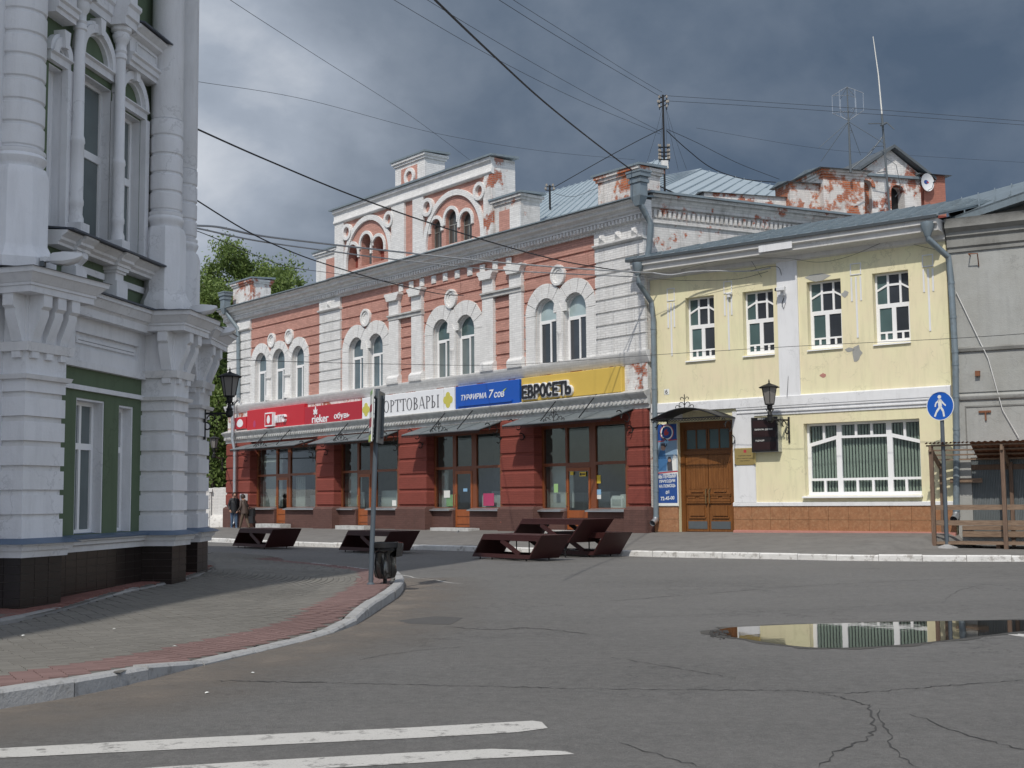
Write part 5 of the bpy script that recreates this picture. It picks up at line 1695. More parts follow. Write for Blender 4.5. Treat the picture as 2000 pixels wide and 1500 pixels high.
def lantern(name, label, fr, h, mat_g='lamp_glass', group=None, arm=None):
    """Six sided street lantern; fr.p is the foot of its stem; h the height of the glass part; arm = (u, o) back to its wall."""
    t = thing(name, label, 'street lamp', fr, group)
    z = fr.p.z
    k = h
    s6 = lambda R, zz: [(R * math.cos(math.pi / 3 * i), R * math.sin(math.pi / 3 * i), zz) for i in range(6)]
    zg0, zg1 = z + 1.05 * k, z + 2.05 * k
    st = MB().lathe([(.10 * k, z - .12 * k), (.16 * k, z - .05 * k), (.20 * k, z), (.20 * k, z + .22 * k), (.16 * k, z + .26 * k), (.19 * k, z + .34 * k), (.12 * k, z + .42 * k), (.09 * k, z + .62 * k), (.15 * k, z + .70 * k), (.17 * k, z + .80 * k), (.17 * k, z + .95 * k), (.30 * k, z + 1.0 * k), (.28 * k, z + 1.05 * k)], (0, 0), 12)
    for i in range(4):
        a_ = math.pi / 2 * i + .4
        st.add([(.10 * k * math.cos(a_), .10 * k * math.sin(a_), z + .45 * k), (.32 * k * math.cos(a_ - .15), .32 * k * math.sin(a_ - .15), z + .75 * k), (.32 * k * math.cos(a_ + .15), .32 * k * math.sin(a_ + .15), z + .72 * k)], [(0, 1, 2)])
    st.build('stem', 'iron', t)
    g = MB()
    g.add(s6(.30 * k, zg0) + s6(.48 * k, zg1), [(i, (i + 1) % 6, 6 + (i + 1) % 6, 6 + i) for i in range(6)])
    g.build('lamp_glass', mat_g, t)
    fr_ = MB()
    A_, B_ = s6(.305 * k, zg0), s6(.49 * k, zg1)
    for i in range(6):
        fr_.tube([A_[i], B_[i]], .018 * k + .003, 4)
        fr_.tube([B_[i], B_[(i + 1) % 6]], .02 * k, 4)
    fr_.build('glazing_bar', 'iron', t)
    MB().lathe([(.62 * k, zg1 - .02 * k), (.64 * k, zg1 + .02 * k), (.40 * k, zg1 + .14 * k), (.12 * k, zg1 + .24 * k), (.04 * k, zg1 + .30 * k), (.05 * k, zg1 + .38 * k), (.0, zg1 + .55 * k)], (0, 0), 12).build('lamp_hood', 'iron', t)
    if arm:
        L_ = Vector((arm[0], arm[1], 0))
        d_ = L_.normalized()
        P_ = lambda f_, dz: (L_.x * f_, L_.y * f_, z + dz)
        a_ = MB().tube([P_(0, .1 * k), P_(1, .1 * k)], .045 * k + .006, 6)
        a_.tube([P_(1, -1.3 * k), P_(1, .3 * k)], .05 * k + .006, 6)
        n = 14
        ln = L_.length
        for (cx, cz, R_, t0, t1) in ((.72, -.18, .25, 0, 4.6), (.40, -.12, .17, .5, 5.2), (.92, -.62, .26, 1.2, 5.2)):
            a_.tube([(d_.x * (ln * cx + R_ * k * (1 - q / n * .55) * math.cos(t0 + (t1 - t0) * q / n)), d_.y * (ln * cx + R_ * k * (1 - q / n * .55) * math.cos(t0 + (t1 - t0) * q / n)), z + cz * k + R_ * k * (1 - q / n * .55) * math.sin(t0 + (t1 - t0) * q / n)) for q in range(n + 1)], .028 * k + .004, 5)
        a_.build('scroll_bracket', 'iron', t)
    return t


f1 = Frame(at_depth(448, 811, 22.7), 0.0)
qv = LC.w(.1, .0, 0)
lantern('wall_lantern', 'black six sided lantern on an iron bracket at the far corner of the white building', f1, .34, 'lamp_glass', 'black iron lanterns', (qv.x - f1.p.x, -(qv.y + .3 - f1.p.y)))
# ------------------------------------------------------------------ ground, road, pavements


def asphalt():
    m = Mat('asphalt')
    big = m.noise(0.12, 7, 0.6)
    mid_ = m.noise(1.1, 7, 0.62)
    fine = m.noise(90, 3, 0.75)
    spk = m.noise(38, 2, 0.5)
    c = m.ramp(mid_, [(0.3, (0.208, 0.204, 0.196)), (0.7, (0.262, 0.257, 0.247))])
    c = m.mix(m.ramp(big, [(0.42, 0.0), (0.62, 0.55)]), c, (0.142, 0.138, 0.132))
    c = m.mix(m.ramp(m.noise(34, 4, .8), [(0.36, 0.0), (0.64, 1.0)]), m.mix(0.38, c, (0.05, 0.05, 0.05)), m.mix(0.22, c, (0.42, 0.41, 0.39)))
    c = m.mix(m.ramp(fine, [(0.30, 0.0), (0.70, 1.0)]), m.mix(0.55, c, (0.055, 0.052, 0.05)), m.mix(0.3, c, (0.27, 0.26, 0.24)))
    c = m.mix(m.ramp(m.noise(8, 9, .78), [(0.38, 0.0), (0.62, 1.0)]), m.mix(0.20, c, (0.05, 0.05, 0.05)), m.mix(0.10, c, (0.42, 0.41, 0.39)))
    c = m.mix(m.ramp(m.noise(.35, 7, .7, stretch=(.25, 1.4, 1)), [(.45, 0.0), (.7, .4)]), c, (0.215, 0.207, 0.195))
    c = m.mix(m.ramp(m.noise(1.7, 5, .5), [(.73, 0.0), (.78, .5)]), c, (0.07, 0.068, 0.066))
    hl_ = m.noise(0.7, 9, .62)
    c = m.mix(m.math('MULTIPLY', m.ramp(hl_, [(.4935, 0.0), (.498, .8), (.502, .8), (.5065, 0.0)]), m.ramp(m.noise(.25, 4, .5), [(.5, 0.0), (.56, 1.0)])), c, (0.09, 0.088, 0.085))
    c = m.mix(m.ramp(spk, [(0.70, 0.0), (0.78, 0.55)]), c, (0.30, 0.29, 0.27))
    c = m.mix(m.ramp(m.noise(0.6, 9, 0.7, stretch=(1, .5, 1)), [(0.60, 0.0), (0.75, 0.35)]), c, (0.085, 0.082, 0.08))
    m.bump(m.math('ADD', m.math('ADD', fine, m.noise(34, 4, .8)), m.math('MULTIPLY', mid_, .4)), 0.8, 0.025)
    return m.set(c, 0.88, 0, 0.25)


MT['asphalt'] = asphalt()
MT['asphalt_dark'] = plain('asphalt_dark', (0.055, 0.054, 0.052), 0.8, 0.3, 8, 0.4, 60)
MT['asphalt_wet'] = plain('asphalt_wet', (0.055, 0.053, 0.05), 0.45, 0.3, 8, 0.3, 60)
MT['asphalt_patch'] = plain('asphalt_patch', (0.085, 0.082, 0.079), 0.88, 0.25, 6, 0.5, 80)
MT['walk'] = plain('walk', (0.172, 0.165, 0.154), 0.9, 0.25, 1.2, 0.4, 60, dirt=(0.10, 0.095, 0.09))
MT['sand'] = plain('sand', (0.205, 0.175, 0.145), 0.95, 0.2, 2.0, 0.5, 60)
MT['kerb_white'] = kerb_mat('kerb_white', (0.70, 0.69, 0.665), (0.33, 0.31, 0.285))
MT['kerb_grey'] = kerb_mat('kerb_grey', (0.38, 0.38, 0.375), (0.23, 0.225, 0.215))
MT['kerb_dark'] = plaster('kerb_dark', (0.34, 0.33, 0.315), (0.15, 0.145, 0.14), 0.7, 1.4, 0.5)


def road_paint():
    m = Mat('road_paint')
    c = m.mix(m.noise(3, 7, .6), (0.47, 0.46, 0.43), (0.56, 0.545, 0.515))
    c = m.mix(m.ramp(m.noise(5.5, 11, .72), [(0.545, 0.0), (0.62, 0.8)]), c, (0.15, 0.145, 0.135))
    c = m.mix(m.ramp(m.noise(85, 3, .7), [(0.56, 0.0), (0.68, 0.6)]), c, (0.22, 0.21, 0.2))
    m.bump(m.noise(90, 3, .75), .4, .01)
    return m.set(c, .8, 0, .3)


MT['road_paint'] = road_paint()


def paver_mat(name, c1, c2):
    m = Mat(name)
    i = m.n('ShaderNodeNewGeometry').outputs['Random Per Island']
    c = m.ramp(i, [(0.0, c1), (1.0, c2)])
    c = m.mix(m.ramp(m.noise(0.5, 7, .6), [(.4, 0.0), (.7, .45)]), c, tuple(x * .72 for x in c1))
    m.bump(m.noise(70, 3, .7), .4, .008)
    return m.set(c, .88, 0, .25)


MT['paver'] = paver_mat('paver', (0.175, 0.166, 0.148), (0.212, 0.202, 0.180))
MT['paver_red'] = paver_mat('paver_red', (0.19, 0.122, 0.112), (0.232, 0.150, 0.138))
MT['paver_red_dark'] = paver_mat('paver_red_dark', (0.20, 0.095, 0.08), (0.25, 0.125, 0.105))
MT['joint'] = plain('joint', (0.135, 0.127, 0.114), .95, .3, 5)
m = Mat('puddle_water')
m.bump(m.noise(5.0, 3, .5), .02, .02)
MT['puddle_water'] = m.set((0.022, 0.02, 0.017), 0.012, 0, 1.0)
m.b.inputs['IOR'].default_value = 1.55

road = solo(MB().quad((-400, 200, 0), (400, 200, 0), (400, -500, 0), (-400, -500, 0)), 'road', 'asphalt', WF, kind='structure')
road_bits = road


def gp(pts, z=0.0):
    return [at_z(x, y, z) for x, y in pts]


def sheet(pts, z, name, mat, parent=None, kind=None):
    m = MB().add([(v.x, -v.y, z) for v in pts], [tuple(range(len(pts)))])
    return m.build(name, mat, parent, kind=kind)


def smooth_line(pts, n=10):
    out_ = []
    P_ = [pts[0]] + list(pts) + [pts[-1]]
    for i in range(1, len(P_) - 2):
        p0, p1, p2, p3 = P_[i - 1:i + 3]
        for k in range(n):
            t_ = k / n
            out_.append(.5 * ((2 * p1) + (p2 - p0) * t_ + (2 * p0 - 5 * p1 + 4 * p2 - p3) * t_ ** 2 + (3 * p1 - p0 - 3 * p2 + p3) * t_ ** 3))
    out_.append(pts[-1])
    return out_


# painted crossing bars and lines
sheet(gp([(-260, 1479), (0, 1462.5), (400, 1441), (800, 1422), (1040, 1408.5), (1058, 1411), (1070, 1423), (1010, 1431), (800, 1443), (400, 1462), (0, 1481.5), (-260, 1500)]), .004, 'crossing_bar', 'road_paint', road)
sheet(gp([(-100, 1530), (300, 1500), (520, 1486), (800, 1471), (960, 1463.5), (1105, 1468), (1122, 1474), (960, 1482), (800, 1492), (520, 1508), (300, 1523), (-100, 1556)]), .004, 'crossing_bar', 'road_paint', road)
sheet(gp([(1928, 1233), (1940, 1232), (2100, 1252), (2260, 1272), (2230, 1276), (2010, 1247)]), .004, 'painted_line', 'road_paint', road)
# cracks and seams in the asphalt, narrow ribbons of ragged width


def crack(pts, w_, name='asphalt_crack', mat='asphalt_dark', z=.004, seed=1, n=9):
    rn = random.Random(seed)
    L_ = smooth_line(gp(pts), n)
    vs = []
    for i, p in enumerate(L_):
        d_ = (L_[min(i + 1, len(L_) - 1)] - L_[max(i - 1, 0)])
        d_.z = 0
        d_.normalize()
        nn = Vector((-d_.y, d_.x, 0))
        c_ = p + nn * (rn.random() - .5) * (w_ * 1.2 + .03)
        h_ = w_ * (.25 + rn.random()) * .42 * min(1, min(i, len(L_) - 1 - i) / 3 + .15)
        vs.append((c_ + nn * h_, c_ - nn * h_))
    m = MB()
    flat = [(v.x, -v.y, z) for pr in vs for v in pr]
    m.add(flat, [(2 * i, 2 * i + 1, 2 * i + 3, 2 * i + 2) for i in range(len(vs) - 1)])
    return m.build(name, mat, road)


crack([(425, 1330), (520, 1332), (640, 1334)], .045, seed=3, n=16)
crack([(640, 1334), (800, 1338), (960, 1341), (1120, 1345), (1300, 1347), (1480, 1349), (1560, 1350), (1640, 1362), (1700, 1380)], .022, seed=4, n=16)
crack([(1560, 1350), (1660, 1354), (1760, 1347), (1880, 1337), (2060, 1325)], .02, seed=5, n=14)
crack([(1700, 1378), (1705, 1410), (1698, 1440), (1640, 1465), (1600, 1500)], .02, seed=6, n=7)
crack([(1715, 1382), (1730, 1420), (1745, 1460), (1790, 1500)], .018, seed=7, n=7)
crack([(1780, 1395), (1860, 1425), (1940, 1450), (2040, 1475)], .018, seed=8, n=8)
crack([(1190, 1283), (1290, 1300), (1380, 1315), (1440, 1325)], .016, seed=9, n=8)
crack([(1205, 1450), (1300, 1480), (1380, 1500)], .016, seed=10, n=8)
crack([(1180, 1175), (1400, 1158), (1600, 1143), (1800, 1133), (2060, 1122)], .03, 'asphalt_seam', 'asphalt_patch', seed=11, n=14)
crack([(1200, 1207), (1400, 1200), (1600, 1190), (1840, 1178), (2050, 1190)], .014, seed=12, n=14)
crack([(1840, 1178), (1870, 1155), (1930, 1140)], .012, seed=13, n=10)
crack([(700, 1290), (760, 1278), (850, 1268), (930, 1262)], .02, 'asphalt_seam', 'asphalt_patch', seed=14)
crack([(860, 1224), (960, 1230), (1040, 1227), (1160, 1240)], .05, 'asphalt_seam', 'asphalt_patch', seed=15)
sheet(gp([(776, 1212), (850, 1204), (905, 1207), (880, 1220), (800, 1219)]), .0035, 'asphalt_repair', 'asphalt_patch', road)
# puddle with its wet rim
pd = [(1388, 1236), (1412, 1229), (1450, 1225), (1600, 1219), (1800, 1214.5), (2000, 1212), (2200, 1214), (2260, 1222), (2160, 1230), (2010, 1233), (1940, 1240), (1850, 1251), (1760, 1260), (1680, 1265), (1600, 1266), (1530, 1260), (1450, 1248), (1410, 1242)]
inner = smooth_line(gp(pd + [pd[0]]), 6)[:-1]
cpt = sum(inner, Vector((0, 0, 0))) / len(inner)
rn = random.Random(5)
rim = []
for k, v in enumerate(inner):
    d_ = inner[(k + 1) % len(inner)] - inner[k - 1]
    nn = Vector((d_.y, -d_.x, 0)).normalized()
    if (v + nn - cpt).length < (v - cpt).length:
        nn = -nn
    rim.append(v + nn * (.07 + .05 * math.sin(k * .9) + .05 * rn.random()))
m = MB()
m.add([(v.x, -v.y, .004) for v in rim] + [(v.x, -v.y, .005) for v in inner], [(i, (i + 1) % len(rim), len(rim) + (i + 1) % len(rim), len(rim) + i) for i in range(len(rim))])
m.build('wet_rim', 'asphalt_wet', road)
sheet(inner, .006, 'puddle', 'puddle_water', None, 'structure')
rn = random.Random(8)
m = MB()
for k in range(40):                                 # grit and twigs at the puddle's western tip
    v = at_z(1403 + rn.gauss(0, 9), 1237 + rn.gauss(0, 4.5), .004)
    s_ = .006 + .014 * rn.random()
    m.box(v.x - s_, v.x + s_ * (1 + rn.random()), -v.y - s_, -v.y + s_, .002, .006 + s_ * .5)
m.build('grit', 'asphalt_dark', road, kind='stuff')
# ---- far pavement along the three houses
kb = [(-150, 1049), (150, 1054), (385, 1058), (440, 1060), (600, 1067.5), (760, 1072), (960, 1078), (1100, 1082), (1200, 1085.5), (1330, 1089), (1500, 1092), (1640, 1095), (1800, 1096.5), (2000, 1097), (2160, 1095), (2400, 1090)]
kp = smooth_line(gp(kb), 8)
wl = [Vector(P.w(uL - 12, .0, .24)), Vector(P.w(uL, .0, .28)), Vector(P.w(uL * .5, .0, Z0 - .09)), Vector(P.w(uE, .0, Z0)), Vector(Y.w(YL, 0, Z0 + .015)), Vector(Y.w(YR, 0, zg_r)), Vector(G.w(.25, 0, .22)), Vector(G.w(4, 0, .17)), Vector(G.w(11, 0, .17))]
n = len(kp)
# resample the wall line so that each kerb point has a partner
wd = [0]
for i in range(len(wl) - 1):
    wd.append(wd[-1] + (wl[i + 1] - wl[i]).length)
kd = [0]
for i in range(n - 1):
    kd.append(kd[-1] + (kp[i + 1] - kp[i]).length)


def wall_at(s_):
    for i in range(len(wl) - 1):
        if s_ <= wd[i + 1] or i == len(wl) - 2:
            return wl[i].lerp(wl[i + 1], min(1, max(0, (s_ - wd[i]) / (wd[i + 1] - wd[i]))))


KH = .15
vs, fs = [], []
for i in range(n):
    w_ = wall_at(wd[-1] * kd[i] / kd[-1])
    d_ = (w_ - kp[i])
    d_.z = 0
    d_.normalize()
    a_ = kp[i] + d_ * .16
    vs += [(a_.x, -a_.y, KH - .01), (w_.x, -w_.y, w_.z), (w_.x + d_.x * .6, -(w_.y + d_.y * .6), w_.z)]
for i in range(n - 1):
    fs += [(3 * i, 3 * i + 1, 3 * i + 4, 3 * i + 3), (3 * i + 1, 3 * i + 2, 3 * i + 5, 3 * i + 4)]
far = MB().add(vs, fs).build('far_pavement', 'walk', None, kind='structure')
# far kerb: one whitewashed stone after another
kerb = MB().add([(kp[0].x, -kp[0].y, .0), (kp[0].x, -kp[0].y - .05, .0), (kp[0].x + .05, -kp[0].y, .0)], [(0, 1, 2)]).build('far_kerb', 'kerb_white', None, kind='structure')


def kerb_run(line, step, wid, top, parent, mat, inward, name='kerb_stone', seed=2, gap=.012):
    rn_ = random.Random(seed)
    dist = [0]
    for i in range(len(line) - 1):
        dist.append(dist[-1] + (line[i + 1] - line[i]).length)

    def at(s_):
        for i in range(len(line) - 1):
            if s_ <= dist[i + 1] or i == len(line) - 2:
                return line[i].lerp(line[i + 1], min(1, max(0, (s_ - dist[i]) / max(1e-6, dist[i + 1] - dist[i]))))
    s_ = 0
    while s_ < dist[-1] - step * .5:
        p, q = at(s_ + gap / 2), at(s_ + step - gap / 2)
        d_ = (q - p).normalized()
        nn = Vector((-d_.y, d_.x, 0)) * inward
        t0 = top(s_ + gap) if callable(top) else top
        t1 = top(s_ + step - gap) if callable(top) else top
        j = (rn_.random() - .5) * .02
        e_ = .025
        o_ = nn * (rn_.random() - .5) * .012
        A_ = [p + o_, q + o_, q + nn * wid, p + nn * wid]
        vs_ = [(v.x, -v.y, -.05) for v in A_] + [(A_[0].x, -A_[0].y, t0 - e_ + j), (A_[1].x, -A_[1].y, t1 - e_ + j), (A_[2].x, -A_[2].y, t1 + j), (A_[3].x, -A_[3].y, t0 + j)]
        u_ = [A_[0] + nn * e_, A_[1] + nn * e_]
        vs_ += [(u_[0].x, -u_[0].y, t0 + j), (u_[1].x, -u_[1].y, t1 + j)]
        MB().add(vs_, [(0, 1, 5, 4), (4, 5, 9, 8), (8, 9, 6, 7), (0, 4, 8, 7, 3), (1, 2, 6, 9, 5), (2, 3, 7, 6)]).build(name, mat, parent)
        s_ += step


kerb_run(kp, 1.0, .17, KH, kerb, 'kerb_white', 1)
# ---- near pavement: kerb line, lowered where the crossing meets it
nk = [(-330, 1440), (0, 1386), (120, 1366), (230, 1345), (350, 1312), (480, 1281), (570, 1259), (640, 1240), (690, 1224), (735, 1195), (775, 1168), (789, 1150), (784, 1135), (762, 1122), (700, 1110), (620, 1101.5), (560, 1096)]
nkp = smooth_line(gp(nk), 8)
nd = [0]
for i in range(len(nkp) - 1):
    nd.append(nd[-1] + (nkp[i + 1] - nkp[i]).length)


def s_of(px_, py_):
    g_ = at_z(px_, py_, 0)
    return nd[min(range(len(nkp)), key=lambda i: (nkp[i] - g_).length)]


sA, sB, sC, sD = s_of(230, 1345), s_of(430, 1294), s_of(600, 1250), s_of(735, 1195)
sE, sF = s_of(775, 1130), s_of(720, 1113)


def ktop(s_):
    sm = lambda a_, b_, x: (lambda t_: t_ * t_ * (3 - 2 * t_))(min(1, max(0, (x - a_) / (b_ - a_))))
    low = sm(sA, sB, s_) * (1 - sm(sC, sD, s_))
    return .15 - .118 * low - .13 * sm(sE, sF, s_)


# dust swept against the near kerb, thinning out into the road


def dust_mat():
    m = Mat('kerb_dust')
    t_ = m.n('ShaderNodeBsdfTransparent')
    x = m.n('ShaderNodeMixShader')
    at = m.n('ShaderNodeAttribute')
    at.attribute_name = 'fade'
    m.l(m.math('MULTIPLY', at.outputs['Fac'], m.ramp(m.noise(1.3, 8, .65), [(.28, 0.25), (.66, 1.0)])), x.inputs[0])
    m.l(t_.outputs[0], x.inputs[1])
    m.set(m.mix(m.noise(30, 4, .7), (.17, .145, .122), (.25, .215, .18)), .95)
    m.l(m.b.outputs[0], x.inputs[2])
    m.l(x.outputs[0], m.t.nodes['Material Output'].inputs[0])
    return m.m


MT['kerb_dust'] = dust_mat()
dv, df, dw_ = [], [], []
lim_ = [i for i in range(len(nkp)) if nd[i] < s_of(770, 1128)]
for i in lim_:
    d_ = nkp[min(i + 1, len(nkp) - 1)] - nkp[max(i - 1, 0)]
    nn = Vector((d_.y, -d_.x, 0)).normalized()
    for o_, w_ in ((-.02, .9), (.45, .75), (1.0, .3), (1.7, 0.0)):
        dv.append((nkp[i].x + nn.x * o_, -(nkp[i].y + nn.y * o_), .003))
        dw_.append(w_)
for i in range(len(lim_) - 1):
    for k in range(3):
        df.append((4 * i + k, 4 * i + k + 1, 4 * i + 5 + k, 4 * i + 4 + k))
do_ = MB().add(dv, df).build('kerb_dust', 'kerb_dust', road)
fa = do_.data.attributes.new('fade', 'FLOAT', 'POINT')
fa.data.foreach_set('value', dw_)
nkerb = MB().add([(nkp[0].x, -nkp[0].y, -.01), (nkp[0].x + .05, -nkp[0].y, -.01), (nkp[0].x, -nkp[0].y + .05, -.01)], [(0, 1, 2)]).build('near_kerb', 'kerb_grey', None, kind='structure')
kerb_run(nkp, 1.0, .16, ktop, nkerb, 'kerb_grey', 1, seed=4)


def rise(x, y):                                      # the footway climbs a little along the building
    return .0245 * max(0, min(y, 23) - 15.5) * max(0, min(1, (-3.2 - x) / 2.2)) * max(0, min(1, (29 - y) / 5))


def walk_z(p):                                      # pavement height: follows the kerb, then rises gently to the building
    bi, bd = 0, 1e9
    for i in range(0, len(nkp)):
        d2 = (nkp[i].x - p.x) ** 2 + (nkp[i].y - p.y) ** 2
        if d2 < bd:
            bi, bd = i, d2
    kz = ktop(nd[bi]) - .008
    f_ = math.exp(-math.sqrt(bd) / 1.2)
    return kz * f_ + (.135 + rise(p.x, p.y)) * (1 - f_)


# apron of dark red tiles round the foot of the white building
ap = [(-330, 1290), (0, 1222), (120, 1196), (230, 1166), (300, 1149), (360, 1136), (405, 1122), (421, 1112), (414, 1104), (392, 1098), (360, 1095)]
app = smooth_line([at_z(x, y, z_) for (x, y), z_ in zip(ap, (.12, .125, .145, .18, .22, .245, .265, .27, .27, .26, .25))], 6)
akerb = MB().add([(app[0].x, -app[0].y, -.01), (app[0].x + .05, -app[0].y, -.01), (app[0].x, -app[0].y + .05, -.01)], [(0, 1, 2)]).build('apron_kerb', 'kerb_dark', None, kind='structure')
ad_ = [0]
for i in range(len(app) - 1):
    ad_.append(ad_[-1] + (app[i + 1] - app[i]).length)
afl = [Vector((v.x, v.y, 0)) for v in app]
akt = lambda s_: next((app[i].z for i in range(len(app)) if ad_[i] >= s_), app[-1].z) + .06
kerb_run(afl, .95, .12, akt, akerb, 'kerb_dark', 1, seed=9)


def inside(poly, x, y):
    c_ = False
    j = len(poly) - 1
    for i in range(len(poly)):
        if (poly[i].y > y) != (poly[j].y > y) and x < (poly[j].x - poly[i].x) * (y - poly[i].y) / (poly[j].y - poly[i].y) + poly[i].x:
            c_ = not c_
        j = i
    return c_


bld = [Vector((x, y, 0)) for x, y in ((-11.5, -2), (-9.9, 5.9), (-8.2, 12.9), (-7.2, 16.9), (-6.9, 20.5), (-6.2, 22.6))]
apoly = app + [Vector((-6.2, 23.6, 0))] + bld[::-1]
far_edge = [at_z(520, 1092, .0), at_z(400, 1086, .0), Vector((-9, 30, 0)), Vector((-12, 24, 0))]
npoly = nkp + far_edge + [Vector((-7.0, 22, 0))] + bld[::-1]
# bed under the stones
pav = MB()
g = .2
cells = {}
for ix in range(-64, 8):
    for iy in range(22, 156):
        x, y = ix * g, iy * g
        if all(inside(npoly, x + a_, y + b_) for a_ in (0, g) for b_ in (0, g)):
            for dx in (0, 1):
                for dy in (0, 1):
                    cells[(ix + dx, iy + dy)] = walk_z(Vector((x + dx * g, y + dy * g, 0))) - .012
            pav.add([(x + dx * g, -(y + dy * g), cells[(ix + dx, iy + dy)]) for dx, dy in ((0, 0), (1, 0), (1, 1), (0, 1))], [(0, 1, 2, 3)])
bed_ = pav.build('near_pavement', 'joint', None, kind='structure')


def paver(m, c_, d_, ln, wd_, z, th=.012):
    nn = Vector((-d_.y, d_.x, 0))
    q = [c_ - d_ * ln / 2 - nn * wd_ / 2, c_ + d_ * ln / 2 - nn * wd_ / 2, c_ + d_ * ln / 2 + nn * wd_ / 2, c_ - d_ * ln / 2 + nn * wd_ / 2]
    m.add([(v.x, -v.y, z - th) for v in q] + [(v.x, -v.y, z) for v in q], [(4, 5, 6, 7), (0, 1, 5, 4), (1, 2, 6, 5), (2, 3, 7, 6), (3, 0, 4, 7)])


# stones run in arcs concentric with the building's corner; a band of red ones follows the kerb
rn = random.Random(11)
grey, red = MB(), MB()
cen = Vector((-9.2, 22.5, 0))
PW, PL = .105, .205
r_ = 2.0
row = 0
while r_ < 16.5:
    nst = int(2 * math.pi * r_ / PL)
    ph = (row % 2) * .5
    for k in range(nst):
        a_ = 2 * math.pi * (k + ph) / nst
        c_ = cen + Vector((math.cos(a_), math.sin(a_), 0)) * r_
        if not inside(npoly, c_.x, c_.y) or inside(apoly, c_.x, c_.y):
            continue
        if c_.y < 8.2 or c_.x < -8.5:
            continue
        dk = min((c_.x - v.x) ** 2 + (c_.y - v.y) ** 2 for v in nkp)
        dk = math.sqrt(dk)
        if dk < .24:
            continue
        paver(red if dk < .84 else grey, c_, Vector((-math.sin(a_), math.cos(a_), 0)), PL - .007, PW - .007, walk_z(c_) + rn.gauss(0, .0006))
    r_ += PW
    row += 1
grey.build('paver_field', 'paver', bed_, kind='stuff')
red.build('red_paver_band', 'paver_red', bed_, kind='stuff')
m = MB()
for ix in range(-64, -20):
    for iy in range(50, 245):
        x, y = ix * .2 + .1 * (iy % 2), iy * .1
        if x > -12 and inside(apoly, x, y) and inside(apoly, x + .1, y) and y > 9:
            paver(m, Vector((x, y, 0)), Vector((1, 0, 0)), .19, .09, .180 + .0245 * max(0, min(y, 23) - 15.5) + rn.gauss(0, .001), .03)
ab = MB()
ab.add([(v.x, -v.y, .168 + .0245 * max(0, min(v.y, 23) - 15.5)) for v in apoly], [tuple(t_) for t_ in tessellate_polygon([[Vector((v.x, v.y, 0)) for v in apoly]])])
apr = ab.build('building_apron', 'joint', None, kind='structure')
m.build('apron_tiles', 'paver_red_dark', apr, kind='stuff')
# a pale flush strip where paving and carriageway meet, and faded dashes inside
crack([(560, 1099), (660, 1109), (760, 1121), (830, 1131), (905, 1141)], .07, 'painted_line', 'road_paint', seed=21, n=4)
# ------------------------------------------------------------------ shop signs


def signbox(fr, pxl, pxr, yt, yb, o0, o1, mat, name, label, xref=None, cat='shop sign', group=None, edge=None):
    """A box sign on a facade, from its left, right, top and bottom pixels (heights read at xref)."""
    xr_ = xref if xref is not None else (pxl + pxr) / 2
    u0, u1 = fr.u(pxl, (yt + yb) / 2, o1), fr.u(pxr, (yt + yb) / 2, o1)
    z0, z1 = fr.z(xr_, yb, o1), fr.z(xr_, yt, o1)
    f2 = Frame(fr.w((u0 + u1) / 2, o0, z0), fr.a)
    t = thing(name, label, cat, f2, group)
    uc = (u0 + u1) / 2
    w_ = (u1 - u0) / 2
    d_ = o1 - o0
    e = .018
    m = MB()
    m.add([(-w_, 0, z0), (w_, 0, z0), (w_, 0, z1), (-w_, 0, z1), (-w_, d_ - e, z0), (w_, d_ - e, z0), (w_, d_ - e, z1), (-w_, d_ - e, z1), (-w_ + e, d_, z0 + e), (w_ - e, d_, z0 + e), (w_ - e, d_, z1 - e), (-w_ + e, d_, z1 - e)],
          [(0, 1, 5, 4), (1, 2, 6, 5), (2, 3, 7, 6), (3, 0, 4, 7), (4, 5, 9, 8), (5, 6, 10, 9), (6, 7, 11, 10), (7, 4, 8, 11), (8, 9, 10, 11), (0, 1, 2, 3)])
    m.build('sign_box', mat, t)
    f2.z0, f2.z1, f2.w2, f2.d, f2.uc = z0, z1, w_, d_, uc
    return t, f2


def egg(mb, uc, zc, rx, rz, o0, o1, n=20):
    mb.prism([(uc + rx * (1 - .16 * math.sin(2 * math.pi * k / n)) * math.cos(2 * math.pi * k / n), zc + rz * math.sin(2 * math.pi * k / n)) for k in range(n)], o0, o1)
    return mb


t, f2 = signbox(P, 457.5, 480, 815, 838, .03, .16, 'red_sign', 'egg_sign', 'small square red sign with one white egg beside the downpipe')
egg(MB(), 0, (f2.z0 + f2.z1) / 2, f2.w2 * .52, (f2.z1 - f2.z0) * .34, f2.d, f2.d + .01).build('egg_mark', 'white_sign', t)
t, f2 = signbox(P, 482.5, 594, 795, 838, .03, .22, 'red_sign', 'phone_shop_sign', 'bright red sign with a white egg tile and white block letters in profile', 540)
h_ = f2.z1 - f2.z0
us = lambda x, y: f2.u(x, y, f2.d)
u0, u1 = us(523, 821), us(538, 821)
z0, z1 = f2.z(530, 833, f2.d), f2.z(530, 806, f2.d)
MB().box(u0, u1, f2.d, f2.d + .16, z0, z1).build('egg_tile', 'white_sign', t)
MB().box(u0 + .05, u1 - .04, f2.d + .16, f2.d + .165, z0 + .06, z1 - .06).build('tile_face', 'red_sign', t)
egg(MB(), (u0 + u1) / 2, (z0 + z1) / 2, (u1 - u0) * .20, (z1 - z0) * .30, f2.d + .165, f2.d + .172).build('egg_mark', 'white_sign', t)
text('МТС', 'lettering', 'white_sign', t, (us(540, 818), us(560.5, 818), f2.z(550, 825, f2.d), f2.z(550, 810, f2.d)), f2.d, .12, bold=.02)
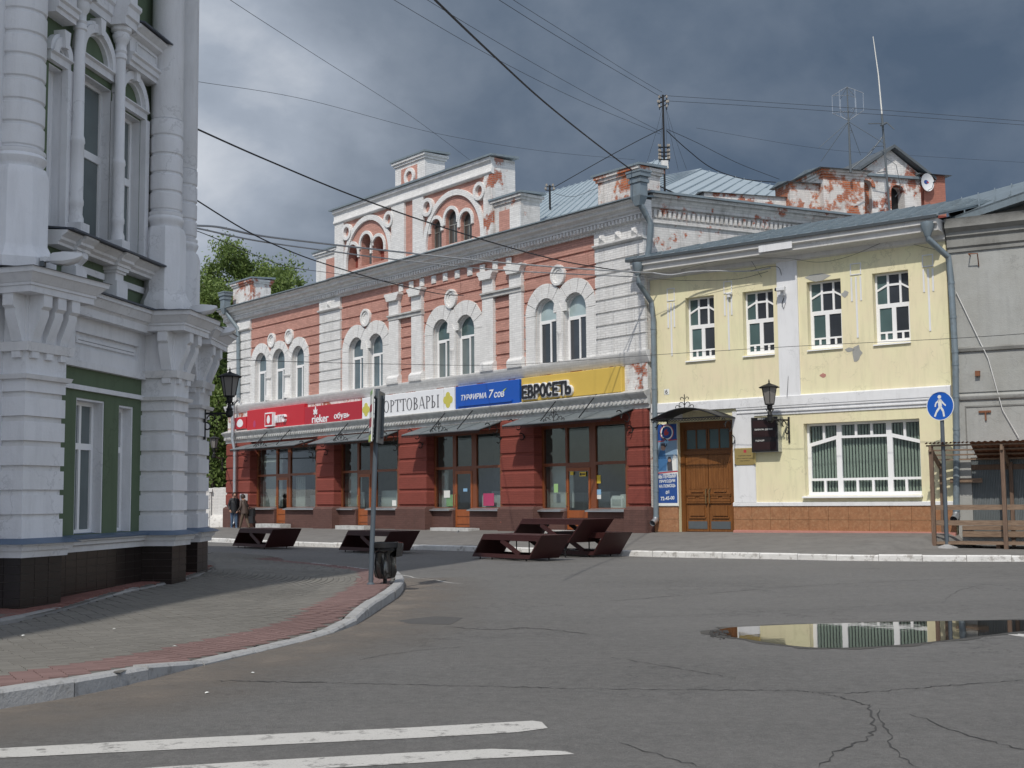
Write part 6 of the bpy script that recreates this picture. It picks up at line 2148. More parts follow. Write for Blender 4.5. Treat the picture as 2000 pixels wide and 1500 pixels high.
egg(MB(), us(497, 828), f2.z(497, 828, f2.d), .12, .17, f2.d, f2.d + .004).build('faded_egg_mark', 'paper_pink', t)
t, f2 = signbox(P, 594.3, 705, 789, 829, .03, .24, 'red_sign2', 'shoe_shop_sign', 'deep red sign with white leaf mark and rounded white lettering for shoes', 650)
us = lambda x, y: f2.u(x, y, f2.d)
zs = lambda x, y: f2.z(x, y, f2.d)
text('rieker', 'lettering', 'white_sign', t, (us(610, 818), us(642, 815), zs(626, 825), zs(626, 809.5)), f2.d, .02, bold=.012)
text('обувь', 'lettering', 'white_sign', t, (us(653, 813), us(683, 810), zs(668, 820), zs(668, 805)), f2.d, .02, bold=.012)
m = MB()
lc, lz = us(616.5, 803), zs(616.5, 808)
for ang, ln in ((0, .34), (.75, .26), (-.75, .26), (1.5, .18), (-1.5, .18)):
    d1, d2 = (math.sin(ang), math.cos(ang)), (math.cos(ang), -math.sin(ang))
    m.prism([(lc, lz), (lc + d1[0] * ln * .5 + d2[0] * .06, lz + d1[1] * ln * .5 + d2[1] * .06), (lc + d1[0] * ln, lz + d1[1] * ln), (lc + d1[0] * ln * .5 - d2[0] * .06, lz + d1[1] * ln * .5 - d2[1] * .06)], f2.d, f2.d + .02)
m.build('leaf_mark', 'white_sign', t)
# the white sports shop sign, serif letters built stroke by stroke
t, f2 = signbox(P, 707, 865.5, 768, 814, .03, .20, 'white_sign', 'sports_shop_sign', 'long white sign with thin black serif capitals and a yellow flower mark', 786)
SG = {
    'П': (.9, [('v', .12, 0, 1, .13), ('v', .72, 0, 1, .13), ('h', .0, .95, .97, .035)]),
    'О': (.95, [('o',)]), 'С': (.85, [('c',)]),
    'Р': (.72, [('v', .12, 0, 1, .13), ('b', .22, .5, 1.0, .48)]),
    'Т': (.82, [('v', .36, 0, 1, .13), ('h', .0, .85, .97, .035), ('v', .0, .72, .99, .03), ('v', .82, .72, .99, .03)]),
    'В': (.78, [('v', .12, 0, 1, .13), ('b', .22, .5, 1.0, .42), ('b', .22, 0, .52, .50)]),
    'А': (.95, [('d', .42, 1, .08, 0, .03), ('d', .42, 1, .80, 0, .13), ('h', .22, .66, .32, .035)]),
    'Ы': (1.15, [('v', .12, 0, 1, .13), ('b', .22, 0, .54, .42), ('v', .98, 0, 1, .13)]),
}


def serif_word(word, mat, parent, u0, u1, z0, z1, o, ext):
    tot = sum(SG[c][0] for c in word) + .12 * (len(word) - 1)
    sx, sz = (u1 - u0) / tot, (z1 - z0)
    x = 0
    for ch in word:
        w_, st = SG[ch]
        m = MB()
        Q = lambda a, b: (u0 + (x + a) * sx, z0 + b * sz)
        ext0 = ext
        for s_ in st:
            ext += .0012
            if s_[0] == 'v':
                _, cx, a, b, th = s_
                m.prism([Q(cx, a), Q(cx + th, a), Q(cx + th, b), Q(cx, b)], o, o + ext)
                if th > .1:
                    for zz_ in (a, b - .03):
                        m.prism([Q(cx - .09, zz_), Q(cx + th + .09, zz_), Q(cx + th + .09, zz_ + .03), Q(cx - .09, zz_ + .03)], o, o + ext * 1.05)
            elif s_[0] == 'h':
                _, a, b, cz_, th = s_
                m.prism([Q(a, cz_ - th / 2), Q(b, cz_ - th / 2), Q(b, cz_ + th / 2), Q(a, cz_ + th / 2)], o, o + ext * .95)
            elif s_[0] == 'd':
                _, a, b, c_, d_, th = s_
                m.prism([Q(a, b), Q(a + th, b), Q(c_ + th, d_), Q(c_, d_)], o, o + ext)
            else:
                kind = s_[0]
                if kind == 'b':
                    _, a, lo, hi, wd_ = s_
                    pts = [(a + wd_ * math.sin(math.pi * q / 12), (lo + hi) / 2 - (hi - lo) / 2 * math.cos(math.pi * q / 12)) for q in range(13)]
                    inn = [(a + (wd_ - .12) * math.sin(math.pi * q / 12), (lo + hi) / 2 - ((hi - lo) / 2 - .035) * math.cos(math.pi * q / 12)) for q in range(13)]
                else:
                    t0, t1 = (0, 2 * math.pi) if kind == 'o' else (.6, 2 * math.pi - .6)
                    cx, rx = w_ / 2 - .02, w_ / 2 - .04
                    pts = [(cx + rx * math.cos(t0 + (t1 - t0) * q / 24), .5 + .51 * math.sin(t0 + (t1 - t0) * q / 24)) for q in range(25)]
                    inn = [(cx + (rx - .12) * math.cos(t0 + (t1 - t0) * q / 24), .5 + .475 * math.sin(t0 + (t1 - t0) * q / 24)) for q in range(25)]
                for q in range(len(pts) - 1):
                    m.prism([Q(*pts[q]), Q(*pts[q + 1]), Q(*inn[q + 1]), Q(*inn[q])], o, o + ext)
        ext = ext0
        m.build('serif_letter', mat, parent)
        x += w_ + .12


us = lambda x, y: f2.u(x, y, f2.d)
zs = lambda x, y: f2.z(x, y, f2.d)
serif_word('СПОРТТОВАРЫ', 'dark_letter', t, us(727, 795), us(857, 785), zs(800, 801), zs(800, 777.5), f2.d, .012)
m = MB()


def flower(m, uc, zc, r, o):
    for k in range(4):
        m.disc(uc + r * .55 * math.cos(math.pi / 2 * k), zc + r * .55 * math.sin(math.pi / 2 * k), r * .5, r * .5, o, o + .006 + .001 * k, 14)
    m.disc(uc, zc, r * .6, r * .6, o, o + .011, 14)


flower(m, us(715, 800), zs(715, 800), .27, f2.d)
m.build('flower_mark', 'logo_yellow', t)
t, f2 = signbox(P, 867, 887, 757, 802, .03, .22, 'white_sign', 'flower_sign', 'narrow white sign panel with a yellow flower mark between white and blue signs')
m = MB()
flower(m, f2.u(875, 781, f2.d), f2.z(875, 781, f2.d), .29, f2.d)
m.build('flower_mark', 'logo_yellow', t)
t, f2 = signbox(P, 889.5, 1014, 748, 795, .03, .20, 'blue_sign', 'travel_agency_sign', 'bright blue sign with white slanted lettering of a travel agency', 950)
us = lambda x, y: f2.u(x, y, f2.d)
zs = lambda x, y: f2.z(x, y, f2.d)
text('ТУРФИРМА', 'lettering', 'white_sign', t, (us(901, 778), us(950, 772), zs(925, 780.5), zs(925, 768.5)), f2.d, .015, shear=.18, bold=.008)
text('7', 'lettering', 'white_sign', t, (us(955, 771), us(965, 770), zs(960, 777), zs(960, 761)), f2.d, .015, shear=.2, bold=.01)
text('сов', 'lettering', 'white_sign', t, (us(965.5, 770), us(985, 768), zs(975, 776), zs(975, 765)), f2.d, .015, shear=.15, bold=.012)
m = MB()
m.prism([(us(981, 764), zs(981, 766)), (us(984, 764), zs(984, 764.5)), (us(990, 757), zs(990, 757.5)), (us(984, 761), zs(984, 761.5))], f2.d, f2.d + .015)
m.build('tick_mark', 'lime_letter', t)
MB().box(us(896, 790), us(1001, 780), f2.d, f2.d + .05, zs(950, 789), zs(950, 785.5)).build('light_trough', 'blue_sign', t)
t, f2 = signbox(P, 1018, 1213.5, 727, 775.5, .03, .19, 'yellow_sign', 'phone_retailer_sign', 'long mustard yellow sign with raised black letters edged in white', 1115)
us = lambda x, y: f2.u(x, y, f2.d)
zs = lambda x, y: f2.z(x, y, f2.d)
bx = (us(1024, 765), us(1121, 757), zs(1072, 773), zs(1072, 749.5))
FAT = {'Е': [[(.7, .97), (.05, .97), (.05, .03), (.7, .03)], [(.05, .5), (.6, .5)]], 'В': [[(.05, .03), (.05, .97), (.45, .97), (.62, .82), (.58, .62), (.4, .53), (.05, .53)], [(.4, .53), (.66, .42), (.7, .2), (.5, .03), (.05, .03)]],
       'Р': [[(.05, .0), (.05, .97), (.5, .97), (.7, .8), (.68, .56), (.45, .43), (.05, .43)]], 'О': [[(.4 + .36 * math.cos(math.pi * k / 8), .5 + .48 * math.sin(math.pi * k / 8)) for k in range(17)]],
       'С': [[(.4 + .36 * math.cos(.75 + 4.8 * k / 14), .5 + .48 * math.sin(.75 + 4.8 * k / 14)) for k in range(15)]], 'Т': [[(.0, .97), (.8, .97)], [(.4, .97), (.4, .0)]], 'Ь': [[(.05, .97), (.05, .03), (.5, .03), (.7, .16), (.68, .38), (.48, .52), (.05, .52)]]}


def fat_word(word, t, box, o, ext, rad, mat, name):   # rounded letters from thick strokes
    u0, u1, z0, z1 = box
    st = (u1 - u0) / len(word)
    for i, ch in enumerate(word):
        m = MB()
        e_ = 0
        for pl in FAT[ch]:
            P_ = [(u0 + st * (i + .04 + a * 1.04), z0 + (z1 - z0) * b) for a, b in pl]
            for k in range(len(P_)):
                e_ += .0006
                m.disc(P_[k][0], P_[k][1], rad, rad, o, o + ext + e_, 10)
                if k:
                    a, b = P_[k - 1], P_[k]
                    l_ = math.hypot(b[0] - a[0], b[1] - a[1])
                    nx, nz = -(b[1] - a[1]) / l_ * rad, (b[0] - a[0]) / l_ * rad
                    e_ += .0006
                    m.prism([(a[0] + nx, a[1] + nz), (b[0] + nx, b[1] + nz), (b[0] - nx, b[1] - nz), (a[0] - nx, a[1] - nz)], o, o + ext + e_)
        m.build(name, mat, t)


fat_word('ЕВРОСЕТЬ', t, bx, f2.d, .08, .075, 'white_sign', 'letter_edging')
fat_word('ЕВРОСЕТЬ', t, bx, f2.d + .1, .012, .045, 'black_letter', 'letter')
# ------------------------------------------------------------------ awnings
AW = [((449, 877), (575, 869), (612, 857.6), 'farthest grey tin awning over the shopfront beneath the bright red sign'),
      ((601, 869), (736, 853.5), (777, 841), 'grey tin awning behind the road sign pole'),
      ((784, 850), (936, 837), (979, 822), 'grey tin awning beneath the white and blue signs'),
      ((980.6, 831.6), (1193, 813), (1237, 796.6), 'nearest grey tin awning beneath the yellow sign')]
for FL, FR, BR, lab in AW:
    uB, zB_ = P.px(*BR, .06)
    # its front edge: the distance out at which the front corner sits a metre lower on its own vertical plane
    best = min(((abs(P.u(*FR, o / 100) - uB), o / 100) for o in range(40, 180, 2)))
    oF = best[1]
    uF0, zF0 = P.px(*FL, oF)
    uF1, zF1 = P.px(*FR, oF)
    zF = (zF0 + zF1) / 2
    f2 = Frame(P.w((uF0 + uB) / 2, 0, zF), P.a)
    t = thing('awning', lab, 'awning', f2, 'tin awnings over the shopfronts')
    w_ = (uB - uF0) / 2
    sh = MB()
    sh.hexa([(-w_, .06, zB_), (w_, .06, zB_), (w_, oF, zF), (-w_, oF, zF)], [(-w_, .06, zB_ - .03), (w_, .06, zB_ - .03), (w_, oF, zF - .03), (-w_, oF, zF - .03)])
    c = sh.build('canopy', 'canopy_sheet', t)
    sm = MB()
    for k in (1, 2, 3):
        q = -w_ + 2 * w_ * k / 4
        sm.hexa([(q - .01, .06, zB_ + .002), (q + .01, .06, zB_ + .002), (q + .01, oF, zF + .002), (q - .01, oF, zF + .002)], [(q - .01, .06, zB_ + .02), (q + .01, .06, zB_ + .02), (q + .01, oF, zF + .02), (q - .01, oF, zF + .02)])
    sm.build('seam', 'canopy_sheet', c)
    ir = MB()
    for q in (-w_ + .02, w_ - .02):
        ir.tube([(q, .06, zB_ - .05), (q, oF, zF - .05)], .018, 5)
        ir.tube([(q, .06, zB_ - .05), (q, .06, zB_ - 1.0)], .018, 5)
        n = 16
        for (co, cz_, R_, t0, t1) in ((.35, -.35, .22, 0, 5.4), (.62, -.22, .14, .5, 5.2), (.20, -.72, .16, 1, 5.6)):
            ir.tube([(q, co * oF + R_ * (1 - k / n * .6) * math.cos(t0 + (t1 - t0) * k / n), zB_ + cz_ + R_ * (1 - k / n * .6) * math.sin(t0 + (t1 - t0) * k / n)) for k in range(n + 1)], .02, 5)
    ir.tube([(-w_, oF, zF - .05), (w_, oF, zF - .05)], .018, 5)
    ir.build('scroll_frame', 'iron', t)
    ed = MB()
    nn_ = int(w_ * 2 / .12)
    for k in range(nn_):
        q = -w_ + 2 * w_ * (k + .5) / nn_
        ed.ring(q, zF - .10, .03, .042, oF - .006, oF + .006, n=6)
    ed.build('edge_scrolls', 'iron', t, kind='stuff')
    for q in (-w_ * .28, w_ * .42):
        MB().tube([(q, oF * .92, zF + .06), (q, .1, zB_ + .62)], .02, 5).build('stay_rod', 'iron', t)
    fl = MB()
    fl.tube([(0, oF, zF), (0, oF, zF + .42)], .013, 5)
    for s_ in (-1, 1):
        n = 14
        for (cu, cz_, R_, t0, t1) in ((.16, .12, .12, math.pi, -1.6), (.36, .08, .09, math.pi, -1.6), (.50, .04, .05, math.pi, -1.6), (.09, .26, .07, math.pi, -1.0)):
            fl.tube([(s_ * (cu + R_ * (1 - k / n * .55) * math.cos(t0 + (t1 - t0) * k / n)), oF, zF + cz_ + R_ * (1 - k / n * .55) * math.sin(t0 + (t1 - t0) * k / n)) for k in range(n + 1)], .012, 5)
    fl.build('crest', 'iron', t)
# ------------------------------------------------------------------ papers on the shop glass


def sheet_on(fr, x0, x1, y0, y1, o, mat, name, label, cat='poster', group=None, th=.004):
    u0, u1 = fr.u(x0, (y0 + y1) / 2, o), fr.u(x1, (y0 + y1) / 2, o)
    z0, z1 = fr.z((x0 + x1) / 2, y1, o), fr.z((x0 + x1) / 2, y0, o)
    f2 = Frame(fr.w((u0 + u1) / 2, o, z0), fr.a)
    w_ = (u1 - u0) / 2
    return solo(MB().box(-w_, w_, 0, th, z0, z1), name, mat, f2, label, cat, group), f2, w_, z0, z1


GO = OF - .045
sheet_on(P, 1082, 1090, 945, 962, GO, 'paper_green', 'paper_notice', 'pale green paper notice on the shop glass left of the yellow stickered door')
sheet_on(P, 1113.5, 1120, 921, 928, OF + .024, 'sticker_yellow', 'door_sticker', 'small square yellow sticker on the left of the glazed shop door', 'sticker')
s1, f2, w_, z0, z1 = sheet_on(P, 1132, 1144.5, 921.5, 930.5, OF + .024, 'sticker_yellow', 'door_sticker', 'wide yellow and black sticker on the right of the glazed shop door', 'sticker')
MB().box(-w_ * .2, w_ * .85, .004, .006, z0 + (z1 - z0) * .35, z0 + (z1 - z0) * .65).disc(-w_ * .6, (z0 + z1) / 2, .05, .05, .004, .006, 10).build('print', 'black_letter', s1)
sheet_on(P, 1165.5, 1173, 928, 944, GO, 'sticker_yellow', 'shield_sticker', 'yellow shield sticker on the glass right of the shop door', 'sticker')
sheet_on(P, 1165.5, 1174, 956, 966, GO, 'paper_blue', 'paper_notice', 'pale blue paper notice under the yellow shield sticker')
sheet_on(P, 1165.5, 1174, 966.5, 974.5, GO, 'paper', 'paper_notice', 'white paper notice under the pale blue notice on the shop glass')
sheet_on(P, 944, 965, 963.5, 988, GO, 'paper_pink', 'sale_poster', 'crimson sale poster in the third shop window')
sheet_on(P, 867, 879, 958, 972, GO, 'paper', 'white_poster', 'white poster in the shop window left of the third glazed door')
sheet_on(P, 872, 886, 966, 989, GO - .03, 'paper_green', 'leaf_poster', 'pale green leafy poster behind the white poster')
sheet_on(P, 905, 913, 954, 960, OF + .005, 'paper_blue', 'door_notice', 'small white notice on the third glazed shop door', 'sticker')
sheet_on(P, 766, 774, 977, 988, GO, 'paper', 'price_notice', 'white notice in the lower corner of the second shop window')
f2 = Frame(P.w(P.u(1213, 985, -.7), -.7, P.z(1213, 993, -.7)), P.a)
t = thing('white_bench_display', 'white rounded display unit behind the glass beside the right corner pier', 'display', f2)
z = f2.p.z
MB().prism([(-.28, z), (.28, z), (.28, z + .32), (.20, z + .42), (-.2, z + .42), (-.28, z + .32)], -.25, .2).build('display_body', 'paper', t)
MB().prism([(-.2, z + .1), (.2, z + .1), (.2, z + .3), (-.2, z + .3)], .2, .21).build('display_front', 'interior_pale', t)
# ------------------------------------------------------------------ downpipes


def pipe(name, label, fr, pts, r, mat, head=None, outlet=True, group='downpipes'):
    """Rainwater pipe; pts are (u, o, z) on a facade, head = a hopper at the first point."""
    b = min(p[2] for p in pts)
    f2 = Frame(fr.w(pts[-1][0], pts[-1][1], b), fr.a)
    t = thing(name, label, 'downpipe', f2, group)
    q = [(u - pts[-1][0], o - pts[-1][1], z) for u, o, z in pts]
    MB().tube(q, r, 12).build('pipe', mat, t)
    u, o, z = q[0]
    if head == 'cone':
        MB().lathe([(r, z - .05), (r * 1.15, z), (r * 2.1, z + .22), (r * 2.1, z + .34), (r * 1.9, z + .34)], (u, o), 14).build('hopper', mat, t)
    elif head == 'box':
        m = MB()
        for (w_, a, c) in ((.22, .0, .42), (.27, .42, .52), (.24, .52, .60), (.31, .60, .74), (.34, .74, .80)):
            m.box(u - w_, u + w_, o - w_ * .75, o + w_ * .75, z + a, z + c)
        m.add([(u - .22, o - .165, z), (u + .22, o - .165, z), (u + .22, o + .165, z), (u - .22, o + .165, z), (u - r, o - r, z - .3), (u + r, o - r, z - .3), (u + r, o + r, z - .3), (u - r, o + r, z - .3)], [(0, 1, 5, 4), (1, 2, 6, 5), (2, 3, 7, 6), (3, 0, 4, 7)])
        m.build('hopper', mat, t)
    if outlet:
        u, o, z = q[-1]
        MB().tube([(u, o, z + .12), (u, o + .06, z + .02), (u, o + .22, z - .06)], [r * 1.05, r * 1.1, r * 1.15], 12, cap=False).build('shoe', 'zinc', t)
    cl = MB()
    k = 0
    for i in range(len(q) - 1):
        a_, b_ = Vector(q[i]), Vector(q[i + 1])
        if (b_ - a_).length > 1.2:
            for s_ in (.08, .5, .92):
                c_ = a_.lerp(b_, s_)
                cl.lathe([(r * 1.12, c_.z - .03), (r * 1.12, c_.z + .03)], (c_.x, c_.y), 12)
                k += 1
    if k:
        cl.build('clamp', mat, t)
    return t


pp = lambda fr, x, y, o: (*fr.px(x, y, o)[:1], o, fr.px(x, y, o)[1])
pipe('downpipe', 'grey pipe with tall box hopper at the right end of the pink facade eave', P, [pp(P, 1248, 384, .62), pp(P, 1250, 397, .60), pp(P, 1262, 420, .35), pp(P, 1271, 437, .22), pp(P, 1268, 480, .2), pp(P, 1264, 508, .2)], .10, 'pipe_paint', 'box', False)
pipe('downpipe', 'grey painted pipe between the pink building and the yellow house, zinc shoe at its foot', Y, [pp(Y, 1246, 534, OVH - .05), pp(Y, 1247, 552, OVH - .05), pp(Y, 1272, 590, .16), pp(Y, 1276, 620, .14), pp(Y, 1280.5, 900, .13), pp(Y, 1281.5, 1018, .13)], .085, 'pipe_paint', 'cone')
pipe('downpipe', 'grey pipe with cone hopper between the yellow and grey houses', Y, [pp(Y, 1812, 458, OVH - .05), pp(Y, 1813, 467, OVH - .05), pp(Y, 1852, 502, .15), pp(Y, 1857, 540, .13), pp(Y, 1866, 700, .13), pp(Y, 1868, 850, .13), pp(Y, 1868, 1010, .13)], .085, 'pipe_paint', 'cone')
pipe('downpipe', 'grey pipe with box hopper at the far left end of the pink building', P, [pp(P, 440, 602, .55), pp(P, 443, 612, .5), pp(P, 464, 641, .2), pp(P, 465.5, 660, .18), pp(P, 466, 778, .18)], .10, 'pipe_paint', 'box', False)
pipe('downpipe', 'shiny zinc pipe beside the small red egg sign at the left corner pier', P, [pp(P, 466, 779, .30), pp(P, 455, 792, .36), pp(P, 454.5, 860, .36), pp(P, 459, 880, .30), pp(P, 458, 1000, .26), pp(P, 459, 1024, .26)], .085, 'zinc', None)
# ------------------------------------------------------------------ yellow house: poster, plaque, display, number, camera, canopy, lantern
t, f2 = signbox(Y, 1282, 1323.5, 828, 989, .06, .085, 'paper', 'rescue_poster', 'tall blue rescue service poster with white slogan beside the oak door', cat='poster')
w_, z0, z1, d_ = f2.w2, f2.z0, f2.z1, f2.d
h_ = z1 - z0
Zp = lambda k: z0 + h_ * k
MB().box(-w_ + .03, w_ - .03, d_, d_ + .002, Zp(.04), Zp(.395)).build('slogan_panel', 'poster_blue', t)
MB().box(-w_ + .01, w_ - .01, d_, d_ + .002, Zp(.80), Zp(.995)).build('crest_panel', 'poster_blue', t)
MB().box(-w_ + .01, w_ - .01, d_, d_ + .0015, Zp(.415), Zp(.799)).build('photo_panel', 'poster_sky', t)
MB().prism([(-w_, Zp(.395)), (w_, Zp(.415)), (w_, Zp(.43)), (-w_, Zp(.41))], d_, d_ + .004).build('stripe', 'poster_red', t)
MB().prism([(-w_, Zp(.78)), (w_, Zp(.80)), (w_, Zp(.812)), (-w_, Zp(.792))], d_, d_ + .004).build('stripe', 'poster_red', t)
MB().disc(.02, Zp(.895), .25, .25, d_, d_ + .005).build('crest_ring', 'poster_red', t)
MB().disc(.02, Zp(.895), .225, .225, d_, d_ + .007).build('crest_ring', 'paper', t)
MB().disc(.02, Zp(.895), .185, .185, d_, d_ + .009).build('crest_disc', 'poster_blue', t)
MB().prism([(-.06, Zp(.86)), (.06, Zp(.865)), (.10, Zp(.90)), (.03, Zp(.91)), (.05, Zp(.945)), (-.04, Zp(.93)), (-.08, Zp(.90))], d_, d_ + .011).build('flame_mark', 'poster_red', t)
MB().disc(.0, Zp(.785), .085, .06, d_, d_ + .006, 10).build('star_mark', 'paper_blue', t)
m = MB().prism([(-.30, Zp(.43)), (-.02, Zp(.43)), (.0, Zp(.52)), (.04, Zp(.55)), (-.04, Zp(.60)), (-.06, Zp(.68)), (-.24, Zp(.68)), (-.31, Zp(.60))], d_, d_ + .003)
m.build('rescuer_print', 'photo_coat', t)
m = MB().disc(-.12, Zp(.715), .085, .10, d_, d_ + .004, 12)
m.disc(.10, Zp(.555), .06, .05, d_, d_ + .0045, 10)
m.build('face_print', 'photo_skin', t)
m = MB().prism([(.02, Zp(.43)), (.20, Zp(.43)), (.18, Zp(.56)), (.14, Zp(.60)), (.06, Zp(.60)), (.0, Zp(.55))], d_, d_ + .0025)
m.prism([(-.2, Zp(.735)), (-.04, Zp(.735)), (-.06, Zp(.765)), (-.19, Zp(.765))], d_, d_ + .0042)
m.build('dark_print', 'photo_dark', t)
MB().prism([(.16, Zp(.43)), (w_ - .03, Zp(.43)), (w_ - .03, Zp(.6)), (.26, Zp(.63)), (.18, Zp(.55))], d_, d_ + .0022).build('pale_print', 'paper', t)
for s_, k0, k1, q in (('МЫ ПЕРВЫМИ', .335, .385, .86), ('ПРИХОДИМ', .275, .32, .74), ('НА ПОМОЩЬ', .215, .262, .76), ('01', .145, .185, .16), ('72-45-00', .07, .115, .64)):
    text(s_, 'lettering', 'paper', t, (-w_ * q, w_ * q, Zp(k0), Zp(k1)), d_ + .002, .003, bold=.02, tilt=.03)
t, f2 = signbox(Y, 1434, 1475, 875, 908.5, .045, .07, 'brass', 'brass_plaque', 'brass name plaque with small red emblem on the white pilaster by the door', cat='plaque')
w_, z0, z1, d_ = f2.w2, f2.z0, f2.z1, f2.d
MB().prism([(-.03, z1 - .14), (.06, z1 - .14), (.06, z1 - .06), (.03, z1 - .05), (-.03, z1 - .06)], d_, d_ + .004).build('emblem', 'poster_red', t)
for k, (s_, q) in enumerate((('ГОСУДАРСТВЕННОЕ УЧРЕЖДЕНИЕ', .62), ('ЦЕНТР ГРАЖДАНСКОЙ ЗАЩИТЫ', .80), ('города КИНЕШМА', .48))):
    text(s_, 'lettering', 'black_letter', t, (-w_ * q, w_ * q, z1 - .25 - .075 * k, z1 - .215 - .075 * k), d_, .002, bold=.01 * (k > 0))
for a in (-1, 1):
    MB().box(a * (w_ - .03) - .02, a * (w_ - .03) + .02, d_, d_ + .012, z0 + .005, z0 + .035).build('screw_cap', 'tin_dark', t)
t, f2 = signbox(Y, 1467, 1518, 814.5, 882, .0, .26, 'display_black', 'display_board', 'black electronic display board on the yellow wall, captions in white', cat='display')
w_, z0, z1, d_ = f2.w2, f2.z0, f2.z1, f2.d
MB().box(-w_ - .012, w_ + .012, .0, d_ - .03, z0 - .012, z0 - .001).box(w_ + .001, w_ + .012, .0, d_ - .03, z0 - .001, z1).build('board_case', 'zinc', t)
for k0, k1 in ((.70, .90), (.42, .60), (.06, .28)):
    MB().box(-w_ + .06, w_ - .06, d_, d_ + .003, z0 + (z1 - z0) * k0, z0 + (z1 - z0) * k1).build('dot_field', 'display_dim', t)
for s_, a, b, k in (('ВРЕМЯ, ДАТА', -.38, .10, .945), ('ТЕМПЕРАТУРА  ДАВЛЕНИЕ', -.62, .55, .635), ('РАДИАЦИЯ', -.55, .0, .315)):
    text(s_, 'lettering', 'dim_text', t, (a * w_ * 1.2, b * w_ * 1.2, z0 + (z1 - z0) * k - .025, z0 + (z1 - z0) * k + .03), d_, .003, bold=.02)
t, f2 = signbox(Y, 1296.5, 1307, 759.5, 771.5, .0, .012, 'paper', 'house_number', 'small white house number plate 6 on the yellow wall', cat='number plate')
text('6', 'lettering', 'black_letter', t, (-.045, .045, f2.z0 + .035, f2.z1 - .02), f2.d, .002, bold=.01)
# arched iron canopy over the oak door
uA, uB_ = Y.u(1290, 815, .7), Y.u(1431, 812, .9)
cz0, cz1 = Y.z(1432, 812, .9), Y.z(1345, 800, .9)
uA, uB_ = dw[0] - .35, dw[1] + .12
f2 = Frame(Y.w((uA + uB_) / 2, 0, cz0), Y.a)
t = thing('door_canopy', 'black arched iron canopy with net-like tin sheet over the oak double door', 'canopy', f2)
w_ = (uB_ - uA) / 2
rise = .30
n = 18
m = MB()
arc = lambda k: (-w_ + 2 * w_ * k / n, cz0 + rise * math.sin(math.pi * k / n) ** 1.0)
for k in range(n):
    (a, za), (b, zb) = arc(k), arc(k + 1)
    m.hexa([(a, .02, za), (b, .02, zb), (b, .95, zb), (a, .95, za)], [(a, .02, za + .02), (b, .02, zb + .02), (b, .95, zb + .02), (a, .95, za + .02)])
m.build('canopy', 'iron', t)
m = MB()
m.tube([(arc(k)[0], .96, arc(k)[1]) for k in range(n + 1)], .03, 6)
m.tube([(-w_, .96, cz0), (w_, .96, cz0)], .018, 5)
for q in (-w_, w_):
    m.tube([(q, .02, cz0), (q, .96, cz0)], .022, 5)
    m.tube([(q, .02, cz0), (q, .02, cz0 - 1.15)], .022, 5)
    nn_ = 16
    for (co, cz_, R_, t0, t1) in ((.42, -.30, .24, 0, 5.4), (.72, -.16, .14, .5, 5.2), (.20, -.70, .17, 1, 5.6)):
        m.tube([(q, co + R_ * (1 - k / nn_ * .6) * math.cos(t0 + (t1 - t0) * k / nn_), cz0 + cz_ + R_ * (1 - k / nn_ * .6) * math.sin(t0 + (t1 - t0) * k / nn_)) for k in range(nn_ + 1)], .014, 5)
m.build('scroll_frame', 'iron', t)
m = MB()
for k in range(24):
    q = -w_ + 2 * w_ * (k + .5) / 24
    m.ring(q, cz0 - .05, .03, .045, .952, .968, n=6)
m.build('fringe', 'iron', t, kind='stuff')
m = MB().tube([(0, .96, cz0 + rise), (0, .96, cz0 + rise + .42)], .014, 5)
for s_ in (-1, 1):
    for (cu, cz_, R_, t0, t1) in ((.12, .10, .10, math.pi, -1.6), (.26, .03, .08, math.pi, -1.6), (.10, .28, .07, math.pi, -.6)):
        m.tube([(s_ * (cu + R_ * (1 - k / 14 * .5) * math.cos(t0 + (t1 - t0) * k / 14)), .96, cz0 + rise + cz_ + R_ * (1 - k / 14 * .5) * math.sin(t0 + (t1 - t0) * k / 14)) for k in range(15)], .011, 5)
m.build('crest', 'iron', t)
ul, zl = Y.px(1504, 822, .85)
lantern('wall_lantern', 'black lantern on a scrolled bracket above the display board of the yellow house', Frame(Y.w(ul, .85, zl), Y.a), .47, 'lamp_glass', 'black iron lanterns', (.18, -.83))
q = P.w(uL, .3, 0)
gl = Frame(at_depth(418, 893, 58), 0.0)
lantern('wall_lantern', 'distant small black lantern in front of the trees left of the pink building', gl, .42, 'lamp_glass', 'black iron lanterns', (q.x - gl.p.x, -(q.y - gl.p.y)))
# security cameras
t, f2 = signbox(Y, 1515, 1531, 560, 568, .20, .33, 'lamp_white', 'security_camera', 'white bullet security camera on the white pilaster of the yellow house', cat='camera')
z0, z1 = f2.z0, f2.z1
MB().box(-.05, .05, -.2, .0, z0 - .12, z0 + .02).build('camera_mount', 'lamp_white', t)
MB().tube([(-f2.w2 - .01, .065, (z0 + z1) / 2), (-f2.w2 - .05, .065, (z0 + z1) / 2)], .05, 10).build('lens', 'black_letter', t)
MB().tube([(.0, -.18, z0 - .1), (-.06, -.1, z0 - .35), (-.02, -.12, z0 - .5), (.05, -.16, z0 - .3)], .012, 5).build('lead', 'cable', t)
t, f2 = signbox(Y, 1417, 1427, 571, 575, .02, .14, 'lamp_white', 'motion_sensor', 'small white sensor box on a stucco ornament between the left upper windows', cat='sensor')
MB().box(-.04, .04, .02, .10, f2.z0 - .08, f2.z0 - .001).build('sensor_eye', 'lamp_white', t)
t, f2 = signbox(P, 468, 477, 964.5, 978, .12, .30, 'lamp_white', 'meter_box', 'small white meter box with a dark dial on the left corner pier', cat='meter box')
MB().disc(0, (f2.z0 + f2.z1) / 2 + .06, .06, .06, f2.d, f2.d + .01, 12).build('dial', 'black_letter', t)
# ------------------------------------------------------------------ parallelogram street benches


